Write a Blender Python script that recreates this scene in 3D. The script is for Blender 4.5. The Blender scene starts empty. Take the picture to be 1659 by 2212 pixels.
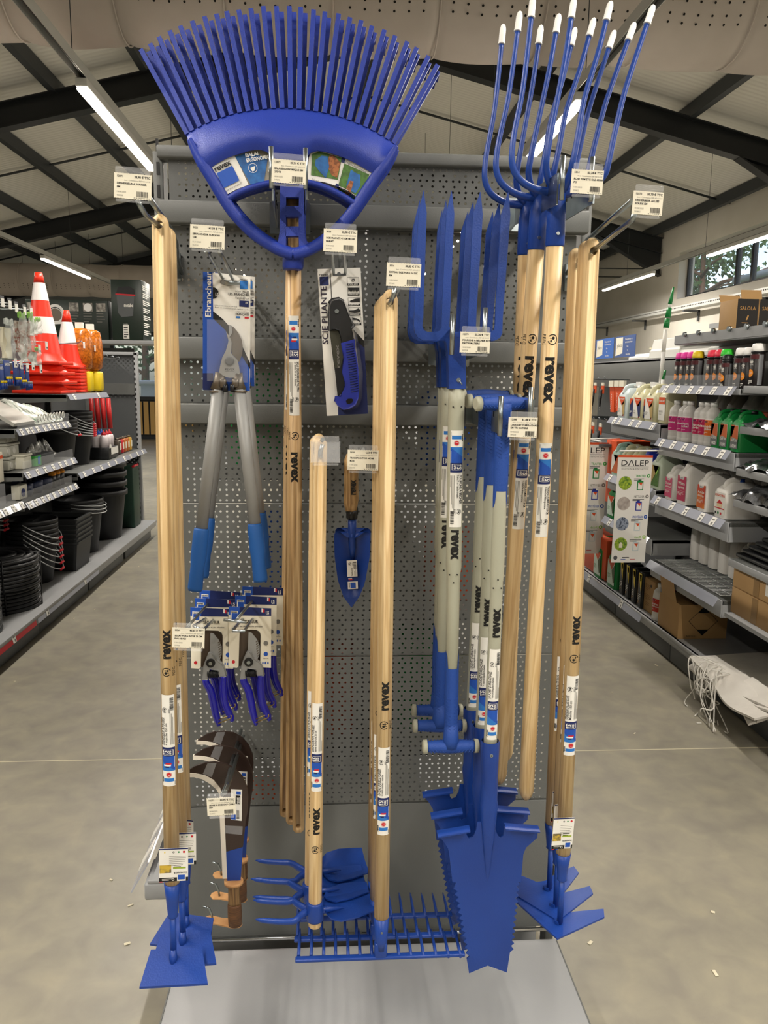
import bpy, bmesh, math, random
from mathutils import Vector as V, Matrix, Quaternion, geometry
random.seed(7)
R_ = math.radians
S = bpy.context.scene
COL = S.collection
# ------------------------------------------------------------------ camera
FPX, CX, CY, H = 1692.0, 829.5, 1106.0, 1.62
_v = lambda x, y: V(((x-CX)/FPX, -(y-CY)/FPX, -1.0))
_yc = _v(718, 820).normalized()
_xc = _v(26300, 1145).normalized(); _xc = (_xc-_yc*_xc.dot(_yc)).normalized()
_zc = _xc.cross(_yc)
ROT = Matrix((_xc, _yc, _zc))
CAM = V((0, 0, H))
cd = bpy.data.cameras.new('camera'); cam = bpy.data.objects.new('camera', cd); COL.objects.link(cam)
cam.matrix_world = Matrix.Translation(CAM) @ ROT.to_4x4()
cd.sensor_fit = 'VERTICAL'; cd.sensor_height = 24.0; cd.lens = 24.0*FPX/2212.0
cd.clip_start = .05; cd.clip_end = 200
S.camera = cam
def ray(x, y): return ROT @ _v(x, y)
def P(x, y, Y):
    d = ray(x, y); return CAM+d*(Y/d.y)
def PZ(x, y, Z):
    d = ray(x, y); return CAM+d*((Z-H)/d.z)
def PX(x, y, X):
    d = ray(x, y); return CAM+d*(X/d.x)
# ------------------------------------------------------------------ world, exposure, lamps
S.view_settings.view_transform = 'Standard'; S.view_settings.look = 'None'
S.view_settings.exposure = 0.18; S.view_settings.gamma = 1.0; S.view_settings.use_curve_mapping = False
w = bpy.data.worlds.new('world'); S.world = w; w.use_nodes = True
nt = w.node_tree; bg = nt.nodes['Background']
sky = nt.nodes.new('ShaderNodeTexSky'); sky.sky_type = 'NISHITA'; sky.sun_elevation = R_(35); sky.sun_rotation = R_(200); sky.sun_disc = False
sky.air_density = 1.0; sky.dust_density = 2.5
nt.links.new(sky.outputs[0], bg.inputs[0]); bg.inputs[1].default_value = 0.30
LAMP_W = 54.0
LAMPS = []
for x, ys in ((-1.56, ((-4.2, -2.25), (-1.8, .15), (.55, 2.5), (5.35, 7.3), (9.5, 11.4), (13.5, 15.4))),
              (1.58, ((-4.2, -2.25), (-1.8, .15), (.55, 2.5), (5.27, 6.95), (9.5, 11.4), (13.5, 15.4))),
              (-4.44, ((-1, 1), (4, 6), (8.5, 10.5), (12.8, 15.15))), (5.25, ((-1, 1), (4, 6), (9.1, 11.1), (13.0, 15.4)))):
    for (y0, y1) in ys: LAMPS.append((x, y0, y1))
for i, (x, y0, y1) in enumerate(LAMPS):
    ld = bpy.data.lights.new('tube_light', 'AREA'); ld.shape = 'RECTANGLE'; ld.size = .07; ld.size_y = y1-y0
    ld.energy = LAMP_W*(y1-y0)/1.95; ld.color = (1.0, .93, .84)
    lo = bpy.data.objects.new('tube_light', ld); COL.objects.link(lo); lo.location = (x, (y0+y1)/2, 3.372)
# ------------------------------------------------------------------ materials
def lin(c):
    if isinstance(c, str): c = tuple(int(c[i:i+2], 16) for i in (0, 2, 4))
    return tuple(((v/255/12.92) if v/255 <= .04045 else ((v/255+.055)/1.055)**2.4) for v in c)+(1,)
MATS = {}
def mat(name, c, rough=.5, metal=0, c2=None, scale=8, detail=3, bump=0, bscale=60, trans=0, alpha=1, emit=None, es=1, stretch=(1, 1, 1), spec=.5, coat=0, lo=.35, hi=.65, ior=1.45):
    if name in MATS: return MATS[name]
    m = bpy.data.materials.new(name); m.use_nodes = True; n = m.node_tree.nodes; l = m.node_tree.links; b = n['Principled BSDF']
    b.inputs['Base Color'].default_value = lin(c); b.inputs['Roughness'].default_value = rough; b.inputs['Metallic'].default_value = metal
    b.inputs['Specular IOR Level'].default_value = spec; b.inputs['Coat Weight'].default_value = coat; b.inputs['IOR'].default_value = ior
    b.inputs['Transmission Weight'].default_value = trans; b.inputs['Alpha'].default_value = alpha
    if emit: b.inputs['Emission Color'].default_value = lin(emit); b.inputs['Emission Strength'].default_value = es
    tc = None
    if c2 or bump:
        tc = n.new('ShaderNodeTexCoord'); mp = n.new('ShaderNodeMapping'); mp.inputs['Scale'].default_value = stretch; l.new(tc.outputs['Object'], mp.inputs[0])
    if c2:
        nz = n.new('ShaderNodeTexNoise'); nz.inputs['Scale'].default_value = scale; nz.inputs['Detail'].default_value = detail; l.new(mp.outputs[0], nz.inputs[0])
        cr = n.new('ShaderNodeValToRGB'); cr.color_ramp.elements[0].position = lo; cr.color_ramp.elements[1].position = hi
        cr.color_ramp.elements[0].color = lin(c); cr.color_ramp.elements[1].color = lin(c2); l.new(nz.outputs[0], cr.inputs[0]); l.new(cr.outputs[0], b.inputs['Base Color'])
    if bump:
        n2 = n.new('ShaderNodeTexNoise'); n2.inputs['Scale'].default_value = bscale; n2.inputs['Detail'].default_value = 2; l.new(mp.outputs[0], n2.inputs[0])
        bp = n.new('ShaderNodeBump'); bp.inputs['Strength'].default_value = bump; bp.inputs['Distance'].default_value = .002; l.new(n2.outputs[0], bp.inputs['Height']); l.new(bp.outputs[0], b.inputs['Normal'])
    MATS[name] = m; return m
def wood(name, c, c2, c3, scale=1.0):
    m = bpy.data.materials.new(name); m.use_nodes = True; n = m.node_tree.nodes; l = m.node_tree.links; b = n['Principled BSDF']
    tc = n.new('ShaderNodeTexCoord'); oi = n.new('ShaderNodeObjectInfo'); ad = n.new('ShaderNodeVectorMath'); ad.operation = 'ADD'
    ml = n.new('ShaderNodeMath'); ml.operation = 'MULTIPLY'; ml.inputs[1].default_value = 9; l.new(oi.outputs['Random'], ml.inputs[0])
    l.new(tc.outputs['Object'], ad.inputs[0]); l.new(ml.outputs[0], ad.inputs[1])
    mp = n.new('ShaderNodeMapping'); mp.inputs['Scale'].default_value = (1, 1, .045); l.new(ad.outputs[0], mp.inputs[0])
    nz = n.new('ShaderNodeTexNoise'); nz.inputs['Scale'].default_value = 26*scale; nz.inputs['Detail'].default_value = 2; nz.inputs['Distortion'].default_value = .6; l.new(mp.outputs[0], nz.inputs[0])
    wv = n.new('ShaderNodeMath'); wv.operation = 'MULTIPLY'; wv.inputs[1].default_value = 46; l.new(nz.outputs[0], wv.inputs[0])
    sn = n.new('ShaderNodeMath'); sn.operation = 'SINE'; l.new(wv.outputs[0], sn.inputs[0])
    cr = n.new('ShaderNodeValToRGB'); cr.color_ramp.elements[0].color = lin(c); cr.color_ramp.elements[1].color = lin(c2); cr.color_ramp.elements[0].position = .25; cr.color_ramp.elements[1].position = 1
    mr = n.new('ShaderNodeMapRange'); mr.inputs[1].default_value = -1; mr.inputs[2].default_value = 1; l.new(sn.outputs[0], mr.inputs[0]); l.new(mr.outputs[0], cr.inputs[0])
    n2 = n.new('ShaderNodeTexNoise'); n2.inputs['Scale'].default_value = 200*scale; n2.inputs['Detail'].default_value = 2; mp2 = n.new('ShaderNodeMapping'); mp2.inputs['Scale'].default_value = (1, 1, .03); l.new(ad.outputs[0], mp2.inputs[0]); l.new(mp2.outputs[0], n2.inputs[0])
    c2r = n.new('ShaderNodeValToRGB'); c2r.color_ramp.elements[0].position = .5; c2r.color_ramp.elements[1].position = .75; l.new(n2.outputs[0], c2r.inputs[0])
    mx = n.new('ShaderNodeMix'); mx.data_type = 'RGBA'; l.new(c2r.outputs[0], mx.inputs[0]); l.new(cr.outputs[0], mx.inputs[6]); mx.inputs[7].default_value = lin(c3)
    l.new(mx.outputs[2], b.inputs['Base Color']); b.inputs['Roughness'].default_value = .5
    MATS[name] = m; return m
WOOD = wood('ash_wood', 'd4b98b', 'c7a877', 'ae8a5a')
WOODD = wood('brown_ash_wood', 'c2a274', 'ad8a5a', '866541')
BLUE = mat('blue_lacquer', '1a4092', .36, c2='183a88', scale=6, bump=.15, bscale=300)
BLUEP = mat('blue_polypropylene', '21399a', .42, c2='1e338c', scale=4, bump=.25, bscale=500)
BLUEG = mat('blue_rubber_grip', '1d4596', .6, bump=.3, bscale=400)
NAVY = mat('dark_navy_print', '14235c', .5)
LBLUE = mat('light_blue_print', '2a72c0', .45)
MBLUE = mat('blue_print', '1c4fae', .45)
WHITE = mat('white_paper', 'e6e4dd', .6)
WHITEP = mat('white_plastic', 'e9e8e4', .4)
CREAM = mat('cream_paper', 'e3ddca', .65)
WIRE = mat('bright_wire', 'c6c9ca', .3, .35)
BLACK = mat('black_ink', '121212', .5)
BLKP = mat('black_plastic', '17181a', .38)
RED = mat('red_print', 'c4202c', .45)
GREYI = mat('grey_ink', '77756f', .6)
GREY = mat('grey_painted_steel', '676967', .45, c2='626462', scale=3, bump=.12, bscale=500)
GREYD = mat('dark_grey_steel', '55585a', .5)
GREYL = mat('light_grey_steel', '9b9d9f', .4)
DECK = mat('deck_grey_steel', 'a3a4a6', .38, c2='989a9c', scale=3, bump=.1, bscale=700)
ZINC = mat('zinc_wire', 'a9b0b2', .28, 1, c2='8d9699', scale=20)
CHROME = mat('chrome', 'c4c6c8', .16, 1)
ALU = mat('silver_tube', '929392', .45, .1)
DARKM = mat('dark_forged_metal', '6e665c', .4, .8)
TAUPE = mat('grey_green_composite', 'a8a896', .45, bump=.1, bscale=500)
CLEAR = mat('clear_plastic', 'eef0f4', .1, alpha=.11, spec=.8)
CLEARL = mat('lilac_clear_plastic', 'b4b8c6', .15, alpha=.6, spec=.8)
LEATH = mat('tan_leather', 'c99a68', .6, c2='b98858', scale=30)
SHEATH = mat('dark_brown_blade', '2d211d', .3, c2='3a2c26', scale=5)
EDGE = mat('white_edge_guard', 'e4dccd', .5)
CARD = mat('cardboard', 'bd9866', .7, c2='b28d5c', scale=4)
CARDD = mat('cardboard_printed', '8f6c42', .7)
ORANGE = mat('orange_print', 'd6501f', .5)
GREEN = mat('green_plastic', '14803c', .4)
YEL = mat('yellow_plastic', 'e2c41c', .4)
# ------------------------------------------------------------------ mesh builder
TC = {}
def tgeo(s, bold, fine=False):
    k = (s, bold, fine)
    if k in TC: return TC[k]
    c = bpy.data.curves.new('t', 'FONT'); c.body = s; c.size = 1; c.resolution_u = 2; c.offset = bold
    o = bpy.data.objects.new('t', c); me = o.to_mesh()
    vs = [(v.co.x, v.co.y) for v in me.vertices]; fs = [tuple(p.vertices) for p in me.polygons]
    if fine:                      # slice the letters finely so that they can wrap round a handle
        bm = bmesh.new(); bm.from_mesh(me); x0 = min(v[0] for v in vs); x1 = max(v[0] for v in vs)
        for ax_, a, b, st in ((0, x0, x1, .22), (1, -.3, .95, .085)):
            q = a+st
            while q < b:
                no = (1, 0, 0) if ax_ == 0 else (0, 1, 0); bmesh.ops.bisect_plane(bm, geom=bm.verts[:]+bm.edges[:]+bm.faces[:], plane_co=(q if ax_ == 0 else 0, q if ax_ else 0, 0), plane_no=no); q += st
        bm.verts.index_update(); vs = [(v.co.x, v.co.y) for v in bm.verts]; fs = [tuple(v.index for v in f.verts) for f in bm.faces]; bm.free()
    o.to_mesh_clear(); bpy.data.objects.remove(o); bpy.data.curves.remove(c)
    xs = [v[0] for v in vs] or [0]
    TC[k] = (vs, fs, min(xs), max(xs)); return TC[k]
def frame(o, x, y):
    x = V(x).normalized(); y = V(y); z = x.cross(y).normalized(); y = z.cross(x)
    m = Matrix((x, y, z)).transposed().to_4x4(); m.translation = V(o); return m
class MB:
    def __init__(s, m=None): s.v = []; s.f = []; s.mi = []; s.sm = []; s.mats = []; s.T = None; s.m(m or GREY)
    def m(s, m):
        if m not in s.mats: s.mats.append(m)
        s.c = s.mats.index(m); return s
    def t(s, T): s.T = T; return s
    def add(s, vs, fs, sm=False):
        b = len(s.v); T = s.T
        for p in vs:
            p = V(p)
            if T is not None: p = T(p) if callable(T) else T @ p
            s.v.append(p)
        for f in fs: s.f.append(tuple(i+b for i in f)); s.mi.append(s.c); s.sm.append(sm)
        return s
    def box(s, c, d, bev=0, R=None, seg=2):
        bm = bmesh.new(); bmesh.ops.create_cube(bm, size=1)
        for v in bm.verts: v.co = V((v.co.x*d[0], v.co.y*d[1], v.co.z*d[2]))
        if bev: bmesh.ops.bevel(bm, geom=bm.edges[:], offset=min(bev, min(d)*.49), segments=seg, affect='EDGES', profile=.5)
        vs = [(R @ v.co if R else v.co)+V(c) for v in bm.verts]; bm.verts.index_update()
        fs = [tuple(v.index for v in f.verts) for f in bm.faces]; bm.free()
        return s.add(vs, fs, bev > 0 and seg > 1)
    def tube(s, pts, r, n=12, closed=False, cap=True, ry=None, up=None, sq=False):
        pts = [V(p) for p in pts]; N = len(pts)
        rs = r if isinstance(r, (list, tuple)) else [r]*N
        rys = ry if isinstance(ry, (list, tuple)) else ([ry]*N if ry else rs)
        tan = []
        for i in range(N):
            a = pts[(i-1) % N] if (i or closed) else pts[0]; b = pts[(i+1) % N] if (i < N-1 or closed) else pts[-1]
            t = (b-a); tan.append(t.normalized() if t.length > 1e-9 else V((0, 0, 1)))
        u = V(up) if up is not None else (V((0, 1, 0)) if abs(tan[0].y) < .8 else V((1, 0, 0)))
        vs = []; nrm = (u-tan[0]*u.dot(tan[0])).normalized()
        for i in range(N):
            if up is not None: nrm = V(up)
            nrm = (nrm-tan[i]*nrm.dot(tan[i])).normalized(); bi = tan[i].cross(nrm)
            for k in range(n):
                a = 2*math.pi*(k+(.5 if sq else 0))/n; q = math.sqrt(2) if sq else 1
                vs.append(pts[i]+nrm*(math.cos(a)*rys[i]*q)+bi*(math.sin(a)*rs[i]*q))
        fs = []
        for i in range(N if closed else N-1):
            for k in range(n):
                a = i*n+k; b = i*n+(k+1) % n; c = ((i+1) % N)*n+(k+1) % n; d = ((i+1) % N)*n+k; fs.append((a, b, c, d))
        if sq:
            s.add(vs, fs, False)
            if cap and not closed: s.f.append(tuple(len(s.v)-len(vs)+k for k in range(n)[::-1])); s.mi.append(s.c); s.sm.append(False); s.f.append(tuple(len(s.v)-n+k for k in range(n))); s.mi.append(s.c); s.sm.append(False)
            return s
        if cap and not closed: fs += [tuple(range(n))[::-1], tuple((N-1)*n+k for k in range(n))]
        s.add(vs, fs, True)
        if cap and not closed: s.sm[-1] = False; s.sm[-2] = False
        return s
    def lathe(s, prof, n=20, c=(0, 0, 0), T=None, cap=True):
        vs = []; c = V(c)
        for r, z in prof:
            for k in range(n):
                a = 2*math.pi*k/n; p = V((r*math.cos(a), r*math.sin(a), z)); vs.append((T @ p if T else p)+c)
        fs = [(i*n+k, i*n+(k+1) % n, (i+1)*n+(k+1) % n, (i+1)*n+k) for i in range(len(prof)-1) for k in range(n)]
        if cap: fs += [tuple(range(n))[::-1], tuple((len(prof)-1)*n+k for k in range(n))]
        s.add(vs, fs, True)
        if cap: s.sm[-1] = False; s.sm[-2] = False
        return s
    def prism(s, poly, ex, holes=()):          # poly: 3d points, ex: extrusion vector
        loops = [[V(p) for p in poly]]+[[V(p) for p in h] for h in holes]; ex = V(ex)
        allp = [p for L in loops for p in L]; tris = geometry.tessellate_polygon(loops); n = len(allp)
        vs = allp+[p+ex for p in allp]; fs = [tuple(t) for t in tris]+[tuple(i+n for i in t[::-1]) for t in tris]
        o = 0
        for L in loops:
            k = len(L)
            for i in range(k): a = o+i; b = o+(i+1) % k; fs.append((a, b, b+n, a+n))
            o += k
        return s.add(vs, fs)
    def surf(s, fn, nu, nv, th=None, sm=True):
        vs = [V(fn(i/nu, j/nv)) for j in range(nv+1) for i in range(nu+1)]; W = nu+1
        fs = [(j*W+i, j*W+i+1, (j+1)*W+i+1, (j+1)*W+i) for j in range(nv) for i in range(nu)]
        if th is None: return s.add(vs, fs, sm)
        th = V(th); n = len(vs); s.add(vs, fs, sm); s.add([v+th for v in vs], [f[::-1] for f in fs], sm)
        bl = [i for i in range(W)]+[j*W+nu for j in range(1, nv+1)]+[nv*W+i for i in range(nu-1, -1, -1)]+[j*W for j in range(nv-1, 0, -1)]
        k = len(bl); return s.add([vs[i] for i in bl]+[vs[i]+th for i in bl], [(i, (i+1) % k, (i+1) % k+k, i+k) for i in range(k)])
    def rect(s, x0, y0, x1, y1, z=0, n=1):
        if callable(s.T): n = max(n, min(8, int(abs(x1-x0)/.0025)+1))
        xs = [x0+(x1-x0)*i/n for i in range(n+1)]
        return s.add([(x, y0, z) for x in xs]+[(x, y1, z) for x in xs], [(i, i+1, n+2+i, n+1+i) for i in range(n)], n > 1)
    def disc(s, x, y, r, z=0, n=20, r0=0):
        a = [2*math.pi*k/n for k in range(n)]
        if callable(s.T) and not r0 and r > .003:
            K = 4; vs = [(x, y, z)]+[(x+r*q/K*math.cos(t), y+r*q/K*math.sin(t), z) for q in range(1, K+1) for t in a]
            return s.add(vs, [(0, 1+i, 1+(i+1) % n) for i in range(n)]+[(1+q*n+i, 1+q*n+n+i, 1+q*n+n+(i+1) % n, 1+q*n+(i+1) % n) for q in range(K-1) for i in range(n)])
        if r0: return s.add([(x+r*math.cos(t), y+r*math.sin(t), z) for t in a]+[(x+r0*math.cos(t), y+r0*math.sin(t), z) for t in a], [(i, (i+1) % n, (i+1) % n+n, i+n) for i in range(n)])
        return s.add([(x+r*math.cos(t), y+r*math.sin(t), z) for t in a], [tuple(range(n))])
    def text(s, st, x, y, size, z=0, al='l', bold=0, w=None, rot=0):
        vs, fs, a, b = tgeo(st, bold, callable(s.T) and size > .009); sx = size
        if not vs: return s
        if w: sx = w/(b-a)
        ox = {'l': -a*sx, 'c': -(a+b)/2*sx, 'r': -b*sx}[al]; out = []
        for p in vs:
            X = p[0]*sx+ox; Y = p[1]*size
            if rot == 90: X, Y = -Y, X
            elif rot == -90: X, Y = Y, -X
            elif rot == 180: X, Y = -X, -Y
            out.append((x+X, y+Y, z))
        return s.add(out, fs)
    def lines(s, x, y, w, n, dy, h, z=0, rot=0, jit=.25):   # small print too fine to read
        for i in range(n):
            L = w*(1-jit*random.random()) if i < n-1 else w*.6
            if rot == 90: s.rect(x-(-i*dy)-h, y, x+i*dy, y+L, z)
            elif rot == -90: s.rect(x-i*dy-h, y-L, x-i*dy, y, z)
            else: s.rect(x, y-i*dy, x+L, y-i*dy+h, z)
        return s
    def bars(s, x, y, w, h, z=0, n=16, rot=0):
        p = 0.
        for i in range(n):
            bw = w/n*random.choice((.35, .5, .7))
            if rot: s.rect(x, y+p, x+h, y+p+bw, z)
            else: s.rect(x+p, y, x+p+bw, y+h, z)
            p += w/n
        return s
    def build(s, name, par=None, label=None):
        me = bpy.data.meshes.new(name); W = V((0, 0, 0)); M = None
        if par is not None:
            M = WORLD[par.name].inverted()
        vs = [M @ p for p in s.v] if M is not None else s.v
        me.from_pydata(vs, [], s.f)
        for m in s.mats: me.materials.append(m)
        me.polygons.foreach_set('material_index', s.mi); me.polygons.foreach_set('use_smooth', s.sm); me.validate(); me.update()
        o = bpy.data.objects.new(name, me); COL.objects.link(o)
        if par is not None: o.parent = par; WORLD[o.name] = WORLD[par.name]
        else: WORLD[o.name] = Matrix.Identity(4)
        if label: o['label'] = label
        if getattr(s, 'extra', None): s.extra.build('forest_logo_print', par); s.extra = None
        return o
WORLD = {}
def recalc(o):
    bm = bmesh.new(); bm.from_mesh(o.data); bmesh.ops.recalc_face_normals(bm, faces=bm.faces[:]); bm.to_mesh(o.data); bm.free(); return o
def axf(A, B=None, spin=0):
    A = V(A)
    if B is None: return Matrix.Translation(A) @ Matrix.Rotation(spin, 4, 'Z')
    z = (A-V(B)).normalized(); y = V((0, 1, 0)); x = y.cross(z).normalized(); y = z.cross(x)
    m = Matrix((x, y, z)).transposed().to_4x4() @ Matrix.Rotation(spin, 4, 'Z'); m.translation = A; return m
def thing(name, label, cat, A, B=None, spin=0, group=None):
    o = bpy.data.objects.new(name, None); COL.objects.link(o); o.empty_display_size = .02
    o.matrix_basis = axf(A, B, spin); WORLD[o.name] = axf(A, B, spin); return tag(o, label, cat, group)
def tag(o, label, cat, group=None):
    o['label'] = label; o['category'] = cat
    if group: o['group'] = group
    return o
def struct(o): o['kind'] = 'structure'; return o
def dup(root, label, A, B=None, spin=0, M=None):
    r = root.copy(); COL.objects.link(r); r['label'] = label
    Mx = M if M is not None else axf(A, B, spin); r.matrix_basis = Mx; WORLD[r.name] = Mx
    for ch in root.children:
        c = ch.copy(); COL.objects.link(c); c.parent = r; WORLD[c.name] = Mx
        for g in ch.children: d = g.copy(); COL.objects.link(d); d.parent = c; WORLD[d.name] = Mx
    return r
def cut(o, cutter_mb):
    c = cutter_mb.build('cutter', o.parent); recalc(c); recalc(o)
    md = o.modifiers.new('b', 'BOOLEAN'); md.object = c; md.operation = 'DIFFERENCE'; md.solver = 'EXACT'
    dg = bpy.context.evaluated_depsgraph_get(); me = bpy.data.meshes.new_from_object(o.evaluated_get(dg), preserve_all_data_layers=True, depsgraph=dg)
    o.modifiers.clear(); o.data = me; bpy.data.objects.remove(c); return o
# ================================================================== THE ROOM
def shell(name, mb): return struct(mb.build(name))
# floor: polished concrete
m = bpy.data.materials.new('polished_concrete'); m.use_nodes = True; n = m.node_tree.nodes; l = m.node_tree.links; b = n['Principled BSDF']
tc = n.new('ShaderNodeTexCoord')
def nz(sc, d=6, dist=0):
    q = n.new('ShaderNodeTexNoise'); q.inputs['Scale'].default_value = sc; q.inputs['Detail'].default_value = d; q.inputs['Distortion'].default_value = dist; l.new(tc.outputs['Object'], q.inputs[0]); return q
def ramp(src, stops):
    r = n.new('ShaderNodeValToRGB'); e = r.color_ramp.elements
    while len(e) < len(stops): e.new(.5)
    for i, (p, c) in enumerate(stops): e[i].position = p; e[i].color = lin(c)
    l.new(src.outputs[0], r.inputs[0]); return r
r1 = ramp(nz(1.3, 8, .3), ((.3, '817c70'), (.5, '918c7f'), (.7, '9f998a')))
r2 = ramp(nz(9, 9, .35), ((.3, '76716a'), (.55, '97927f'), (.75, 'b0a78c')))
mx = n.new('ShaderNodeMix'); mx.data_type = 'RGBA'; mx.inputs[0].default_value = .4; l.new(r1.outputs[0], mx.inputs[6]); l.new(r2.outputs[0], mx.inputs[7])
l.new(mx.outputs[2], b.inputs['Base Color'])
rr = n.new('ShaderNodeMapRange'); rr.inputs[3].default_value = .28; rr.inputs[4].default_value = .5; q = nz(3, 4); l.new(q.outputs[0], rr.inputs[0]); l.new(rr.outputs[0], b.inputs['Roughness'])
FLOOR = m
fl = MB(FLOOR); fl.box((-1.5, 7, -.05), (21, 30, .1)); shell('floor', fl)
jm = mat('joint_filler', 'c9c1a8', .6)
for k, (y0, w_) in enumerate(((3.205, .006), (8.6, .006))):
    shell('trim_%d' % (k+1), MB(jm).box((-1.5, y0, .0006), (19, w_, .001)))
# roof
XR, ZR, SL = .5, 6.05, .24
def roofz(x): return ZR-SL*abs(x-XR)
def ribmat():
    m = bpy.data.materials.new('ribbed_roof_lining'); m.use_nodes = True; n = m.node_tree.nodes; l = m.node_tree.links; b = n['Principled BSDF']
    b.inputs['Base Color'].default_value = lin('e4e3dc'); b.inputs['Roughness'].default_value = .42
    tc = n.new('ShaderNodeTexCoord'); sp = n.new('ShaderNodeSeparateXYZ'); l.new(tc.outputs['Object'], sp.inputs[0])
    a = n.new('ShaderNodeMath'); a.operation = 'MULTIPLY'; a.inputs[1].default_value = 70; l.new(sp.outputs['Y'], a.inputs[0])
    c = n.new('ShaderNodeMath'); c.operation = 'SINE'; l.new(a.outputs[0], c.inputs[0])
    bp = n.new('ShaderNodeBump'); bp.inputs['Strength'].default_value = .5; bp.inputs['Distance'].default_value = .004; l.new(c.outputs[0], bp.inputs['Height']); l.new(bp.outputs[0], b.inputs['Normal']); return m
RIB = ribmat()
rf = MB(RIB)
for x0, x1 in ((-12, XR), (XR, 6.9)):
    rf.prism([(x0, -8, roofz(x0)), (x1, -8, roofz(x1)), (x1, 22, roofz(x1)), (x0, 22, roofz(x0))], (0, 0, .08))
shell('ceiling', rf)
WALLM = mat('white_painted_wall', 'd6d2c8', .8, c2='cfcbc0', scale=1.5)
WALLG = mat('grey_blue_wall', '8b9194', .7)
# side wall right with window opening, reveal, frame
XW = 6.5
wy0, wy1, wz0, wz1 = 10.2, 14.9, 3.2, 4.06
wl = MB(WALLM)
wl.box((XW+.15, 3.5, 2.2), (.3, 13.4, 5.2)); wl.box((XW+.15, 18.2, 2.2), (.3, 6.6, 5.2)); wl.box((XW+.15, (wy0+wy1)/2, 1.4), (.3, wy1-wy0, 3.6)); wl.box((XW+.15, (wy0+wy1)/2, 4.4), (.3, wy1-wy0, .7))
shell('wall_right', wl)
shell('wall_back', MB(WALLG).box((-8.87, 21.3, 2.6), (6.25, .2, 6)).box((-4.07, 21.3, 4.25), (3.35, .2, 3)).box((2.2, 21.3, 2.6), (9.2, .2, 7)))
shell('wall_left', MB(WALLM).box((-11.9, 7, 2), (.2, 30, 5)))
shell('wall_front', MB(WALLM).box((-2.5, -7.6, 2.8), (19, .2, 7)))
FRM = mat('anthracite_frame', '2b2f33', .4)
GLS = mat('window_glass', 'dfe8ee', .02, alpha=.12, spec=.6)
wf = MB(FRM); xo = XW+.2
for y in (wy0+.03, wy0+2.35, wy1-.03, 13.05): wf.box((xo, y, (wz0+wz1)/2), (.07, .07, wz1-wz0))
for z in (wz0+.03, wz1-.03): wf.box((xo, (wy0+wy1)/2, z), (.07, wy1-wy0, .06))
o = struct(wf.build('window_1')); g = MB(GLS).box((xo, (wy0+wy1)/2, (wz0+wz1)/2), (.012, wy1-wy0-.1, wz1-wz0-.1)).build('pane', o)
# back door / window glimpsed beside the panel
d = MB(FRM)
d.box((-4.07, 21.2, 2.72), (3.35, .1, .12))
for x in (-5.7, -4.2, -2.45): d.box((x, 21.2, 1.36), (.09, .1, 2.7))
d.box((-4.07, 21.2, 1.07), (3.3, .1, .1)); d.box((-4.07, 21.24, .5), (3.3, .04, 1.05))
o = struct(d.build('door_1'))
MB(GLS).box((-4.07, 21.22, 1.9), (3.3, .012, 1.6)).build('pane', o)
sl = MB(mat('pine_slats', 'c69f5e', .6))
for k in range(12): sl.box((-5.55+k*.165, 21.13, .56), (.12, .03, .86))
sl.build('slat_cladding', o)
# portal frames
BLK = mat('black_steel', '232629', .45)
def rafter(Y, haunch=True):
    f = MB(BLK)
    for x0, x1 in ((-11, XR), (XW-.02, XR)):
        z0, z1 = roofz(x0)-.17, roofz(x1)-.17
        for dz, hh, ww in ((0, .014, .17), (-.28, .014, .17), (-.14, .27, .012)):
            f.prism([(x0, Y-ww/2, z0+dz), (x1, Y-ww/2, z1+dz), (x1, Y-ww/2, z1+dz-hh if hh < .1 else z1+dz-hh/2), (x0, Y-ww/2, z0+dz-hh if hh < .1 else z0+dz-hh/2)], (0, ww, 0)) if hh < .1 else f.prism([(x0, Y-ww/2, z0-.01), (x1, Y-ww/2, z1-.01), (x1, Y-ww/2, z1-.285), (x0, Y-ww/2, z0-.285)], (0, ww, 0))
    # haunch at the right wall
    za = roofz(XW)-.45
    f.prism([(XW-.02, Y-.006, za+.02), (XW-1.35, Y-.006, roofz(XW-1.35)-.45), (XW-.02, Y-.006, za-.42)], (0, .012, 0))
    f.prism([(XW-1.35, Y-.085, roofz(XW-1.35)-.45), (XW-.02, Y-.085, za-.42), (XW-.02, Y-.085, za-.44), (XW-1.35, Y-.085, roofz(XW-1.35)-.47)], (0, .17, 0))
    return struct(f.build('portal_frame'))
for Y in (10.3, 15.75, 21.0, 4.9, -.5): rafter(Y)
BLK2 = mat('charcoal_steel', '34383b', .5)
for x in (-8.7, -7.6, -6.56, -5.48, -4.4, -3.33, -2.25, -1.2, XR, 2.65, 4.5, 6.3):
    z = roofz(x)-.09; struct(MB(BLK2).box((x, 7, z), (.09 if x != XR else .14, 28, .17)).build('purlin'))
for Y in (7.6, 13.1, 18.4):
    for x0, x1 in ((-11, XR), (XW, XR)):
        struct(MB(BLK2).tube([(x0, Y, roofz(x0)-.06), (x1, Y, roofz(x1)-.06)], .018, 6).build('sag_rod'))
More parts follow.
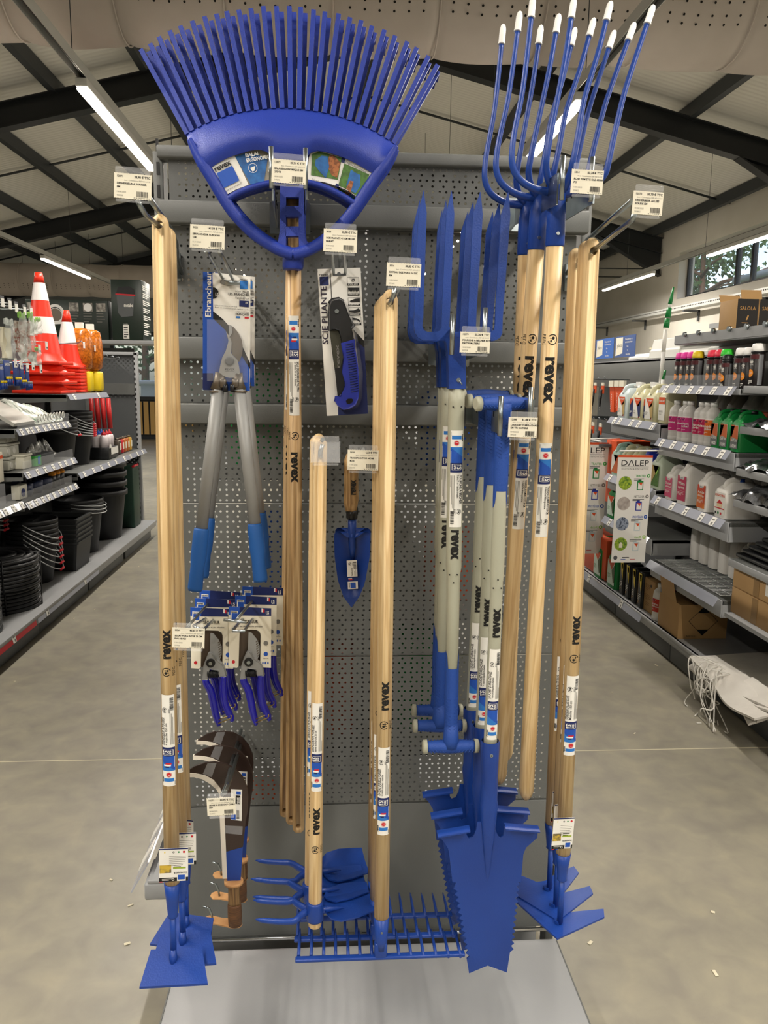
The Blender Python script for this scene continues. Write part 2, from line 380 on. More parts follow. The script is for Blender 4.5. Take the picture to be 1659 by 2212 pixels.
# textile ventilation ducts
DUCT = mat('grey_fabric_duct', 'c9c0b8', .85, c2='c1b8b0', scale=3)
HOLE = mat('dark_perforation', '15130f', .9)
def duct(Y, Z, r, x0, x1, holes, name, label):
    t = thing(name, label, 'duct', (x0, Y, Z))
    nu, nv = 120, 32
    def fn(u, v):
        x = x0+(x1-x0)*u; a = 2*math.pi*v; s = (u*12) % 1
        rr = r*(1+.014*math.sin(math.pi*s)*1)+.006*math.sin(a*3+x*4)+(.004*math.sin(x*9+a*5))
        if s < .04 or s > .96: rr -= .012
        return (x, Y+rr*math.cos(a), Z+rr*math.sin(a)-.02*math.sin(math.pi*s))
    MB(DUCT).surf(fn, nu*2, nv).build('fabric_sleeve', t)
    h = MB(HOLE)
    for a in holes:
        k = 0; x = x0+.1
        while x < x1:
            s = ((x-x0)/(x1-x0)*12) % 1
            if not (s < .05 or s > .95):
                aa = R_(a); rr = r+.018
                c = V((x, Y+rr*math.cos(aa), Z+rr*math.sin(aa)-.02*math.sin(math.pi*s)))
                h.t(frame(c, (1, 0, 0), (0, -math.sin(aa), math.cos(aa)))); h.disc(0, 0, .0085, 0, 8)
            x += .098
    h.t(None); o = h.build('perforation_row', t); o['kind'] = 'stuff'
    for k in range(13):
        c = MB(DUCT); x = x0+(x1-x0)*k/12; c.tube([(x, Y+(r+.004)*math.cos(q), Z+(r+.004)*math.sin(q)) for q in [2*math.pi*j/32 for j in range(32)]], .006, 6, closed=True); c.build('seam_band', t)
    for k in range(13):
        w_ = MB(BLK); x = x0+(x1-x0)*k/12; w_.tube([(x, Y, Z+r), (x, Y, roofz(x)-.02)], .004, 5).build('suspension_wire', t)
duct(6.0, 4.33, .42, -4.3, 4.3, (188, 195, 202, 212, 219), 'ventilation_duct', 'large grey perforated fabric air duct crossing the top of the picture')
duct(18.0, 3.68, .34, -9.5, -1.0, (200, 206, 214), 'ventilation_duct', 'distant grey fabric air duct above the grey end wall at left')
# lamps on rails
TUBE = mat('lit_tube', 'fff6e6', .4, emit='fff3df', es=24)
LH = mat('white_lamp_housing', 'd9d9d6', .35)
RAIL = mat('galvanised_rail', 'c9cac6', .4, .2)
nm = {5.35: 'long lit strip lamp on the left rail, above the left push weeders', 5.27: 'long lit strip lamp behind the manure fork tines', 12.8: 'small far lit strip lamp above the dark green toolbox cartons'}
seen = [l_ for l_ in LAMPS if l_[1] > 4.5 or l_[1] < -99]
for x, y0, y1 in LAMPS:
    if y1 < 3 and abs(x) > 3: continue
    lab = nm.get(y0)
    if x == 5.25: lab = {9.1: 'lit strip lamp crossing in front of the high window', 13.0: 'lit strip lamp on the right rail beside the black haunch'}.get(y0)
    if lab is None: lab = 'lit strip lamp on the %s rail, %s' % ({-1.56: 'left aisle', 1.58: 'right aisle', -4.44: 'far left', 5.25: 'far right'}[x], 'overhead near the camera' if y0 < 3 else 'hidden far along it' if y0 > 12 else 'further along the aisle')
    t = thing('strip_lamp', lab, 'lamp', (x, y0, 3.4), group='strip lamps')
    MB(LH).box((x, (y0+y1)/2, 3.425), (.075, y1-y0, .05), .006).build('housing', t)
    MB(TUBE).box((x, (y0+y1)/2, 3.388), (.064, y1-y0-.02, .022), .008).build('diffuser', t)
for x, lab in ((-1.56, 'galvanised lamp rail over the left aisle'), (1.58, 'galvanised lamp rail over the right aisle'), (-4.44, 'far left galvanised lamp rail'), (5.25, 'far right galvanised lamp rail in front of the window')):
    t = thing('lamp_rail', lab, 'rail', (x, 7, 3.48))
    MB(RAIL).box((x-.028, 5.1, 3.485), (.004, 24.2, .06)).box((x+.028, 5.1, 3.485), (.004, 24.2, .06)).box((x, 5.1, 3.517), (.06, 24.2, .004)).build('channel', t)
    MB(BLKP).tube([(x+.01, -7, 3.47), (x+.01, 17.1, 3.47)], .008, 6).build('power_cable', t)
    for y in range(-4, 17, 3): MB(BLK2).tube([(x, y+.2, 3.5), (x, y+.2, roofz(x))], .003, 4).build('hanging_wire', t)
# cable tray on the side wall
t = thing('cable_tray', 'galvanised perforated cable tray on brackets under the high window', 'cable tray', (XW, 8, 2.95))
ct = MB(RAIL); ct.box((XW-.18, 12, 2.93), (.2, 16, .01)); ct.box((XW-.28, 12, 2.97), (.006, 16, .08))
ct.build('tray', t)
ct = MB(HOLE)
for k in range(260): ct.box((XW-.2835, 4.3+k*.06, 2.975), (.002, .03, .018))
o = ct.build('slots', t); o['kind'] = 'stuff'
for y in (9.6, 11.7, 13.9, 16.3, 18.6): MB(GREYD).box((XW-.155, y, 2.9), (.3, .04, .03)).box((XW-.02, y, 2.82), (.03, .04, .2)).build('bracket', t)
for y0 in (16.2, 17.5):
    tag(MB(BLK2).tube([(4.2, y0, 3.9), (6.4, y0, 3.93)], .012, 6).build('cable_stay'), 'thin dark stay cable spanning below the roof near the right wall, %s' % ('nearer' if y0 < 17 else 'farther'), 'cable')
# ---- outdoors seen through the window and the door
GR = mat('lawn', '5d7a3c', .9, c2='6f8a48', scale=3)
struct(MB(GR).box((14, 10, -.06), (14, 60, .1)).box((-4, 30, -.06), (20, 16, .1)).build('ground'))
LEAF = mat('leaf_green', '2f4f2b', .6, c2='47683a', scale=5); BARK = mat('bark', '5a4636', .8)
def tree(c, h, r, label, n=900, seed=1):
    rnd = random.Random(seed); t = thing('tree', label, 'tree', c)
    tb = MB(BARK); c = V(c); tb.tube([c, c+V((.1, 0, h*.5)), c+V((0, .1, h))], [r*.09, r*.06, r*.02], 8)
    for k in range(14):
        a = rnd.random()*6.28; z = h*(.3+.65*rnd.random()); p = c+V((0, 0, z)); q = p+V((math.cos(a), math.sin(a), .35))*r*(1.1-z/h*.5); tb.tube([p, (p+q)/2+V((0, 0, .1)), q], [r*.03, r*.02, r*.008], 5)
    tb.build('trunk', t); f = MB(LEAF); cl = []
    for k in range(34):
        a = rnd.random()*6.28; z = h*(.28+.8*rnd.random()); q = r*rnd.random()**.5*(1.15-z/h*.6); cl.append(c+V((q*math.cos(a), q*math.sin(a), z)))
    for k in range(n):
        p = rnd.choice(cl)+V((rnd.gauss(0, .22*r), rnd.gauss(0, .22*r), rnd.gauss(0, .13*r))); s_ = r*.045*(.6+rnd.random())
        d1 = V((rnd.gauss(0, 1), rnd.gauss(0, 1), rnd.gauss(0, 1))).normalized(); d2 = d1.cross(V((rnd.gauss(0, 1), rnd.gauss(0, 1), .3))).normalized()
        f.add([p-d1*s_, p+d2*s_*.6, p+d1*s_, p-d2*s_*.6], [(0, 1, 2, 3)])
    f.build('foliage', t)
tree((9.6, 20.6, 0), 6.4, 1.5, 'green tree outside behind the high window', 3800, 3)
tree((10.6, 25.2, 0), 6.6, 1.9, 'paler tree outside at the left end of the high window', 3000, 5)
tree((-6.3, 27, 0), 4.6, 1.9, 'green tree outside behind the far door glass', 1300, 8)
TILE = mat('roof_tiles', '8a7360', .8, c2='6c5a4c', scale=14)
t = thing('house', 'neighbouring house with a tiled roof outside the high window', 'house', (10.5, 15, 0))
MB(mat('render_wall', 'c9c0ae', .8)).box((13.2, 15.5, 1.9), (5, 6, 3.8)).build('wall', t)
MB(TILE).prism([(9.9, 12, 4.16), (13.2, 12, 5.6), (13.2, 12, 5.5), (9.95, 12, 4.06)], (0, 7.2, 0)).build('roof', t)
MB(RAIL).tube([(9.85, 11.8, 4.14), (9.85, 19.3, 4.14)], .08, 8).build('gutter', t)
t = thing('gate_post', 'small white masonry post with a cap outside the far door', 'post', (-5.0, 24, 0))
MB(mat('pale_masonry', 'dfe3e6', .8)).box((-5.35, 24, .65), (.55, .5, 1.5)).build('shaft', t); MB(WHITEP).box((-5.35, 24, 1.46), (.68, .62, .14), .04).build('cap', t)
t = thing('fence', 'white railing outside the far door', 'fence', (-4, 24.3, 0)); MB(WHITEP).box((-4.4, 24.3, 1.0), (2.5, .04, .05)).box((-4.4, 24.3, .3), (2.5, .04, .05)).build('rail', t)
for k in range(14): MB(WHITEP).box((-5.2+k*.12, 24.3, .6), (.03, .03, .9)).build('baluster', t)
# ================================================================== THE END DISPLAY
YP = 1.85; XL, XR_ = -.372, .572
zz = lambda y, x=640: P(x, y, YP).z
stand = thing('gondola_end_display', 'grey perforated steel display panel hung with blue garden tools', 'display stand', (.1, YP, 0))
def holes_panel(mb, x0, x1, z0, z1, ph=0, r=.0029):
    """sheet with real punched holes: dense rows (15 mm) and sparse rows (25 mm) alternate"""
    rows = max(1, round((z1-z0)/.0124)); dz = (z1-z0)/rows; Y = YP
    for j in range(rows):
        za = z0+j*dz; zc = za+dz/2; pit = .0148 if (j+ph) % 2 else .0246
        k = max(1, round((x1-x0)/pit)); dx = (x1-x0)/k
        vs = []; fs = []
        edge = j in (0, rows-1)
        for i in range(k):
            xa = x0+i*dx; xc = xa+dx/2; b = len(vs)
            if i in (0, k-1): vs += [(xa, Y, za), (xa+dx, Y, za), (xa+dx, Y, za+dz), (xa, Y, za+dz)]; fs.append((b, b+1, b+2, b+3)); continue
            for q in range(8):
                a = math.pi/8+q*math.pi/4; vs.append((xc+r*math.cos(a), Y, zc+r*math.sin(a)))
            sq_ = [(xa+dx, za+dz*.7), (xa+dx*.7, za+dz), (xa+dx*.3, za+dz), (xa, za+dz*.7), (xa, za+dz*.3), (xa+dx*.3, za), (xa+dx*.7, za), (xa+dx, za+dz*.3)]
            for q in sq_: vs.append((q[0], Y, q[1]))
            for q in range(8): fs.append((b+q, b+8+q, b+8+(q+1) % 8, b+(q+1) % 8))
            for q, cx, cz in ((0, 1, 1), (2, 0, 1), (4, 0, 0), (6, 1, 0)):
                vs.append((xa+dx*cx, Y, za+dz*cz)); fs.append((b+8+q, len(vs)-1, b+8+q+1))
            for q in range(8):  # hole wall
                a = math.pi/8+q*math.pi/4; vs.append((xc+r*math.cos(a), Y+.0012, zc+r*math.sin(a)))
            e = len(vs)-8
            for q in range(8): fs.append((b+q, b+(q+1) % 8, e+(q+1) % 8, e+q))
        mb.add(vs, fs)
zt = zz(352); zB1t, zB1b = zz(446), zz(494); zB2t, zB2b = zz(733), zz(779); zB3t, zB3b = zz(873), zz(915)
s1, s2, s3, zb = zz(1087), zz(1419), zz(1739), zz(2021)
for i, (a, b) in enumerate(((zB1t-.002, zt), (zB2t, zB1b), (zB3t, zB2b), (s1, zB3b), (s2+.001, s1-.002), (s3+.001, s2-.001))):
    m = MB(GREY); holes_panel(m, XL+.012, XR_-.012, a, b, i)
    m.box((.1, YP+.006, a+.0015), (XR_-XL, .012, .003)); m.build('perforated_panel', stand)
MB(GREY).box(((XL+XR_)/2, YP+.004, (s3+zb)/2+.001), (XR_-XL, .008, s3-zb-.004), .002).build('plain_panel', stand)
for a, b in ((zB1b, zB1t), (zB2b, zB2t), (zB3b, zB3t)):
    MB(GREY).box(((XL+XR_)/2, YP-.019, (a+b)/2), (XR_-XL+.012, .034, b-a), .003).build('crossbar', stand, )
MB(GREY).box(((XL+XR_)/2, YP+.006, zt+.012), (XR_-XL+.02, .05, .026), .004).build('top_cap', stand)
for x in (XL-.012, XR_+.012):
    u = MB(GREY); u.box((x, YP+.03, 1.06), (.022, .05, 2.1), .002); u.t(None)
    u.m(BLACK)
    for k in range(40): u.box((x, YP+.0045, .25+k*.048), (.006, .002, .026))
    u.build('slotted_upright', stand)
# base deck
base = MB(DECK); zd = zz(2040)
base.box(((XL+XR_)/2+.003, 1.575, zd-.012), (XR_-XL+.045, .53, .024), .004)
base.build('base_deck', stand)
MB(GREYD).box(((XL+XR_)/2, 1.58, zd/2-.012), (XR_-XL+.02, .5, zd-.03)).build('plinth', stand)
e = MB(GREY)
for x in (XL-.022, XR_+.028):
    e.box((x, 1.575, zd-.03), (.004, .53, .05), .001)
e.m(BLACK)
for x in (XL-.0245, XR_+.0305):
    for k in range(9): e.box((x, 1.36+k*.055, zd-.02), (.001, .03, .006))
e.build('slotted_side_rail', stand)
MB(CHROME).tube([(XL-.01, YP-.012, zb+.004), (XR_+.02, YP-.012, zb+.004)], .005, 8).build('rear_rail', stand)
# the long gondola behind the display: back panels, decks, shelf ends peeking at both sides
g = thing('gondola_shelving', 'grey shelving run standing directly behind the tool display', 'shelving', (.1, 1.95, 0))
MB(GREYD).box((.1, 4.9, 1.05), (.03, 5.9, 1.9)).build('back_panel', g)
MB(DECK).box((.1, 4.9, .15), (1.06, 5.9, .03)).box((.1, 4.9, .07), (.98, 5.8, .13)).build('base_deck', g)
for z in (.62, 1.0, 1.38, 1.74): MB(GREY).box((.1, 4.9, z), (.80, 5.8, .03)).build('shelf', g)
lw = MB(GREYL)
A = P(322, 2000, 1.97)
xa = -.50
lw.box((xa+.09, 2.03, .235), (.2, .12, .05), .006); lw.box((xa+.1, 2.3, .265), (.2, .66, .012), .003); lw.m(DECK).box((xa+.13, 2.25, .275), (.12, .4, .004))
lw.build('lower_shelf_end', g)
MB(CLEARL).prism([(xa-.055, 2.0, .215), (xa-.05, 2.0, .215), (xa+.0, 2.0, .305), (xa-.005, 2.0, .305)], (0, .62, 0)).build('price_strip', g)
for k in range(4):
    c = MB(WHITE); c.prism([(xa-.053, 2.08+k*.14, .225), (xa-.05, 2.08+k*.14, .225), (xa-.012, 2.08+k*.14, .293), (xa-.015, 2.08+k*.14, .293)], (0, .06, 0)).build('price_card', g)
MB(GREYL).box((.615, 2.3, .235), (.06, .66, .035), .006).build('lower_shelf_end', g)
MB(CLEARL).prism([(.672, 2.0, .215), (.676, 2.0, .215), (.650, 2.0, .265), (.646, 2.0, .265)], (0, .62, 0)).build('price_strip', g)
cols = [('white', WHITE), ('orange', ORANGE), ('green', GREEN), ('cream', CREAM), ('blue', MBLUE)]
kk = 0
for z, xs in ((.635, (-.2, .0, .25, .42)), (1.015, (-.15, .1, .33)), (1.395, (-.2, .02, .3, .45)), (.165, (-.2, .12, .4))):
    for x in xs:
        nmc, mc = cols[kk % 5]; h = .2+.05*(kk % 3); kk += 1
        tag(MB(mc).box((x, 2.12+.03*(kk % 2), z+h/2), (.13, .1, h), .004).build('carton'), '%s carton glimpsed through the panel holes, shelf %s' % (nmc, {.635: 'second from the floor', 1.015: 'at mid height', 1.395: 'above mid height', .165: 'at the floor'}[z]), 'box', 'cartons behind the perforated panel')
# ------------------------------------------------------------------ price tags
def price_tag(c, ref, price, name, name2, dates, lab, tilt=0, w=.058, h=.0385, Y=1.4, yaw=0, empty=False):
    C0 = P(c[0], c[1], Y); t = thing('price_tag', lab, 'price tag', C0)
    zdir = V((math.sin(tilt), 0, math.cos(tilt))); xdir = V((math.cos(tilt)*math.cos(yaw), math.sin(yaw), -math.sin(tilt)))
    T = frame(C0, xdir, zdir)
    hm = MB(CLEAR).t(T); hm.box((0, 0, -.0016), (w-.004, h-.004, .0008)); hm.box((0, h/2+.004, .002), (w-.004, .010, .006), .002)
    hm.box((0, -h/2-.003, .0005), (w-.006, .004, .004), .001); ho = hm.build('clear_holder', t)
    if empty:
        MB(CLEAR).t(T).box((0, 0, .001), (w, h, .0008)).box((0, -h/2+.001, .002), (w, .002, .002)).box((-w/2+.0008, 0, .001), (.0012, h, .002)).box((w/2-.0008, 0, .001), (.0012, h, .002)).build('clear_sheet', ho)
        return t
    p = MB(CREAM).t(T); n_ = 26
    top = [(-w/2+w*i/n_, h/2-(.0006 if i % 2 else 0)) for i in range(n_+1)]; bot = [(w/2-w*i/n_, -h/2+(.0006 if i % 2 else 0)) for i in range(n_+1)]
    p.prism([(x, y, 0) for x, y in top+bot], (0, 0, .0006)); z = .0009
    p.m(BLACK); p.text(ref, -w*.42, h*.33, .0042, z, bold=.02); p.text(price, w*.46, h*.33, .0046, z, 'r', bold=.03)
    p.m(GREYI); p.text('dont : Contribution REP AD 0,12 €', w*.46, h*.2, .0028, z, 'r')
    p.m(BLACK); p.text(name, -w*.42, h*.06, .0041, z, bold=.03)
    if name2: p.text(name2, -w*.42, -h*.08, .0041, z, bold=.03)
    p.m(GREYI); p.text(dates[0], -w*.42, -h*.27, .0033, z); p.text(dates[1], -w*.42, -h*.41, .0033, z)
    p.m(BLACK).bars(w*.1, -h*.4, w*.32, h*.22, z, 22); p.text('3190041', w*.03, -h*.46, .0022, z, w=w*.42)
    p.build('paper_label', ho); return t
price_tag((287, 403), '12071', '28,98 € TTC', 'DESHERBEUR A POUSSER', 'EM', ('18/08/2025', '550750'), 'price tag reading DESHERBEUR A POUSSER, top left beside the lit lamp', .06, Y=1.33)
price_tag((448, 512), '3022', '141,04 € TTC', 'EBRANCHEUR FORGE 60', 'CM', ('11/01/2025', '552520'), 'price tag reading EBRANCHEUR FORGE 60 CM, above the loppers', .05, Y=1.40)
price_tag((624, 371), '12072', '27,91 € TTC', 'BALAI ERGONOMIQUE EM', '27DTS', ('18/08/2025', '549073'), 'price tag reading BALAI ERGONOMIQUE, in the middle of the blue leaf rake', .05, Y=1.42)
price_tag((735, 520), '3023', '45,98 € TTC', 'SCIE PLIANTE 41 CM MCHE', 'BI-MAT', ('11/01/2025', '553120'), 'price tag reading SCIE PLIANTE, above the folding saw pack', .03, Y=1.42)
price_tag((872, 594), '3016', '30,83 € TTC', 'RATEAU DLE FORG 14 DC', 'EM', ('11/01/2025', '551202'), 'price tag reading RATEAU DLE FORG, above the garden rake handle', .03, Y=1.36)
price_tag((1268, 393), '5014', '50,24 € TTC', 'FCHE FUM STG DLE 40300', 'PO', ('11/01/2025', '550822'), 'price tag reading FCHE FUM, on the manure fork bracket', .03, Y=1.30, w=.052, h=.037)
price_tag((1399, 439), '12073', '30,70 € TTC', 'DESHERBEUR ALLEES', 'SOUDE EM', ('18/08/2025', '550802'), 'price tag reading DESHERBEUR ALLEES, far right in front of the roof', .04, Y=1.25, w=.048, h=.035)
price_tag((1026, 740), '12079', '55,76 € TTC', 'FOURCHE A BECHER 4DTS', 'EM TRI-MATIERE', ('18/08/2025', '550218'), 'price tag reading FOURCHE A BECHER, on the digging fork bracket', .02, Y=1.34, w=.051, h=.035)
price_tag((1129, 923), '12080', '61,48 € TTC', "LOUCHET D'ARRACHAGE", 'EM TRI MATIERE', ('18/08/2025', '704558'), "price tag reading LOUCHET D'ARRACHAGE, on the trenching spade bracket", .02, Y=1.30, w=.049, h=.034)
price_tag((784, 994), '3038', '6,53 € TTC', 'TRANSPLANTOIR MCHE', 'BOIS', ('11/01/2025', '552102'), 'price tag reading TRANSPLANTOIR, over the trowel handle', .02, Y=1.46)
price_tag((703, 976), '', '', '', '', ('', ''), 'empty clear plastic price holder over the top of the hoe handle', .0, Y=1.38, w=.052, h=.038, empty=True)
price_tag((407, 1378), '3024', '43,03 € TTC', 'SECAT FORG INTER 23 CM', 'PVG REVEX', ('11/01/2025', '553050'), 'price tag reading SECAT FORG, left of the pruner packs', .05, Y=1.38)
price_tag((478, 1742), '12271', '42,95 € TTC', 'SERPE A SOIE EM / CUIRE', 'ERF', ('18/08/2025', '551812'), 'price tag reading SERPE A SOIE, in front of the billhooks', -.03, Y=1.30, w=.05, h=.034)
# ------------------------------------------------------------------ hooks and brackets
def hook(lab, wires, r=.0032, ext=None, name='display_hook', plates=()):
    A = wires[0][0]; t = thing(name, lab, 'hook', A)
    for w_ in wires: MB(ZINC).tube(w_, r, 8).build('wire', t)
    for c, d in plates: MB(ZINC).box(c, d, .001).build('back_plate', t)
    return t
def bar(x, y): return P(x, y, YP-.03)
# left push-weeder hook
h1 = hook('zinc wire hook holding the left push weeders', [[P(393, 590, 1.83), P(372, 520, 1.66), P(345, 490, 1.42), P(315, 465, 1.36), P(304, 447, 1.345), P(297, 432, 1.34)],
    [P(386, 600, 1.83), P(381, 525, 1.78), P(372, 498, 1.72), P(322, 428, 1.34)]], .0045, plates=[(P(383, 577, 1.838), (.016, .012, .06))])
hook('zinc wire hook holding the right weeders', [[P(1232, 600, 1.83), P(1245, 566, 1.60), P(1281, 542, 1.42), P(1356, 483, 1.27), P(1366, 475, 1.258), P(1371, 461, 1.25)],
    [P(1225, 590, 1.83), P(1268, 519, 1.62), P(1366, 433, 1.26)]], .0045, plates=[(P(1228, 600, 1.838), (.02, .012, .06))])
hook('double zinc hook through the lopper card', [[P(497, 612, 1.83), P(480, 600, 1.60), P(452, 550, 1.44), P(443, 541, 1.41)], [P(513, 612, 1.83), P(502, 602, 1.60), P(480, 555, 1.44), P(470, 538, 1.41)],
    [P(505, 600, 1.83), P(474, 540, 1.50), P(463, 528, 1.41)]], .003, plates=[(P(502, 611, 1.60), (.03, .004, .008))])
hook('double zinc hook holding the folding saw packs', [[P(722, 600, 1.83), P(721, 594, 1.66), P(718, 545, 1.46), P(719, 541, 1.44)], [P(748, 600, 1.83), P(746, 594, 1.66), P(745, 545, 1.46), P(744, 541, 1.44)], [P(733, 575, 1.83), P(734, 545, 1.5), P(734, 528, 1.44)]], .003)
hook('zinc hook through the garden rake handles', [[P(830, 690, 1.83), P(842, 655, 1.40), P(850, 640, 1.36), P(852, 622, 1.36)], [P(838, 690, 1.83), P(860, 625, 1.37)]], .004)
hook('zinc hook through the fork hoe handles', [[P(694, 1010, 1.83), P(692, 985, 1.42), P(692, 975, 1.40), P(697, 960, 1.40)], [P(690, 960, 1.83), P(697, 949, 1.39)]], .004)
hook('zinc hook above the trowels', [[P(760, 1000, 1.83), P(768, 985, 1.50), P(768, 975, 1.48)], [P(775, 985, 1.83), P(785, 970, 1.47)]], .003)
hook('triple wire pruner hook on the left, with a long label arm', [[P(472, 1292, 1.83), P(469, 1282, 1.80), P(404, 1355, 1.40)], [P(462, 1325, 1.80), P(418, 1352, 1.41), P(425, 1356, 1.40)], [P(475, 1325, 1.80), P(438, 1362, 1.40), P(425, 1356, 1.40)]], .0026)
hook('triple wire pruner hook on the right, ending in a bare cross bar', [[P(561, 1292, 1.83), P(560, 1279, 1.80), P(512, 1338, 1.42)], [P(483, 1339, 1.42), P(532, 1344, 1.42)], [P(537, 1322, 1.80), P(504, 1360, 1.41), P(502, 1363, 1.40), P(528, 1363, 1.40), P(531, 1358, 1.41), P(557, 1322, 1.80)]], .0028)
hook('flat dark zinc arm holding the billhooks', [[P(521, 1577, 1.83), P(500, 1650, 1.6), P(488, 1700, 1.40), P(480, 1716, 1.33)], [P(526, 1590, 1.83), P(495, 1690, 1.45), P(486, 1712, 1.33)]], .0042)
def bracket(lab, L0, L1, R0, R1, h, pinL, pinR, nz=6):
    """two flat steel arms coming forward from the crossbar, joined by a front plate; a round pin at each arm end"""
    t = thing('tool_bracket', lab, 'bracket', L0)
    for a, b in ((L0, L1), (R0, R1)):
        m = MB(ZINC); m.prism([a+V((0, 0, h/2)), b+V((0, 0, h/2)), b-V((0, 0, h/2)), a-V((0, 0, h/2))], (.003, 0, 0)); m.build('arm', t)
        q = MB(HOLE)
        for k in range(nz):
            p = a+(b-a)*(.2+.12*k)+V((0, 0, h*.28))
            q.box((p.x-.0006, p.y, p.z), (.0008, .004, .010)); q.box((p.x+.0036, p.y, p.z), (.0008, .004, .010))
        q.build('slots', t)
    for p in (pinL, pinR):
        if p: MB(ZINC).tube([p-V((0, 0, .034)), p+V((0, 0, .034))], .0042, 10).build('pin', t)
    m = MB(ZINC); m.box(((L0.x+R0.x)/2, YP-.04, (L0.z+R0.z)/2), (abs(R0.x-L0.x)+.03, .003, h+.02)); m.build('mounting_plate', t)
    return t
B = lambda x, y, Y: P(x, y, Y)
bracket('flat zinc bracket carrying the leaf rakes', P(597, 470, 1.80), P(587, 405, 1.46), P(655, 470, 1.80), P(661, 402, 1.46), .045, P(586, 362, 1.44), P(660, 365, 1.44))
bracket('flat zinc bracket carrying the manure forks', P(1112, 460, 1.81), P(1203, 408, 1.33), P(1190, 470, 1.81), P(1282, 405, 1.33), .050, P(1215, 385, 1.32), P(1278, 387, 1.32))
bracket('flat zinc bracket carrying the digging forks', P(940, 758, 1.81), P(976, 735, 1.40), P(1000, 758, 1.81), P(1046, 735, 1.40), .045, P(977, 723, 1.38), P(1047, 708, 1.38))
bracket('flat zinc bracket carrying the trenching spades', P(1020, 895, 1.81), P(1082, 912, 1.34), P(1075, 880, 1.81), P(1150, 890, 1.34), .042, P(1081, 899, 1.33), P(1145, 880, 1.33))
from math import pi, sin, cos
# ================================================================== THE TOOLS
def proj(p):
    c = ROT.transposed() @ (V(p)-CAM); return CX+FPX*c.x/-c.z, CY-FPX*c.y/-c.z
def zo(pts, ox, oy, s): return [(ox+x/s, oy+y/s) for x, y in pts]
def pl(pts, Y): return [P(x, y, Y) for x, y in pts]
def spl(pts, n=6):
    out = []; p = [V(q) for q in pts]; p = [p[0]]+p+[p[-1]]
    for i in range(1, len(p)-2):
        for k in range(n):
            t = k/n; out.append(.5*((2*p[i])+(p[i+1]-p[i-1])*t+(2*p[i-1]-5*p[i]+4*p[i+1]-p[i+2])*t*t+(3*p[i]-p[i-1]-3*p[i+1]+p[i+2])*t**3))
    return out+[p[-2]]
class Axis:
    def __init__(s, A, B, ra, rb=None):
        s.A = V(A); s.B = V(B); s.L = (s.B-s.A).length; s.d = (s.B-s.A)/s.L; s.ra = ra; s.rb = rb or ra
        f = V((0, -1, 0)); s.nf = (f-s.d*f.dot(s.d)).normalized(); s.sd = s.d.cross(s.nf)
        if s.sd.x < 0: s.sd = -s.sd
    def r(s, t): return s.ra+(s.rb-s.ra)*t/s.L
    def at(s, t): return s.A+s.d*t
    def py(s, y):
        a, b = -.3, s.L+.4
        for _ in range(40):
            m_ = (a+b)/2
            if proj(s.at(m_))[1] < y: a = m_
            else: b = m_
        return a
    def wrap(s, t0, flip=False, ang=0):
        sg = -1 if flip else 1
        def T(p):
            x, y = p.x*sg, p.y*sg; t = t0-y; r = s.r(max(0, min(s.L, t))); ph = x/r+ang
            return s.at(t)+(s.nf*math.cos(ph)+s.sd*math.sin(ph))*(r+.0003+p.z)
        return T
    def rod(s, mb, t0, t1, r0=None, r1=None, n=20, round0=0, round1=0, step=.25):
        pts = []; rr = []
        r0 = r0 or s.r(t0); r1 = r1 or s.r(t1)
        if round0:
            for q in (0, .15, .4, .75): pts.append(s.at(t0+round0*q)); rr.append(r0*math.sqrt(max(.08, 1-(1-q)**2)))
        pts.append(s.at(t0+round0)); rr.append(r0); pts.append(s.at(t1-round1)); rr.append(r1)
        if round1:
            for q in (.75, .4, .15, 0): pts.append(s.at(t1-round1*q)); rr.append(r1*math.sqrt(max(.08, 1-(1-q)**2)))
        return mb.tube(pts, rr, n, up=s.sd)
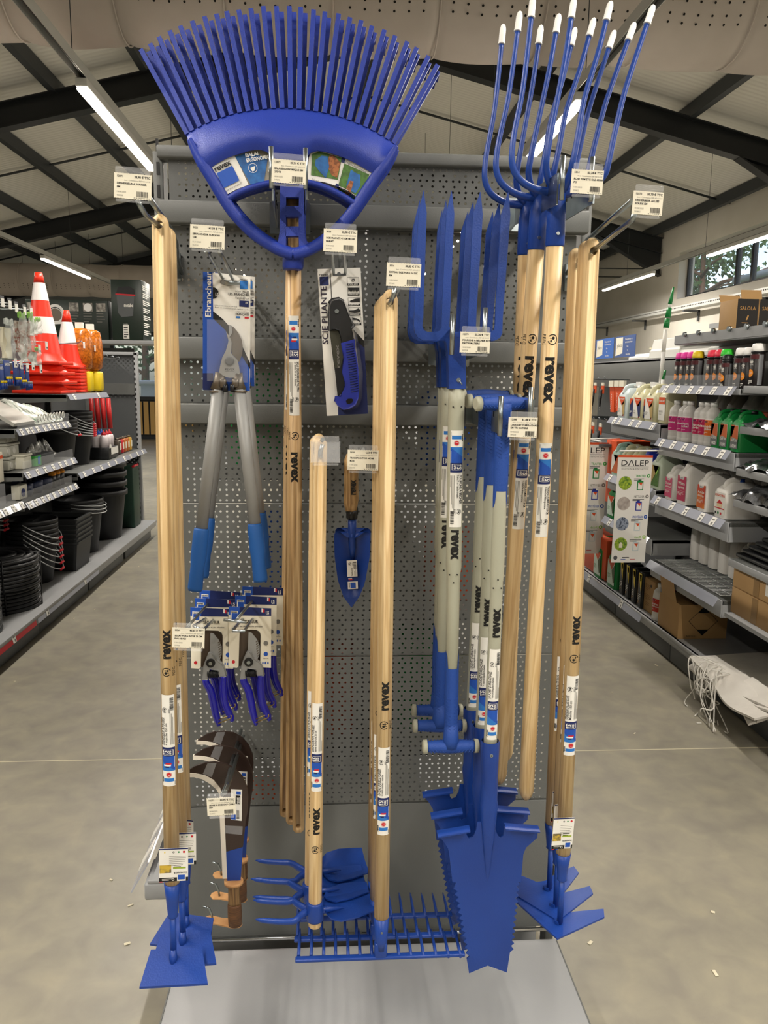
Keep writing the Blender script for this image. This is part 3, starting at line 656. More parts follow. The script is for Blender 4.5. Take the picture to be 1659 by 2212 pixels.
def sticker(mb, T, L, W, t1, t2, flag=True):
    W2 = W/2; n = 8; z = .0002
    mb.t(T); mb.m(WHITE).rect(-W2, 0, W2, L, 0, n)
    mb.m(LBLUE).rect(-W2*.72, .010*L/.2, W2*.78, .088*L, z, 6)
    mb.m(BLACK).text('revex', -W2*.78, .012*L/.2*.6, W*.26, 2*z, rot=90, bold=.03, w=.075*L)
    mb.m(GREYI).lines(W2*.93, .012*L, .07*L, 1, .002, .0008, 2*z, rot=90)
    mb.m(RED).disc(W2*.05, .128*L, W*.16, 2*z, 16); mb.m(WHITE).rect(-W2*.1, .12*L, W2*.2, .124*L, 3*z); mb.m(RED).disc(W2*.05, .128*L, W*.2, 2*z, 16, W*.185)
    mb.m(LBLUE).rect(-W2*.98, .168*L, W2*.98, .30*L, z, n)
    cu = [-W2*.98+W2*1.96*k/8 for k in range(9)]; mb.m(MBLUE).add([(u, L*(.27-.0125*k), 1.5*z) for k, u in enumerate(cu)]+[(u, .335*L, 1.5*z) for u in cu], [(k, k+1, k+10, k+9) for k in range(8)])
    mb.m(NAVY).rect(-W2*.98, .33*L, W2*.98, .43*L, 1.6*z, n)
    if flag:
        y0 = .205*L; mb.m(NAVY).rect(-W2*.45, y0, W2*.1, y0+.018*L, 2.2*z); mb.m(WHITE).rect(-W2*.65, y0+.018*L, W2*.35, y0+.036*L, 2.4*z)
        mb.m(RED).rect(-W2*.4, y0+.036*L, W2*.42, y0+.054*L, 2.4*z)
    mb.m(WHITE).text('15', -W2*.05, .355*L, W*.52, 2.6*z, rot=90, bold=.03, w=.04*L); mb.text('ANS', W2*.4, .35*L, W*.24, 2.6*z, rot=90, bold=.03, w=.045*L)
    for a, b, c, d in ((-W2*.72, .342*L, W2*.72, .345*L), (-W2*.72, .402*L, W2*.72, .405*L), (-W2*.72, .342*L, -W2*.64, .405*L), (W2*.64, .342*L, W2*.72, .405*L)): mb.rect(a, b, c, d, 2.6*z, 4)
    mb.m(WHITE).lines(W2*.9, .21*L, .2*L, 1, .002, .0007, 2.6*z, rot=90)
    mb.m(BLACK).text(t1, -W2*.5, .455*L, W*.34, 2*z, rot=90, bold=.02, w=min(.30*L, .0175*L/.3*len(t1)))
    mb.text(t2, -W2*.08, .455*L, W*.24, 2*z, rot=90, bold=.01, w=.24*L)
    mb.m(GREYI)
    for k, ln in ((0, .36), (1, .34), (2, .3), (3, .12)): mb.rect(W2*.3+k*W*.09, .46*L, W2*.3+k*W*.09+W*.035, (.46+ln)*L, 2*z)
    mb.m(BLACK)
    p = 0
    for k in range(20):
        bw = .14*L/20*random.choice((.35, .55, .75)); mb.rect(W2*.3, .83*L+p, W2*.85, .83*L+p+bw, 2*z, 3); p += .14*L/20
    pefc(mb, -W2*.45, .835*L, W*.2, 2*z)
    mb.t(None); return mb
def pefc(mb, x, y, r, z=0, txt=True):
    """ring with two small trees and four letters, all reading upwards"""
    mb.m(BLACK); n = 18
    a = [R_(20+300*k/n) for k in range(n+1)]
    mb.add([(x+r*math.cos(t), y+r*math.sin(t), z) for t in a]+[(x+r*.82*math.cos(t), y+r*.82*math.sin(t), z) for t in a], [(i, i+1, i+n+2, i+n+1) for i in range(n)])
    mb.add([(x+r*.35, y+r*.0, z), (x-r*.55, y+r*.28, z), (x+r*.35, y+r*.56, z)], [(0, 1, 2)]); mb.disc(x-r*.12, y-r*.25, r*.3, z, 10)
    mb.rect(x+r*.1, y-r*.3, x+r*.55, y-r*.18, z); mb.rect(x+r*.3, y+r*.22, x+r*.55, y+r*.34, z)
    if txt: mb.text('PEFC', x+r*2.05, y-r*.95, r*1.05, z, rot=90, w=r*2)
def brand(mb, T, y, W, L, logo=True, ly=None, lr=.0085):
    mb.t(T); mb.m(BLACK).text('revex', W*.42, y, W*1.55, .0001, rot=90, bold=.045, w=L)
    mb.t(None)
    if logo: mb.extra = MB(BLACK).t(T); pefc(mb.extra, -W*.05, ly, lr, .0001); mb.extra.t(None)
def drill(o, ax, py, r=.0072):
    c = ax.at(ax.py(py)); return cut(o, MB(HOLE).tube([c+ax.nf*.04, c-ax.nf*.04], r, 14))

# ---- push weeders, left ------------------------------------------------
def weeder(root, A, B, sock_y, ring_y, tip_y, lab_y, brand_y, pefc_y, t1, t2, blade, r=.0142, bx=(0, 0)):
    ax = Axis(A, B, r, r*1.04); h = MB(WOOD); ts = ax.py(sock_y)
    ax.rod(h, 0, ts+.004, round0=.016, n=24); o = h.build('handle', root)
    m = MB(WHITE); L = ax.py(lab_y[1])-ax.py(lab_y[0]); sticker(m, ax.wrap(ax.py(lab_y[1])), L, .026, t1, t2); m.build('sticker', root)
    m = MB(BLACK); t = ax.py(brand_y[1]); brand(m, ax.wrap(t), 0, .017, t-ax.py(brand_y[0]), True, t-ax.py(pefc_y)); m.build('brand_print', root)
    return ax, o
def hangtag(root, T, w, h, brandblock=True):
    m = MB(WHITE).t(T); m.box((0, 0, 0), (w, h, .0006)); z = .0005
    m.m(NAVY).rect(-w/2, h*.46, w/2, h/2, z); m.m(BLACK).rect(-w/2, -h/2, w*.5, -h*.38, z); m.m(WHITE).rect(w*.12, -h*.49, w*.42, -h*.26, 2*z); m.m(MBLUE).rect(w*.15, -h*.44, w*.39, -h*.3, 3*z)
    m.m(RED).disc(w*.36, h*.38, h*.035, z, 12); m.m(GREEN).disc(w*.18, h*.38, h*.025, z, 10); m.m(BLACK).disc(0, h*.38, h*.028, z, 10, h*.014); m.m(YEL).disc(-w*.3, h*.38, h*.02, z, 8)
    m.m(BLACK).text('DESHERBEUR', w*.45, -h*.22, h*.075, z, rot=180, bold=.02, w=w*.45); m.m(GREYI)
    m.lines(-w*.15, h*.25, w*.58, 6, h*.055, h*.012, z); m.m(mat('lime_print', '93a83a', .6)).rect(-w*.02, -h*.12, w*.42, -h*.07, z); m.m(BLACK).lines(0, 0-h*.02, w*.42, 2, h*.05, h*.02, z)
    ph = mat('photo_print', '6b6040', .5, c2='c9a93a', scale=90, lo=.45, hi=.6); m.m(ph).rect(-w*.48, -h*.24, -w*.08, 0, z)
    m.m(WHITE).lines(-w*.4, -h*.42, w*.4, 2, h*.04, h*.01, 2*z); m.m(WHITE).disc(-w*.02, -h*.44, h*.035, 2*z, 12, h*.022)
    m.m(RED).rect(-w*.48, -h*.515, -w*.38, -h*.49, 2*z); m.m(MBLUE).rect(-w*.28, -h*.515, -w*.2, -h*.49, 2*z)
    m.t(None); return m.build('hang_tag', root)
def neck(root, ax, y0, y1, y2, r1=.0105, r2=.0065, end=None):
    m = MB(BLUE); t0, t1, t2 = ax.py(y0), ax.py(y1), ax.py(y2)
    m.tube([ax.at(t0), ax.at((t0+t1)/2), ax.at(t1), ax.at(t1+.003), ax.at(t1+.007)], [ax.rb+.0012, ax.rb*.86, r1, r1+.001, r2], 20)
    m.build('socket', root)
    m = MB(BLUE); m.tube([ax.at(t1), ax.at(t2)], r2, 14); m.build('shank', root); return ax.at(t2)
WA = P(346, 463, 1.42); WB = P(372, 1905, 1.42)
root = thing('push_weeder', 'push weeder at far left, frontmost of the left three, with a full white hang tag', 'weeder', WA, WB, group=None)
ax, hd = weeder(root, WA, WB, 1908, 1975, 2075, (1495, 1690), (1355, 1418), 1446, 'DÉSHERBEUR À POUSSER', '+ manche 150 cm', None)
drill(hd, ax, 488)
# the blade is a flat plate, leaning gently towards the viewer
zb_ = P(380, 2072, 1.42).z; end = neck(root, ax, 1905, 1975, 2070, .0095, .0062)
blade = [PZ(326, 2051, zb_+.008), PZ(436, 2046, zb_+.008), PZ(449, 2124, zb_-.01), PZ(301, 2132, zb_-.01)]
MB(BLUE).prism(blade, (0, 0, -.0045)).build('blade', root)
MB(BLUE).tube([end+V((0, 0, .02)), end+V((0, -.004, .004)), end+V((0, -.012, -.006))], [.0066, .0085, .004], 12).build('weld', root)
hangtag(root, frame(P(375, 1868, 1.385), (1, .08, -.03), (-.02, 0, 1)), .054, .069)
W2 = axf(P(351, 480, 1.475), P(391, 1880, 1.475)); W3 = axf(P(363, 492, 1.53), P(399, 1850, 1.525), -.28)
dup(root, 'push weeder, middle of the three at far left, its blade square to the viewer', None, M=W2)
dup(root, 'push weeder at the back of the far left three, blade turned towards the right', None, M=W3)

# ---- path weeders, right ----------------------------------------------
WA = P(1279, 514, 1.42); WB = P(1216.5, 1843, 1.42)
root = thing('path_weeder', 'path weeder with V-shaped blade, frontmost of the three at far right', 'weeder', WA, WB)
ax, hd = weeder(root, WA, WB, 1843, 1897, 1990, (1455, 1625), (1326, 1387), 1418, "DÉSHERBEUR D'ALLÉES SOUDÉ", 'Manche 150 cm', None, r=.0138)
drill(hd, ax, 545); end = neck(root, ax, 1842, 1896, 1992, .0095, .0058)
zb_ = end.z-.004
pts = [(1112, 1944), (1204, 2027), (1305.6, 1980), (1304, 1963), (1243, 1968.7), (1214, 1975), (1192, 1972), (1170, 1952), (1123, 1931)]
MB(BLUE).prism([PZ(x, y, zb_) for x, y in pts], (0, 0, -.004)).build('v_blade', root)
MB(BLUE).prism([PZ(x, y, zb_+.001) for x, y in ((1199, 1987), (1215, 1986), (1216, 1992), (1205, 1999), (1197, 1993))], (0, 0, .006)).build('weld', root)
hangtag(root, frame(P(1216, 1800, 1.385), (1, .1, -.04), (-.04, 0, 1)), .043, .066)
dup(root, 'path weeder second from the front in the far right three', None, M=axf(P(1266, 521, 1.47), P(1207, 1815, 1.47), .22))
dup(root, 'path weeder at the back left of the three at far right', None, M=axf(P(1244, 537, 1.53), P(1192, 1785, 1.53), .42))

# ---- garden rakes -------------------------------------------------------
RA = P(842, 626, 1.42); RB = P(824, 1980, 1.42)
root = thing('garden_rake', 'blue steel garden rake hanging head down, frontmost of the three right of centre', 'rake', RA, RB)
ax = Axis(RA, RB, .0145, .0150); h = MB(WOOD); ax.rod(h, 0, ax.py(1985), round0=.02, n=24); hd = h.build('handle', root); drill(hd, ax, 653)
m = MB(WHITE); a, b = ax.py(1608), ax.py(1795); sticker(m, ax.wrap(b), b-a, .024, 'RATEAU DOUILLE FORGÉE', '14 dents courbes + manche'); m.build('sticker', root)
m = MB(BLACK); a, b = ax.py(1466), ax.py(1528); brand(m, ax.wrap(b), 0, .017, b-a, True, b-ax.py(1560)); m.build('brand_print', root)
m = MB(BLUE); m.tube([ax.at(ax.py(1979)), ax.at(ax.py(2030)), ax.at(ax.py(2048))], [.0158, .0125, .0115], 20); so = m.build('socket', root)
m = MB(ZINC); c = ax.at(ax.py(2004)); m.tube([c+V((0, -.0135, 0)), c+V((0, -.0165, 0))], .0022, 10); m.build('rivet', so)
zr = P(822, 2064, 1.42).z; c = P(822, 2060, 1.42)
MB(BLUE).box((c.x, c.y, c.z+.012), (.026, .02, .034), .004).build('head_block', root)
xa, xb = PZ(638, 2069, zr), PZ(1005, 2064, zr)
m = MB(BLUE); m.box(((xa.x+xb.x)/2, (xa.y+xb.y)/2, zr), (xb.x-xa.x, .013, .007), .002); m.build('rake_bar', root)
tx = [645, 672, 699, 725, 752, 778, 804, None, 862, 888, 915, 942, 969, 995]
tx = [x if x else 833 for x in tx]
for x in tx:
    p = PZ(x, 2066, zr)
    m = MB(BLUE); m.tube([p, p+V((0, .035, .001)), p+V((0, .066, 0)), p+V((0, .086, -.003))], [.0044, .0040, .0026, .0008], 8, ry=[.0035, .0032, .0026, .001]); m.build('tooth', root)
for lab, y, dx in (('blue steel garden rake, middle of the three behind the front rake handle', .062, -1), ('blue steel garden rake hanging furthest back, teeth against the lower panel', .124, -3)):
    M = root.matrix_basis.copy(); M.translation = M.translation+V((dx*.001-.004, y, -.003)); dup(root, lab, None, M=M)

# ---- fork hoes (serfouettes) -------------------------------------------
SA = P(693, 948, 1.45); SB = P(680, 2004, 1.45)
root = thing('fork_hoe', 'two-pronged fork hoe with a blue head, frontmost of three at lower centre', 'hoe', SA, SB)
ax = Axis(SA, SB, .0118, .0135); h = MB(WOOD); ax.rod(h, 0, ax.L, round0=.01, round1=.008, n=24); hd = h.build('handle', root); drill(hd, ax, 982, .005)
m = MB(WHITE); a, b = ax.py(1514), ax.py(1703); sticker(m, ax.wrap(b), b-a, .022, 'SERFOUETTE FORGÉE', 'panne et fourche 30 cm'); m.build('sticker', root)
m = MB(BLACK); a, b = ax.py(1738), ax.py(1795); brand(m, ax.wrap(b), 0, .016, b-a, True, b-ax.py(1828), .008); m.build('brand_print', root)
zs = P(680, 1966, 1.45).z; c = ax.at(ax.py(1966))
m = MB(BLUE); m.tube([c+V((0, 0, .021)), c+V((0, 0, .017)), c-V((0, 0, .017)), c-V((0, 0, .021))], [.0165, .0178, .0178, .0165], 24); m.build('eye_collar', root)
f_ = lambda x, y: PZ(x, y, zs)
for pts in ([(657, 1968), (646, 1955), (628, 1944), (600, 1942), (570, 1940), (546, 1937)], [(657, 1970), (648, 1979), (636, 1989), (610, 1991), (575, 1989), (552, 1986)]):
    q = [f_(*p) for p in pts]; q[0] = c+V((-.014, 0, 0)); q = spl(q, 4); nq = len(q); m = MB(BLUE); m.tube(q, [.0085-.0035*(k/nq) if k < nq-3 else (.004, .0028, .001)[k-nq+3] for k in range(nq)], 8, ry=[.007-.0035*(k/nq) if k < nq-2 else .0014 for k in range(nq)]); m.build('prong', root)
bp = [(699, 1964), (706, 1976), (716, 1984), (737, 1987), (771, 1977), (811, 1959), (809, 1924), (789, 1901), (740, 1904), (708, 1921), (698, 1942)]
q = [f_(*p) for p in bp]
m = MB(BLUE)
def hoe(u, v):
    a = c+V((.016, 0, 0)); y0 = q[2]; wv = math.sin(min(1, u*2.3)*math.pi/2)
    lo = V((c.x+.016+.095*u, q[3].y-.004*0+.0, 0)); hi = q[8]
    ya = c.y-.012+(q[3].y-c.y+.010)*wv+.012*u; yb = c.y+.012+(q[8].y-c.y-.012)*wv+.008*u
    y = ya+(yb-ya)*v; return V((c.x+.014+(.098)*u, y, zs-.006*math.sin(math.pi*v)*(1-u)+.012*(2*v-1)**2*.6-.006*u))
ne = [f_(*p) for p in ((699, 1964), (706, 1976), (716, 1984), (737, 1987), (771, 1977), (811, 1960))]; fe = [f_(*p) for p in ((698, 1944), (702, 1930), (710, 1918), (738, 1906), (765, 1902), (792, 1899))]
def hoe2(u, v):
    k = min(4, int(u*5)); f = u*5-k; a = ne[k]*(1-f)+ne[k+1]*f; b = fe[k]*(1-f)+fe[k+1]*f; p = a*(1-v)+b*v
    return V((p.x, p.y, zs+.004-.013*sin(pi*v)*(1-.5*u)-.010*u))
m.surf(hoe2, 20, 12, (0, 0, -.003))
m.tube([c+V((.012, 0, 0)), c+V((.026, 0, .001)), c+V((.060, .002, .0015))], [.010, .007, .0015], 10, ry=[.009, .005, .001]); m.build('hoe_blade', root)
for lab, dv in (('two-pronged fork hoe, middle of the three, prongs just behind the front pair', V((-.010, .06, .0))), ('two-pronged fork hoe furthest back, blade raised against the lower panel', V((-.006, .125, .001)))):
    M = root.matrix_basis.copy(); M.translation = M.translation+dv; dup(root, lab, None, M=M)

# ---- leaf rakes -----------------------------------------------------------
Y0 = 1.58; HA = P(632, 395, 1.615); HB = P(645, 1797, 1.72)
root = thing('leaf_rake', 'huge blue plastic leaf rake hanging head up, frontmost, with printed cards in its windows', 'rake', HA, HB)
z1 = lambda pts: zo(pts, 280, 0, 2.37)
gaps = z1([(290, 690), (305, 677), (342, 657), (382, 636), (425, 620), (462, 605), (503, 592), (543, 580), (590, 572), (630, 566), (673, 560), (715, 556), (762, 553), (803, 553), (845, 555), (890, 560), (932, 567), (975, 573), (1018, 582), (1060, 593), (1103, 606), (1143, 622), (1185, 638), (1225, 657), (1262, 677), (1297, 698), (1335, 722), (1362, 742)])
tips = z1([(60, 258), (108, 230), (152, 195), (208, 165), (262, 140), (322, 115), (385, 92), (446, 80), (498, 66), (560, 58), (622, 52), (685, 40), (752, 40), (818, 40), (876, 45), (942, 57), (1000, 68), (1070, 78), (1128, 97), (1185, 112), (1240, 140), (1303, 160), (1358, 190), (1420, 220), (1468, 250), (1528, 293), (1575, 337)])
low = [(425, 345), (433, 358), (441, 368), (447, 367), (470, 352), (490, 341), (506, 335), (520, 331), (535, 326), (550, 323), (562, 323), (575, 327), (584, 334), (600, 345), (628, 348), (656, 345), (664, 336), (672, 329), (685, 325), (705, 328), (725, 334), (745, 341), (768, 352), (790, 365), (808, 375), (816, 376), (830, 362), (846, 340)]
def band(u, v):
    i = min(26, int(u*27)); f = u*27-i
    a = V((gaps[i][0]*(1-f)+gaps[i+1][0]*f, gaps[i][1]*(1-f)+gaps[i+1][1]*f)); b = V((low[i][0]*(1-f)+low[i+1][0]*f, low[i][1]*(1-f)+low[i+1][1]*f))
    p = a*(1-v)+b*v; Yd = Y0-.030*sin(pi*(v*.75+.12))+.020*(1-v)+.05*(2*u-1)**2*.5*(1-v*.4)
    return P(p.x, p.y, Yd)
m = MB(BLUEP); m.surf(band, 54, 12, (0, .004, 0)); m.build('rake_body', root)
for i, tp in enumerate(tips):
    b0 = ((gaps[i][0]+gaps[i+1][0])/2, (gaps[i][1]+gaps[i+1][1])/2+3); u = (i+.5)/27
    Yb = Y0-.011+.020+.025*(2*u-1)**2; Yt = Y0+.035+.01*(2*u-1)**2
    A_ = P(b0[0], b0[1], Yb+.002); Bt = P(tp[0], tp[1], Yt); dr = (Bt-A_).normalized(); mid = (A_+Bt)/2+V((0, .006, 0))
    side = V((1, 0, 0)); 
    m = MB(BLUEP); m.tube([A_, mid, Bt, Bt+V((0, .010, .001)), Bt+V((0, .026, -.008))], [.0044, .0044, .0043, .0042, .003], 4, ry=[.006, .0062, .0055, .003, .002], up=(0, 1, 0), sq=True)
    m.build('tine', root)
def arm(pts, r, Ys=Y0, ry=None, nm='side_arm'):
    q = spl([P(x, y, Ys+(dy[0] if dy else 0)) for x, y, *dy in pts], 6); n_ = len(q); r = (r+[r[-1]]*n_)[:n_] if isinstance(r, list) else r; ry = (ry+[ry[-1]]*n_)[:n_] if isinstance(ry, list) else ry; m = MB(BLUEP); m.tube(q, r, 14, ry=ry); return m.build(nm, root)
arm([(409, 300), (422, 328), (438, 354), (456, 383), (475, 415), (491, 441), (514, 471), (551, 507), (597, 536), (633, 549)], [.005+.0062*min(1, k/12) for k in range(55)], Y0, [.005+.0045*min(1, k/12) for k in range(55)])
arm([(856, 315), (844, 338), (827, 362), (811, 384), (788, 418), (763, 455), (736, 487), (699, 520), (665, 540), (633, 549)], [.005+.0062*min(1, k/12) for k in range(61)], Y0, [.005+.0045*min(1, k/12) for k in range(61)])
arm([(488, 434), (512, 419), (545, 406), (580, 397), (612, 394), (635, 393), (665, 395), (700, 405), (735, 421), (762, 438), (776, 448)], .0062, Y0+.002, .010, 'window_sill')
m = MB(BLUEP)
for x0, x1 in ((605, 617), (646, 656)): m.prism(pl([(x0-1, 330), (x1+1, 330), (x1+.5, 400), (x1+1, 500), (x1+(8 if x0 > 620 else 0), 545), (x0-(8 if x0 < 620 else 0), 545), (x0-1, 500), (x0, 400)], Y0-.003), (0, .016, 0))
for y0, y1 in ((330, 399), (402, 426), (445, 468), (489, 510), (534, 556)): m.prism(pl([(616, y0), (647, y0), (647, y1), (616, y1)], Y0-.003), (0, .016, 0))
m.build('ladder_spine', root)
ax = Axis(HA, HB, .0138, .0142)
m = MB(BLUEP)
for s_ in (-1, 1):
    m.prism(pl([(633+s_*22, 508), (633+s_*27, 520), (633+s_*38, 529), (633+s_*30, 545), (633+s_*16, 558), (633, 560), (633, 545), (633+s_*16, 540)], Y0-.001), (0, .014, 0))
m.tube([P(632.5, 548, 1.6), P(632.5, 556, 1.6), P(632.5, 576, 1.605), P(632.5, 583, 1.605)], [.0165, .019, .019, .0175], 24); m.build('handle_collar', root)
h = MB(WOODD); ax.rod(h, 0, ax.L, round1=.012, n=24); hd = h.build('handle', root); drill(hd, ax, 1777, .006)
m = MB(WHITE); a, b = ax.py(682), ax.py(896); sticker(m, ax.wrap(a, True), b-a, .0225, 'BALAI ERGONOMIQUE POLYPRO', '27 dents 70 cm + manche'); m.build('sticker', root)
m = MB(BLACK); a, b = ax.py(975), ax.py(1040); brand(m, ax.wrap(a, True), 0, .017, b-a, True, -(ax.py(940)-a)*-1 if False else (ax.py(940)-a), .0085); m.build('brand_print', root)
# window cards
def cardp(pts, dy=.003): return pl(pts, Y0+dy)
lo_ = cardp([(447, 367), (476, 349), (506, 335), (520, 362), (537, 399), (508, 410), (480, 426)], .0)
m = MB(WHITE); m.prism(lo_, (0, .001, 0)); T = frame(P(492, 381, Y0-.002), (1, 0, .50), (-.50, 0, 1)); m.t(T)
m.m(MBLUE).rect(-.0165, -.0155, .0165, .0135, .0006); m.m(BLACK).text('revex', 0, .0165, .0145, .0006, 'c', bold=.03); m.m(GREYI).text('www.revex.fr', .001, -.0235, .0068, .0006, 'c'); m.t(None)
m.build('logo_card', root)
PHB = mat('leaf_rake_photo', '23558f', .5, c2='2c6fb4', scale=60)
m = MB(mat('grey_card', '8f887a', .6)); m.prism(cardp([(506, 335), (528, 328), (552, 321), (575, 323), (590, 333), (600, 350), (604, 392), (570, 394), (537, 399), (520, 365)], .002), (0, .001, 0))
T = frame(P(560, 356, Y0-.001), (1, 0, .2), (-.2, 0, 1)); m.m(PHB).prism(cardp([(508, 338), (530, 331), (560, 335), (578, 345), (570, 394), (541, 398)], .0008), (0, .001, 0)); m.t(T)
m.m(WHITE).text('BALAI', -.022, .017, .0095, .0012, bold=.03); m.text('ERGONOMIQUE', -.022, .008, .0095, .0012, bold=.03, w=.054)
m.disc(-.013, -.004, .0085, .0012, 20, .0078); m.add([(-.018, -.003, .0013), (-.008, -.001, .0013), (-.011, -.009, .0013), (-.015, -.010, .0013)], [(0, 1, 2, 3)]); m.m(WHITE).rect(.015, -.019, .034, -.012, .0012); m.m(NAVY).rect(.016, -.018, .022, -.013, .0014)
m.t(None); m.build('title_card', root)
GRASS = mat('grass_photo', '3c5a28', .5, c2='4f7a35', scale=120); LEAVES = mat('brown_leaf_photo', '7d4a2a', .5, c2='a8673c', scale=160, lo=.45, hi=.55)
m = MB(WHITE); m.prism(cardp([(667, 340), (672, 329), (690, 325), (740, 340), (745, 355), (734, 400), (727, 402), (700, 393), (663, 389)], .001), (0, .001, 0))
m.m(GRASS).prism(cardp([(674, 333), (690, 327), (738, 341), (730, 388), (672, 378)], -.0002), (0, .001, 0))
m.m(LEAVES).prism(cardp([(712, 335), (722, 336), (736, 352), (728, 384), (716, 378), (706, 355)], -.0006), (0, .001, 0)); m.m(PHB).prism(cardp([(682, 345), (695, 336), (708, 338), (711, 360), (704, 385), (688, 368), (680, 356)], -.0008), (0, .001, 0))
m.t(frame(P(674, 387, Y0-.001), (1, 0, -.22), (.22, 0, 1))).m(BLACK).text('Léger', 0, -.0025, .006, .0004); m.t(None)
m.build('photo_card', root)
m = MB(WHITE); m.prism(cardp([(744, 341), (776, 355), (809, 374), (794, 405), (780, 433), (754, 413), (727, 401)], .001), (0, .001, 0))
m.m(NAVY).prism(cardp([(738, 340), (746, 342), (744, 352), (737, 350)], -.0002), (0, .001, 0)); m.prism(cardp([(726, 396), (733, 399), (731, 405), (724, 401)], -.0002), (0, .001, 0))
m.m(GRASS).prism(cardp([(744, 353), (798, 377), (776, 428), (754, 411), (731, 400)], -.0002), (0, .001, 0)); m.m(PHB).prism(cardp([(758, 366), (766, 372), (778, 378), (778, 402), (768, 417), (756, 412), (748, 400)], -.0006), (0, .001, 0))
m.m(LEAVES).prism(cardp([(756, 390), (764, 392), (757, 416), (748, 407)], -.0010), (0, .001, 0))
m.t(frame(P(747, 350, Y0-.001), (1, 0, -.45), (.45, 0, 1))).m(BLACK).text('Poignée ergonomique', 0, -.001, .0052, .0005, w=.042); m.t(None)
m.build('photo_card', root)
dup(root, 'blue plastic leaf rake, second, its tine tips showing just right of the front ones', None, M=axf(P(637, 398, 1.65), P(630, 1768, 1.745)))
dup(root, 'blue plastic leaf rake furthest back, handle end shortest at lower centre', None, M=axf(P(634, 404, 1.685), P(616, 1745, 1.775)))

# ---- manure forks ---------------------------------------------------------
z2 = lambda pts: zo(pts, 860, 0, 2.765)
FA = P(1203, 440, 1.42); FB = P(1136, 1727, 1.50)
root = thing('manure_fork', 'four-tined manure fork with white tine caps, frontmost of three, hanging tines up at upper right', 'fork', FA, FB)
ax = Axis(FA, FB, .0150, .0155)
h = MB(WOOD); ax.rod(h, .03, ax.L, round1=.03, n=24); h.build('handle', root)
a, b = ax.py(446), ax.py(533)
m = MB(BLUE); m.tube([ax.at(a-.035), ax.at(a-.01), ax.at(a+.004), ax.at(b-.003), ax.at(b)], [.011, .0145, .0162, .0168, .0155], 24); so = m.build('socket', root)
c = ax.at(ax.py(508)); MB(ZINC).tube([c+V((0, -.015, 0)), c+V((0, -.0185, 0))], .003, 10).build('rivet', so)
hub = z2([(960, 1165)])[0]
tines = [[(795, 95), (770, 330), (740, 560), (700, 760), (682, 880), (680, 970), (705, 1045), (760, 1100), (840, 1135), (935, 1150)],
         [(1035, 100), (1000, 330), (950, 600), (915, 780), (888, 940), (885, 1010), (905, 1090), (945, 1150)],
         [(1245, 115), (1190, 330), (1110, 600), (1070, 830), (1045, 960), (1030, 1030), (1005, 1100), (975, 1150)],
         [(1490, 135), (1420, 340), (1350, 560), (1295, 790), (1258, 960), (1235, 1040), (1180, 1095), (1090, 1130), (985, 1155)]]
for pts in tines:
    q = z2(pts); N = len(q); w3 = [P(x, y, 1.42+(-.05 if i > N*.55 else 0)*0-.035*math.sin(math.pi*min(1, i/(N-1)))) for i, (x, y) in enumerate(q)]
    s3_ = spl(w3, 5); n_ = len(s3_); m = MB(BLUE); m.tube(s3_, [.0044+.0032*(k/n_)**2 for k in range(n_)], 10); ti = m.build('tine', root)
    d_ = (w3[0]-w3[1]).normalized(); m = MB(WHITEP); m.tube([w3[0]-d_*.004, w3[0]-d_*.002, w3[0], w3[0]+d_*.024, w3[0]+d_*.031, w3[0]+d_*.034], [.0068, .0068, .006, .0058, .004, .001], 12); m.build('tine_cap', ti)
m = MB(BLUE); hp = P(hub[0], hub[1], 1.42); m.tube([hp+V((0, 0, .012)), hp, hp-V((0, 0, .03))], [.008, .0125, .012], 16); m.build('neck', root)
a, b = ax.py(955), ax.py(1156)
m = MB(WHITE); sticker(m, ax.wrap(a, True), b-a, .026, 'FOURCHE À FUMIER 4 DTS 30 CM', '+ manche frêne pomme', False); m.build('sticker', root)
a, b = ax.py(771), ax.py(871); m = MB(BLACK); brand(m, ax.wrap(a, True), 0, .021, b-a, True, ax.py(733)-a, .0095); m.build('brand_print', root)
dup(root, 'four-tined manure fork, middle of the three at upper right', None, M=axf(P(1164, 452, 1.485), P(1078, 1690, 1.56)))
dup(root, 'four-tined manure fork furthest back and left of the three', None, M=axf(P(1139, 466, 1.545), P(1093, 1648, 1.66)))

# ---- T handle helper ---------------------------------------------------------
def t_handle(root, c, half, r, xd, down, name='t_handle'):
    m = MB(BLUEG); xd = V(xd).normalized(); q = [c+xd*(half*k/8) for k in range(-8, 9)]
    m.tube(q, [r*(.93+.10*math.cos(k/8*math.pi)) for k in range(-8, 9)], 20)
    for k in range(-6, 7):
        if abs(k) < 1: continue
        p = c+xd*(half*k/7.2); s_ = 1 if k > 0 else -1
        for a0 in (.2, 1.35): m.tube([p+V((0, -math.cos(a0+j*.2)*(r*1.0+.0004), math.sin(a0-.8+j*.2)*(r*1.0)))*1.0+xd*(s_*j*.0022) for j in range(4)], .0007, 4)
    m.tube([c-V(down)*0, c+V(down)*r*1.2, c+V(down)*.05], [r*1.25, r*1.15, r*1.0], 18)
    o = m.build(name, root)
    for s_ in (-1, 1):
        e = MB(TAUPE); p = c+xd*(half*s_); e.tube([p, p+xd*(s_*.0075), p+xd*(s_*.0095)], [r*1.04, r*1.0, r*.7], 20); e.build('end_cap', o)
    return o
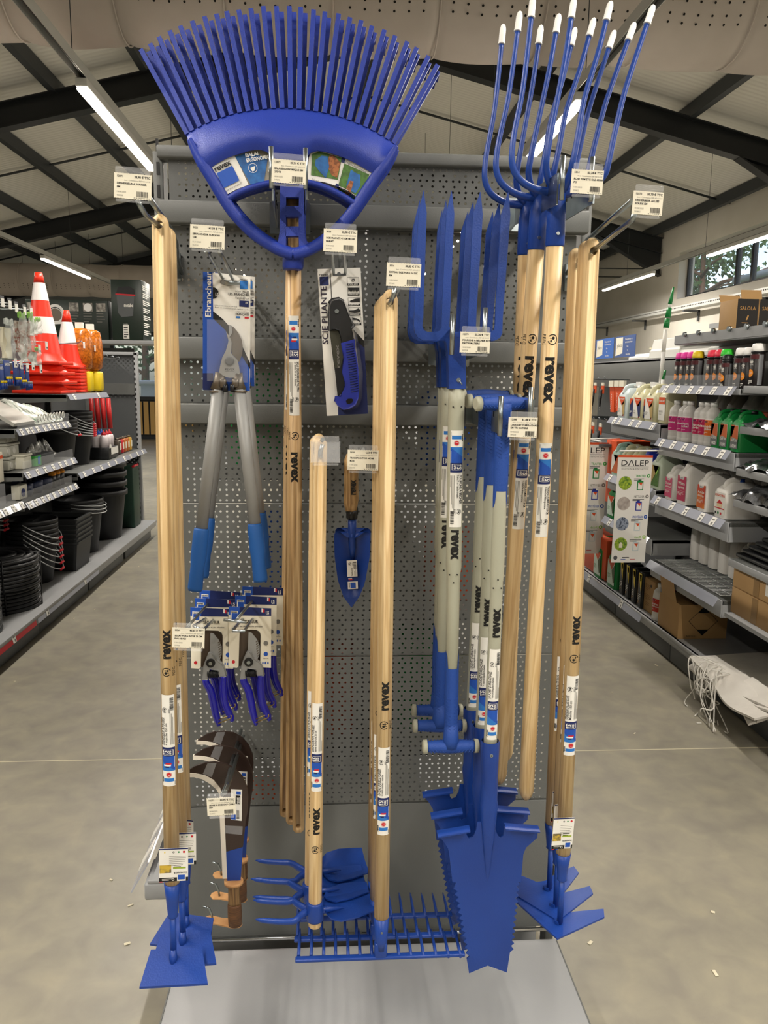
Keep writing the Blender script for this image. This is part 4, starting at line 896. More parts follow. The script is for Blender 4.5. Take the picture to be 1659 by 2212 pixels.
def grip(root, ax, t0, t1, r, up):     # blue overmoulded sleeve with long tongues
    """t0: solid side end, t1: tongue tips"""
    m = MB(BLUEG); n = 32; dirn = 1 if t1 > t0 else -1; L = abs(t1-t0); vs = []; NJ = 14
    for j in range(NJ+1):
        for k in range(n):
            a = 2*math.pi*k/n; s_ = max(0, math.cos(2*(a)))**.4    # tongues left and right
            ln = L*(.82+.18*s_); t = t0+dirn*ln*j/NJ; rr = r+.0006+.0006*math.sin(j/NJ*math.pi)
            vs.append(ax.at(t)+(ax.nf*math.sin(a)+ax.sd*math.cos(a))*rr*(1 if j < NJ else .985))
    m.add(vs, [(j*n+k, j*n+(k+1) % n, (j+1)*n+(k+1) % n, (j+1)*n+k) for j in range(NJ) for k in range(n)], True)
    for k in range(14):                                  # chevron ridges
        t = t0+dirn*L*.5*(k+.5)/14
        for s_ in (-1, 1):
            m.tube([ax.at(t+.006*abs(q_)*dirn*(1 if up else -1)*-1)+(ax.nf*math.cos(s_*(.15+q_*.9))+ax.sd*math.sin(s_*(.15+q_*.9)))*(r+.0016) for q_ in (.1, .4, .7, 1)], .0006, 4)
    return m.build('rubber_grip', root)

# ---- digging forks -----------------------------------------------------------
z8 = lambda pts: zo(pts, 860, 380, 5.53)
DA = P(988, 742, 1.45); DB = P(973.5, 1612, 1.45)
root = thing('digging_fork', 'four-tined digging fork with grey-green shaft and blue T handle, frontmost of three', 'fork', DA, DB)
outl = z8([(305, 168), (342, 440), (300, 1700), (290, 1790), (310, 1845), (350, 1862), (470, 1862), (500, 1845), (518, 1800), (525, 1600), (578, 445), (640, 172), (672, 450), (622, 1600), (612, 1800), (640, 1862), (800, 1862), (832, 1800), (842, 1600), (895, 455), (985, 186), (1012, 460), (938, 1600), (930, 1800), (955, 1862), (1110, 1862), (1145, 1840), (1158, 1790), (1165, 1600), (1230, 470), (1318, 190), (1342, 460), (1250, 1700), (1245, 1880), (1215, 1935), (1150, 1970), (1080, 1978), (300, 1966), (235, 1930), (200, 1870), (188, 1780), (195, 1600), (245, 440)])
m = MB(BLUE); m.prism(pl(outl, 1.45), (0, .006, 0)); m.build('tine_head', root)
m = MB(BLUE); a = pl([(962, 730), (1010, 730), (1006, 760), (1006.5, 840), (970, 840), (968, 760)], 1.434); m.prism(a, (0, .030, 0)); so = m.build('socket', root)
c = P(991, 821, 1.432); MB(ZINC).tube([c, c+V((0, .004, 0))], .004, 10).tube([c+V((0, -.001, 0)), c+V((.006, -.003, -.008))], .0012, 6).build('screw', so)
ax = Axis(DA, DB, .0142, .0125); m = MB(TAUPE); a, b, d_ = ax.py(836), ax.py(1150), ax.py(1237)
pts = [a, a+.03, b, d_-.01, d_+.004, ax.py(1300), ax.L-.02]; rr = [.0155, .0152, .0150, .0148, .0128, .0124, .0115]
m.tube([ax.at(t) for t in pts], rr, 22); m.m(HOLE)
for x, y in ((979, 879), (997, 879), (971.5, 1242), (988, 1242), (980, 1259)): q_ = P(x, y, 1.4345); m.tube([q_, q_+V((0, .002, 0))], .0014, 8)
m.build('shaft', root)
ax2 = Axis(DA, DB, .0150, .0128)
a, b = ax.py(929), ax.py(1136); ax3 = Axis(DA, DB, .0155, .0153); m = MB(WHITE); sticker(m, ax3.wrap(a, True), b-a, .0245, 'FOURCHE À BÊCHER', '4 dents 27 cm + manche tri-matière', False); m.build('sticker', root)
a, b = ax.py(1142), ax.py(1206); m = MB(BLACK); m.t(ax3.wrap(a, True)).text('revex', .0072, 0, .028, .0001, rot=90, bold=.045, w=b-a).t(None); m.build('brand_print', root)
g_ = grip(root, ax, ax.L-.01, ax.py(1405)-.0, .0124, False)
t_handle(root, ax.at(ax.L), .0475, .0135, (1, 0, .0), (0, 0, 1))
dup(root, 'digging fork with grey-green shaft, middle of the three', None, M=axf(P(972, 744, 1.54), P(949.6, 1563, 1.54)))
dup(root, 'digging fork furthest back of the three, its T handle highest', None, M=axf(P(964, 749, 1.62), P(945, 1525, 1.62)))

# ---- trenching spades --------------------------------------------------------
z9 = lambda pts: zo(pts, 860, 1620, 3.456)
LA = P(1088, 872, 1.42); LB = P(1059, 1610, 1.42)
root = thing('trenching_spade', 'long trenching spade with serrated blue blade and T handle up, frontmost of three', 'spade', LA, LB)
ax = Axis(LA, LB, .0135, .0140)
t_handle(root, LA, .0475, .0132, (1, .28, .01), (0, 0, -1))
m = MB(TAUPE); a, d_ = ax.py(1237), ax.py(1257)
m.tube([ax.at(t) for t in (.03, ax.py(1090), a, d_, ax.py(1590), ax.L+.01)], [.0120, .0124, .0132, .0118, .0130, .0132], 22); m.m(HOLE)
for x, y in ((1076, 1253), (1066, 1271), (1083, 1271)): q_ = P(x, y, 1.4055); m.tube([q_, q_+V((0, .002, 0))], .0014, 8)
m.build('shaft', root); grip(root, ax, .012, ax.py(1097), .0124, True)
ax3 = Axis(LA, LB, .0134, .0134); a, b = ax.py(1398), ax.py(1592); m = MB(WHITE); sticker(m, ax3.wrap(b), b-a, .0225, "LOUCHET D'ARRACHAGE", '+ manche béquille tri-matière', False); m.build('sticker', root)
a, b = ax.py(1310), ax.py(1373); ax4 = Axis(LA, LB, .0128, .0128); m = MB(BLACK); m.t(ax4.wrap(b)).text('revex', .0070, 0, .027, .0001, rot=90, bold=.045, w=b-a).t(None); m.build('brand_print', root)
YB = 1.425
bl = z9([(300, 640), (345, 690), (375, 740), (388, 830), (405, 985), (432, 992)])
for k in range(12):
    x = 428+k*8.2; y = 1015+k*44; bl += z9([(x-14+k*.3, y+22), (x+16, y+40)])
bl += z9([(512, 1560), (530, 1668), (668, 1610), (812, 1662), (832, 1530)])
for k in range(12):
    x = 842+k*4.3; y = 1520-k*44.5; bl += z9([(x-6, y-12), (x+20, y-30)])
bl += z9([(893, 985), (916, 990), (935, 780), (955, 730), (1000, 690), (1040, 655), (1043, 600), (790, 575), (785, 640), (765, 655), (745, 640), (728, 600), (722, 540), (592, 540), (582, 600), (560, 645), (528, 660), (512, 640), (508, 600), (287, 610)])
m = MB(BLUE); m.prism(pl(bl, YB), (0, .0032, 0)); m.build('serrated_blade', root)
def bulge(u, v):
    y = 1600+(1905-1600)*v; xc = 1059-(1059-1053)*v; wd = (20.5-3*min(1, v*4) if v < .45 else 19*(1-(v-.45)/.55)**.8+.5); dep = (.014 if v < .4 else .014*(1-(v-.4)/.6))
    a = math.pi*u; return P(xc-wd*math.cos(a), y, YB)+V((0, -dep*math.sin(a)*1.1+.0, 0))
m = MB(BLUE); m.surf(bulge, 16, 24, (0, .002, 0)); m.tube([P(1059, 1599, 1.42), P(1058.5, 1640, 1.42), P(1057, 1760, 1.424)], [.0168, .0165, .0115], 24, cap=False); so = m.build('socket', root)
c = P(1062, 1633, 1.4025); MB(ZINC).tube([c, c+V((0, .004, 0))], .0032, 12).m(HOLE).tube([c+V((0, -.0004, 0)), c], .0014, 6).build('screw', so)
for pa in (z9([(287, 605), (528, 572)]), z9([(790, 548), (1043, 575)])):
    (x0, y0), (x1, y1) = pa; a, b = P(x0, y0, YB-.0), P(x1, y1, YB); a.z -= .002
    m = MB(BLUE); m.surf(lambda u, v: a+(b-a)*u+V((0, -.018*v, .0035+.001*v-.004*v**6)), 6, 6, (0, 0, -.003)); m.build('foot_rest', root)
dup(root, 'long trenching spade with serrated blade, middle of the three', None, M=axf(P(1066, 866, 1.48), P(1041, 1567, 1.48)))
dup(root, 'long trenching spade furthest back of the three, blade partly hidden', None, M=axf(P(1050, 856, 1.55), P(1021, 1515, 1.55)))
# ---- trowels ---------------------------------------------------------------
TA = P(757, 985, 1.585); TB = P(760, 1315, 1.585)
root = thing('trowel', 'blue transplanting trowel with wooden handle and white sticker, hanging right of centre', 'trowel', TA, TB)
yk = lambda y: P(760, y, 1.585)
m = MB(WOODD); q = [P(758, y, 1.60) for y in (984, 986, 995, 1015, 1035, 1060, 1085, 1103)]; m.tube(q, [.007, .0115, .0142, .0148, .0140, .0142, .0152, .0118], 22); m.build('handle', root)
m = MB(BLKP); q = [P(760, y, 1.60) for y in (1102, 1112, 1121)]; m.tube(q, [.0112, .0106, .0102], 18)
for k in range(8): a = k*pi/4; c = P(760, 1112, 1.60)+V((cos(a)*.0108, sin(a)*.0108, 0)); m.box(c, (.002, .002, .014))
m.build('ferrule', root)
m = MB(BLACK); m.t(frame(P(766, 1069, 1.5842), (1, 0, 0), (0, 0, 1))).text('revex', .002, 0, .019, 0, rot=90, bold=.045, w=.031).t(None); m.build('brand_print', root)
z5 = lambda pts: zo(pts, 380, 900, 3.318)
left = z5([(1232, 868), (1205, 850), (1170, 822), (1140, 826), (1133, 850), (1137, 1000), (1160, 1170), (1200, 1290), (1258, 1370)])
right = z5([(1288, 868), (1320, 850), (1360, 822), (1388, 830), (1394, 850), (1390, 1000), (1355, 1190), (1315, 1290), (1258, 1370)])
def curve(pts, t):
    L = [0]
    for i in range(1, len(pts)): L.append(L[-1]+math.hypot(pts[i][0]-pts[i-1][0], pts[i][1]-pts[i-1][1]))
    d = t*L[-1]
    for i in range(1, len(pts)):
        if d <= L[i]+1e-9: f = (d-L[i-1])/(L[i]-L[i-1]); return pts[i-1][0]*(1-f)+pts[i][0]*f, pts[i-1][1]*(1-f)+pts[i][1]*f
def tb(u, v):
    a = curve(left, v); b = curve(right, v); x = a[0]*(1-u)+b[0]*u; y = a[1]*(1-u)+b[1]*u; s_ = 4*(u-.5)**2
    return P(x, y, 1.588+.016*(1-s_)*sin(pi*min(1, v*1.1+.05))**.7-.008*math.exp(-((u-.5)/.13)**2)*max(0, 1-v*2.4))
m = MB(BLUE); m.surf(tb, 20, 28, (0, .0018, 0)); m.build('blade', root)
m = MB(BLUE); m.tube([P(760, 1119, 1.60), P(760, 1150, 1.598), P(761, 1185, 1.594), P(761, 1215, 1.603)], [.0078, .0082, .007, .002], 16); m.build('neck', root)
m = MB(WHITE).t(frame(P(760.5, 1228, 1.5875), (1, 0, .05), (-.05, 0, 1))); m.rect(-.0105, -.0175, .0105, .0175, .0); m.m(BLACK).bars(.003, -.001, .016, .006, .0004, 14, 1); pefc(m, -.004, .010, .0035, .0004)
m.m(BLACK).text('TRANSPLANTOIR', .0015, -.016, .0045, .0004, rot=90, w=.018); m.m(GREYI).lines(.005, -.016, .014, 3, .0022, .0006, .0004, rot=90)
m.m(WHITE).rect(-.0105, -.044, .0105, -.028, 0); m.m(MBLUE).rect(-.005, -.042, .006, -.030, .0004); m.m(BLACK).text('revex', -.0062, -.041, .0042, .0004, rot=90, bold=.03, w=.011)
m.m(WHITE).rect(-.009, -.0225, -.001, -.0205, .0002); m.m(RED).rect(-.008, -.0245, -.0005, -.0225, .0002); m.t(None); m.build('sticker', root)
dup(root, 'blue transplanting trowel directly behind the stickered one, only its shoulders showing', None, M=axf(P(759, 980, 1.62), P(761, 1310, 1.62)))

# ---- loppers ----------------------------------------------------------------
YL = 1.60
root = thing('loppers', 'long loppers on a blue and white card, silver arms and blue grips, in front', 'loppers', P(496, 600, YL))
zc = lambda pts: zo(pts, 400, 560, 6.91)
m = MB(WHITE); m.prism(pl(zc([(265, 185), (975, 262), (965, 1970), (262, 1950)]), YL+.012), (0, .0008, 0))
yy = YL+.0112
m.m(MBLUE).prism(pl(zc([(265, 185), (405, 200), (420, 890), (600, 1040), (640, 1200), (880, 1380), (960, 1640), (965, 1970), (262, 1950)]), yy), (0, .0006, 0))
m.m(BLACK).prism(pl(zc([(416, 775), (560, 890), (660, 1000), (850, 1290), (972, 1560), (968, 1640), (820, 1400), (600, 1060), (418, 885)]), yy-.0005), (0, .0004, 0))
m.m(NAVY).prism(pl(zc([(262, 1700), (418, 1700), (420, 1950), (262, 1950)]), yy-.0001), (0, .0004, 0))
T = frame(P(400, 560, YL+.0102), (1, 0, 0), (0, 0, 1)); u_ = YL/1692*.985
def card_text(mb, s, zx, zy, hpx, al='l', rot=0, bold=.02, w=None, tilt=-.035, off=(400, 560), sc=6.91, Y=YL+.0102, dz=0):
    p = P(off[0]+zx/sc, off[1]+zy/sc, Y); k = Y*.985/1692
    mb.t(frame(p, (1, 0, tilt), (-tilt, 0, 1))).text(s, 0, 0, hpx/sc*k*1.38, dz, al, bold, w/sc*k if w else None, rot).t(None)
m.m(WHITE); card_text(m, 'Ebrancheur', 380, 862, 82, rot=90, bold=.02, w=640)
m.m(BLACK); card_text(m, 'revex', 815, 312, 26, w=110, bold=.03); card_text(m, 'POUR TAILLER', 955, 500, 22, 'r', bold=.01); card_text(m, 'LES BRANCHES', 955, 550, 36, 'r', bold=.02, w=298); card_text(m, 'Forgé 60 cm', 955, 602, 36, 'r', bold=0, w=195)
card_text(m, '• Lame et contre lame en acier forgé', 425, 690, 18, w=340, bold=0, tilt=-.06); card_text(m, '• Butée en caoutchouc pour meilleur confort', 425, 722, 18, w=520, bold=0, tilt=-.06)
card_text(m, 'FABRICATION', 952, 800, 18, 'r', w=190, bold=0); card_text(m, 'FRANÇAISE', 952, 842, 30, 'r', w=190, bold=.02)
m.m(LBLUE).prism(pl(zc([(818, 320), (932, 326), (934, 448), (820, 442)]), yy-.0004), (0, .0004, 0)); m.prism(pl(zc([(760, 850), (822, 853), (822, 880), (760, 877)]), yy-.0004), (0, .0004, 0))
m.m(RED).prism(pl(zc([(887, 857), (950, 860), (950, 888), (887, 885)]), yy-.0004), (0, .0004, 0)); m.m(NAVY).prism(pl(zc([(808, 615), (952, 622), (950, 718), (808, 702)]), yy-.0004), (0, .0004, 0))
m.m(BLACK).prism(pl([(480-20+12*math.cos(a)*1.0, 633+12.5*math.sin(a)) for a in [k*pi/12 for k in range(-6, 7)]], yy-.0004), (0, .0004, 0))
m.m(WHITE); card_text(m, '10', 452, 540, 42, w=58, bold=.03, dz=.0008); card_text(m, 'ANS', 450, 556-2, 20, w=54, bold=.02, dz=.0008); card_text(m, 'Ø', 900, 668, 30, bold=.01, dz=.0008)
m.m(GREYI).prism(pl(zc([(520, 320), (545, 305), (700, 320), (735, 335), (735, 380), (700, 390), (640, 395), (560, 375), (522, 360)]), yy-.0006), (0, .0004, 0))
m.build('card', root)
dm = MB(mat('back_card_white', 'dcdad2', .6)); dm.prism(pl([(452, 700-90), (549, 616), (548, 752), (455, 850)], YL+.03), (0, .001, 0))
m = MB(ALU); m.prism(pl(zc([(650, 980), (690, 990), (700, 1100), (660, 1160), (690, 1240), (685, 1330), (680, 1400), (720, 1450), (780, 1505), (800, 1600), (815, 1700), (790, 1740), (730, 1768), (660, 1770), (590, 1750), (530, 1715), (508, 1690), (520, 1600), (555, 1460), (605, 1370), (640, 1250), (655, 1130)]), YL-.004), (0, .006, 0)); m.build('hook_jaw', root)
m = MB(DARKM); m.prism(pl(zc([(655, 975), (720, 1010), (790, 1095), (840, 1200), (857, 1300), (850, 1400), (825, 1480), (800, 1535), (780, 1500), (700, 1420), (690, 1380), (695, 1240), (665, 1150)]), YL+.002), (0, .004, 0)); m.build('cutting_blade', root)
c = P(496, 780, YL-.004); m = MB(GREYD); m.tube([c, c+V((0, -.004, 0)), c+V((0, -.006, 0))], [.0088, .0088, .006], 20); m.build('pivot_bolt', root)
m = MB(BLACK); card_text(m, 'REVEX', 595, 1660, 38, bold=0, w=140, tilt=0, Y=YL-.0045); card_text(m, 'MADE IN FRANCE', 600, 1680, 13, bold=0, w=130, tilt=0, Y=YL-.0045); m.build('engraving', root)
for sg, pts in ((-1, [(490, 1700), (440, 1830), (410, 1960)]), (1, [(815, 1700), (850, 1830), (875, 1960)])):
    m = MB(DARKM); q = pl(zc([(pts[0][0]+(40 if sg < 0 else -40), pts[0][1])] + pts[1:]), YL); q[1] += V((.008*-sg, 0, 0)); q[2] += V((.007*-sg, 0, 0)); m.tube(q, [.011, .0105, .0125], 14, ry=[.004, .006, .011]); m.tube([q[2], q[2]-V((0, 0, .004))], .0135, 18); m.box(P(495+sg*13.5, 828, YL-.006), (.014, .012, .018), .004); m.build('shank', root)
    m = MB(BLKP); a = P(495+sg*3, 838, YL-.006); m.tube([a, a+V((sg*.008, 0, 0))], .0085, 16); m.build('rubber_stop', root)
    if sg < 0: A_, B_, G = P(471, 842, YL), P(435, 1145, YL-.01), P(421, 1276, YL-.02)
    else: A_, B_, G = P(517, 842, YL), P(551, 1135, YL-.01), P(563, 1256, YL-.02)
    m = MB(ALU); m.tube([A_, B_], .0122, 18); m.build('tube_arm', root)
    m = MB(mat('blue_foam_grip', '1a559c', .6)); d_ = (G-B_); m.tube([B_-d_*.03, B_, B_+d_*.12, B_+d_*.45, B_+d_*.6, B_+d_*.95, G], [.0136, .0152, .0158, .0160, .0140, .0152, .0135], 20); m.build('grip', root)
m = MB(CLEAR)
m.surf(lambda u, v: P(447+88*u, 690+133*v+(3.5*u), YL+.006-.034*sin(pi*u)**.6), 14, 4); m.build('clear_shield', root)
Mx = axf(P(508, 600, YL+.075)); r2 = dup(root, 'second long loppers hanging just behind and right of the front ones', None, M=Mx)

# ---- folding saw packs ---------------------------------------------------
zf = lambda pts: zo(pts, 670, 560, 6.147); YS = 1.64
root = thing('folding_saw_pack', 'white blister card with a black and blue folding saw, frontmost of two', 'saw', P(733, 590, YS))
fst = dict(off=(670, 560), sc=6.147, Y=YS-.0016, tilt=.035)
m = MB(WHITE); m.prism(pl(zf([(97, 130), (668, 112), (718, 1085), (768, 2050), (225, 2080)]), YS), (0, .0008, 0))
m.m(NAVY).prism(pl(zf([(590, 950), (718, 1085), (768, 2050), (372, 2072), (368, 1960), (600, 1880), (650, 1500)]), YS-.0006), (0, .0005, 0)); m.m(BLACK).prism(pl(zf([(570, 930), (718, 1085), (722, 1180), (640, 1100)]), YS-.0010), (0, .0005, 0))
m.m(NAVY).prism(pl(zf([(124, 234), (242, 228), (248, 345), (130, 350)]), YS-.0006), (0, .0005, 0)); m.m(BLACK).prism(pl(zf([(260, 128), (268, 128), (292, 560), (282, 560)]), YS-.0006), (0, .0005, 0))
card_text(m, 'revex', 120, 218, 24, w=118, bold=.03, **fst); m.m(mat('dark_purple_ink', '2a2136', .5)); card_text(m, 'SCIE PLIANTE', 240, 1125, 78, rot=90, w=735, bold=.015, **fst)
for k, (x, y, s_) in enumerate(((490, 240, 'COUPE'), (497, 375, 'DENTURE'), (503, 510, 'ACIER CHROMÉ'), (512, 640, 'VERROUILLAGE'), (560, 765, 'CONFORT'))):
    m.m(BLACK); w_ = 155 if k < 4 else 115; b0 = zf([(x, y), (x+w_, y-2), (x+w_+3, y+105), (x+5, y+108)])
    for i in range(4): a, b = b0[i], b0[(i+1) % 4]; m.tube([P(*a, YS-.001), P(*b, YS-.001)], .00025, 4)
    m.prism(pl(zf([(x+4, y+82), (x+w_+3, y+80), (x+w_+4, y+106), (x+5, y+108)]), YS-.0012), (0, .0005, 0))
    if k == 0: card_text(m, 'Ø', x+60, y+58, 40, bold=.02, **fst)
    elif k == 1: m.prism(pl(zf([(x+5, y+5), (x+w_, y+3)]+[(x+w_-i*10, y+(30 if i % 2 else 62)) for i in range(15)]), YS-.0012), (0, .0005, 0))
    elif k == 2: m.prism(pl(zf([(x+20, y+45), (x+90, y+15), (x+w_, y+8), (x+w_, y+58), (x+40, y+62)]), YS-.0012), (0, .0005, 0))
    elif k == 3: m.prism(pl(zf([(x+5, y+40), (x+70, y+38), (x+130, y+10), (x+w_, y+35), (x+w_, y+62), (x+80, y+72), (x+10, y+62)]), YS-.0012), (0, .0005, 0))
    else: m.prism(pl(zf([(x, y+10), (x+60, y+20), (x+110, y+50), (x+95, y+70), (x+60, y+42), (x, y+38)]), YS-.0012), (0, .0005, 0))
    m.m(WHITE); card_text(m, s_, x+14, y+102, 16, w=w_-30, bold=.01, dz=.0006, **fst)
m.m(GREYD).prism(pl(zf([(300, 195), (355, 195), (365, 172), (395, 170), (408, 190), (480, 195), (480, 218), (300, 222)]), YS-.0006), (0, .0005, 0)); m.build('card', root)
m = MB(BLKP); m.prism(pl(zf([(250, 560), (290, 530), (380, 515), (440, 540), (470, 620), (530, 790), (590, 870), (555, 925), (570, 1000), (580, 1085), (430, 1125), (400, 1000), (380, 950), (320, 925), (252, 930), (240, 700)]), YS-.022), (0, .02, 0)); o_ = m.build('knuckle', root)
md = o_.modifiers.new('bev', 'BEVEL'); md.width = .004; md.segments = 3; md.limit_method = 'ANGLE'
m = MB(BLKP); m.prism(pl(zf([(380, 950), (420, 1125), (445, 1300), (450, 1600), (460, 1750), (365, 1830), (330, 1500), (300, 1300), (255, 930)]), YS-.012), (0, .006, 0))
m.m(mat('smoke_blade', '4a4a40', .3, .5)).prism(pl(zf([(265, 950), (370, 950), (400, 1030), (440, 1300), (400, 1440), (330, 1450), (290, 1200)]), YS-.0128), (0, .002, 0)); m.m(GREYI); card_text(m, 'revex', 395, 1440, 46, rot=90, w=300, bold=.02, off=(670, 560), sc=6.147, Y=YS-.0135, tilt=.06); m.build('folded_blade', root)
BLG = mat('saw_blue_rubber', '1f2f9c', .42)
m = MB(BLG); m.prism(pl(zf([(425, 1125), (580, 1080), (600, 1200), (640, 1450), (645, 1700), (640, 1850), (600, 1940), (520, 1985), (440, 1985), (360, 1940), (322, 1880), (340, 1830), (400, 1815), (450, 1760), (462, 1660), (440, 1500), (440, 1300)]), YS-.026), (0, .024, 0)); o_ = m.build('grip', root)
md = o_.modifiers.new('bev', 'BEVEL'); md.width = .006; md.segments = 3; md.limit_method = 'ANGLE'
m = MB(NAVY)
for k in range(20): y = 1130+k*33; x = 470+k*3.2-(10 if k < 6 else 0); q = pl(zf([(x+10, y+5), (x+60, y-4), (x+112, y-14)]), YS-.0264); m.tube(q, .0011, 6)
m.m(HOLE).prism(pl(zf([(475, 1880), (500, 1852), (550, 1848), (572, 1865), (555, 1905), (520, 1920), (485, 1915)]), YS-.0268), (0, .002, 0)); m.build('grip_ribs', root)
c = P(727.5, 672.5, YS-.022); MB(ZINC).tube([c, c+V((0, -.003, 0))], .0042, 14).build('pivot_screw', root)
bo = zf([(235, 600), (270, 520), (390, 495), (470, 540), (530, 700), (600, 860), (640, 1100), (700, 1500), (690, 1850), (640, 1960), (520, 2010), (400, 2000), (300, 1900), (330, 1800), (250, 1200), (235, 900)])
m = MB(CLEAR); cx_, cy_ = 710+8, 760
def blist(u, v):
    i = u*16; k = int(i) % 16; f = i-int(i); a = bo[k]; b = bo[(k+1) % 16]; x, y = a[0]*(1-f)+b[0]*f, a[1]*(1-f)+b[1]*f
    s_ = 1-.16*v; mx_, my_ = 735, 760+(0); return P(mx_+(x-mx_)*s_, my_+(y-my_)*(1-.05*v), YS-.002-.030*sin(v*pi/2))
m.surf(blist, 32, 4); m.build('blister', root)
dup(root, 'white blister card with a folding saw, hanging behind the front one', None, M=axf(P(731.5, 597, YS+.05)))

# ---- pruner packs -----------------------------------------------------------
zp = lambda pts: zo(pts, 340, 1260, 4.147); YPc = 1.62
def pruner_pack(name_lab):
    root = thing('pruner_pack', name_lab, 'pruner', P(455, 1320, YPc))
    m = MB(CREAM); outer = [(295, 215), (678, 232), (680, 765), (595, 762), (583, 740), (585, 470), (575, 440), (545, 425), (415, 420), (395, 440), (388, 750), (375, 765), (303, 760)]
    m.prism(pl(zp(outer), YPc), (0, .0008, 0))
    m.m(MBLUE).prism(pl(zp([(295, 215), (400, 220), (418, 238), (395, 296), (296, 292)]), YPc-.0006), (0, .0005, 0)); m.m(NAVY).prism(pl(zp([(395, 219), (678, 232), (678, 300), (392, 296)]), YPc-.0007), (0, .0005, 0))
    m.m(WHITE).prism(pl(zp([(312, 252), (378, 255), (378, 345), (312, 342)]), YPc-.0010), (0, .0004, 0)); m.m(MBLUE).prism(pl(zp([(322, 274), (376, 277), (374, 332), (322, 330)]), YPc-.0014), (0, .0004, 0))
    k = dict(off=(340, 1260), sc=4.147, Y=YPc-.0018, tilt=-.01)
    m.m(BLACK); card_text(m, 'revex', 316, 270, 15, w=58, bold=.03, **k); card_text(m, 'SÉCATEUR', 410, 365, 32, w=155, bold=.02, **k); card_text(m, 'Taille des fleurs et des arbustes', 345, 400, 14, w=262, bold=.01, **k)
    m.m(WHITE); card_text(m, '15', 630, 282, 28, w=30, bold=.03, **k); card_text(m, 'ANS', 632, 292, 9, w=28, bold=.02, **k)
    m.prism(pl(zp([(590, 232), (605, 234), (603, 268), (590, 266)]), YPc-.0012), (0, .0004, 0)); m.m(RED).prism(pl(zp([(604, 240), (618, 240), (618, 270), (603, 268)]), YPc-.0012), (0, .0004, 0))
    for x, y, r, mm in ((342, 712, 15, RED), (632, 642, 20, MBLUE)): m.m(mm).prism(pl([(340+x/4.147+r/4.147*cos(a*pi/9), 1260+y/4.147+r/4.147*sin(a*pi/9)) for a in range(18)], YPc-.001), (0, .0005, 0))
    m.m(GREYI).prism(pl([(340+632/4.147+21/4.147*cos(a*pi/9), 1260+545/4.147+21/4.147*sin(a*pi/9)) for a in range(18)], YPc-.001), (0, .0005, 0)); m.m(MBLUE)
    for x in (606, 628, 652): m.prism(pl(zp([(x-7, 722), (x+1, 708), (x+8, 722), (x, 736)]), YPc-.001), (0, .0005, 0))
    m.m(BLACK); card_text(m, 'Coupe 20 mm', 606, 684, 10, w=52, bold=.01, **k); m.build('card', root)
    m = MB(mat('brown_window', '54463a', .35)); m.prism(pl(zp([(395, 440), (415, 420), (545, 425), (583, 460), (583, 740), (388, 750)]), YPc+.012), (0, .0008, 0)); m.build('window_backing', root)
    yb = YPc-.006
    m = MB(ALU); m.prism(pl(zp([(475, 448), (500, 450), (550, 510), (575, 570), (575, 640), (555, 700), (520, 740), (470, 630)]), yb+.003), (0, .003, 0)); m.m(DARKM)
    for j in range(7): m.prism(pl(zp([(540+j*2, 530+j*22), (566, 515+j*22), (568, 520+j*22), (542+j*2, 538+j*22)]), yb+.0024), (0, .001, 0))
    m.build('cutting_blade', root)
    m = MB(ALU); m.prism(pl(zp([(468, 626), (490, 630), (520, 680), (575, 720), (600, 760), (613, 835), (565, 838), (540, 780), (470, 770), (455, 800), (450, 862), (408, 864), (408, 790), (412, 740), (425, 700), (450, 640)]), yb-.004), (0, .010, 0)); o_ = m.build('head', root)
    md = o_.modifiers.new('bev', 'BEVEL'); md.width = .002; md.segments = 2; md.limit_method = 'ANGLE'
    c = P(340+478/4.147, 1260+712/4.147, yb-.004); m = MB(BLKP); m.tube([c, c+V((0, -.003, 0))], .0095, 20); m.m(ZINC).tube([c+V((0, -.003, 0)), c+V((0, -.006, 0))], .0042, 6); m.build('pivot_nut', root)
    m = MB(BLKP); hx = [P(340+(450+100*t)/4.147, 1260+812/4.147, yb)+V((0, .0075*cos(t*60), .0075*sin(t*60))) for t in [i/90 for i in range(91)]]; m.tube(hx, .0012, 5); m.build('spring', root)
    PB = mat('glossy_blue_dip', '17179a', .25, coat=.4)
    for pts in ([(432, 860), (440, 900), (475, 960), (500, 1060), (520, 1160), (550, 1270)], [(590, 830), (588, 900), (590, 980), (605, 1080), (640, 1160), (672, 1230)]):
        m = MB(PB); m.tube(spl([P(340+x/4.147, 1260+y/4.147, yb) for x, y in pts], 4), [.0072+.0012*sin(i/20*pi) if i < 19 else .005 for i in range(21)], 12, ry=.0075); m.build('handle_grip', root)
    m = MB(mat('brass_wire', 'b59a55', .35, 1)); m.tube([P(340+x/4.147, 1260+y/4.147, yb-.008) for x, y in ((545, 1255), (650, 1215), (662, 1200), (658, 1180))], .0011, 6); m.tube([P(340+x/4.147, 1260+y/4.147, yb-.006) for x, y in ((545, 1225), (650, 1180))], .0009, 6); m.build('safety_catch', root)
    return root
pk = pruner_pack('pruner on a white card, front of the left stack behind the tag')
P0 = P(455, 1320, YPc)
dup(pk, 'pruner on a white card, middle of the left stack, only header strip and grips showing', None, M=axf(P(455, 1320, YPc)+V((.004, .035, .010)), spin=.03))
dup(pk, 'pruner on a white card, rearmost of the left stack', None, M=axf(P0+V((.008, .07, .018)), spin=-.03))
dd = P(340+(855-478)/4.147-3+455-340+3, 1320-1.5, YPc)-P0
dup(pk, 'pruner on a white card, front of the right stack, Sécateur partly behind the hook', None, M=axf(P(455+83, 1317, YPc-.0)+V((0, -.004, 0)), spin=0))
dup(pk, 'pruner on a white card, middle of the right stack', None, M=axf(P(455+88, 1316, YPc)+V((.004, .035, .012)), spin=-.02))
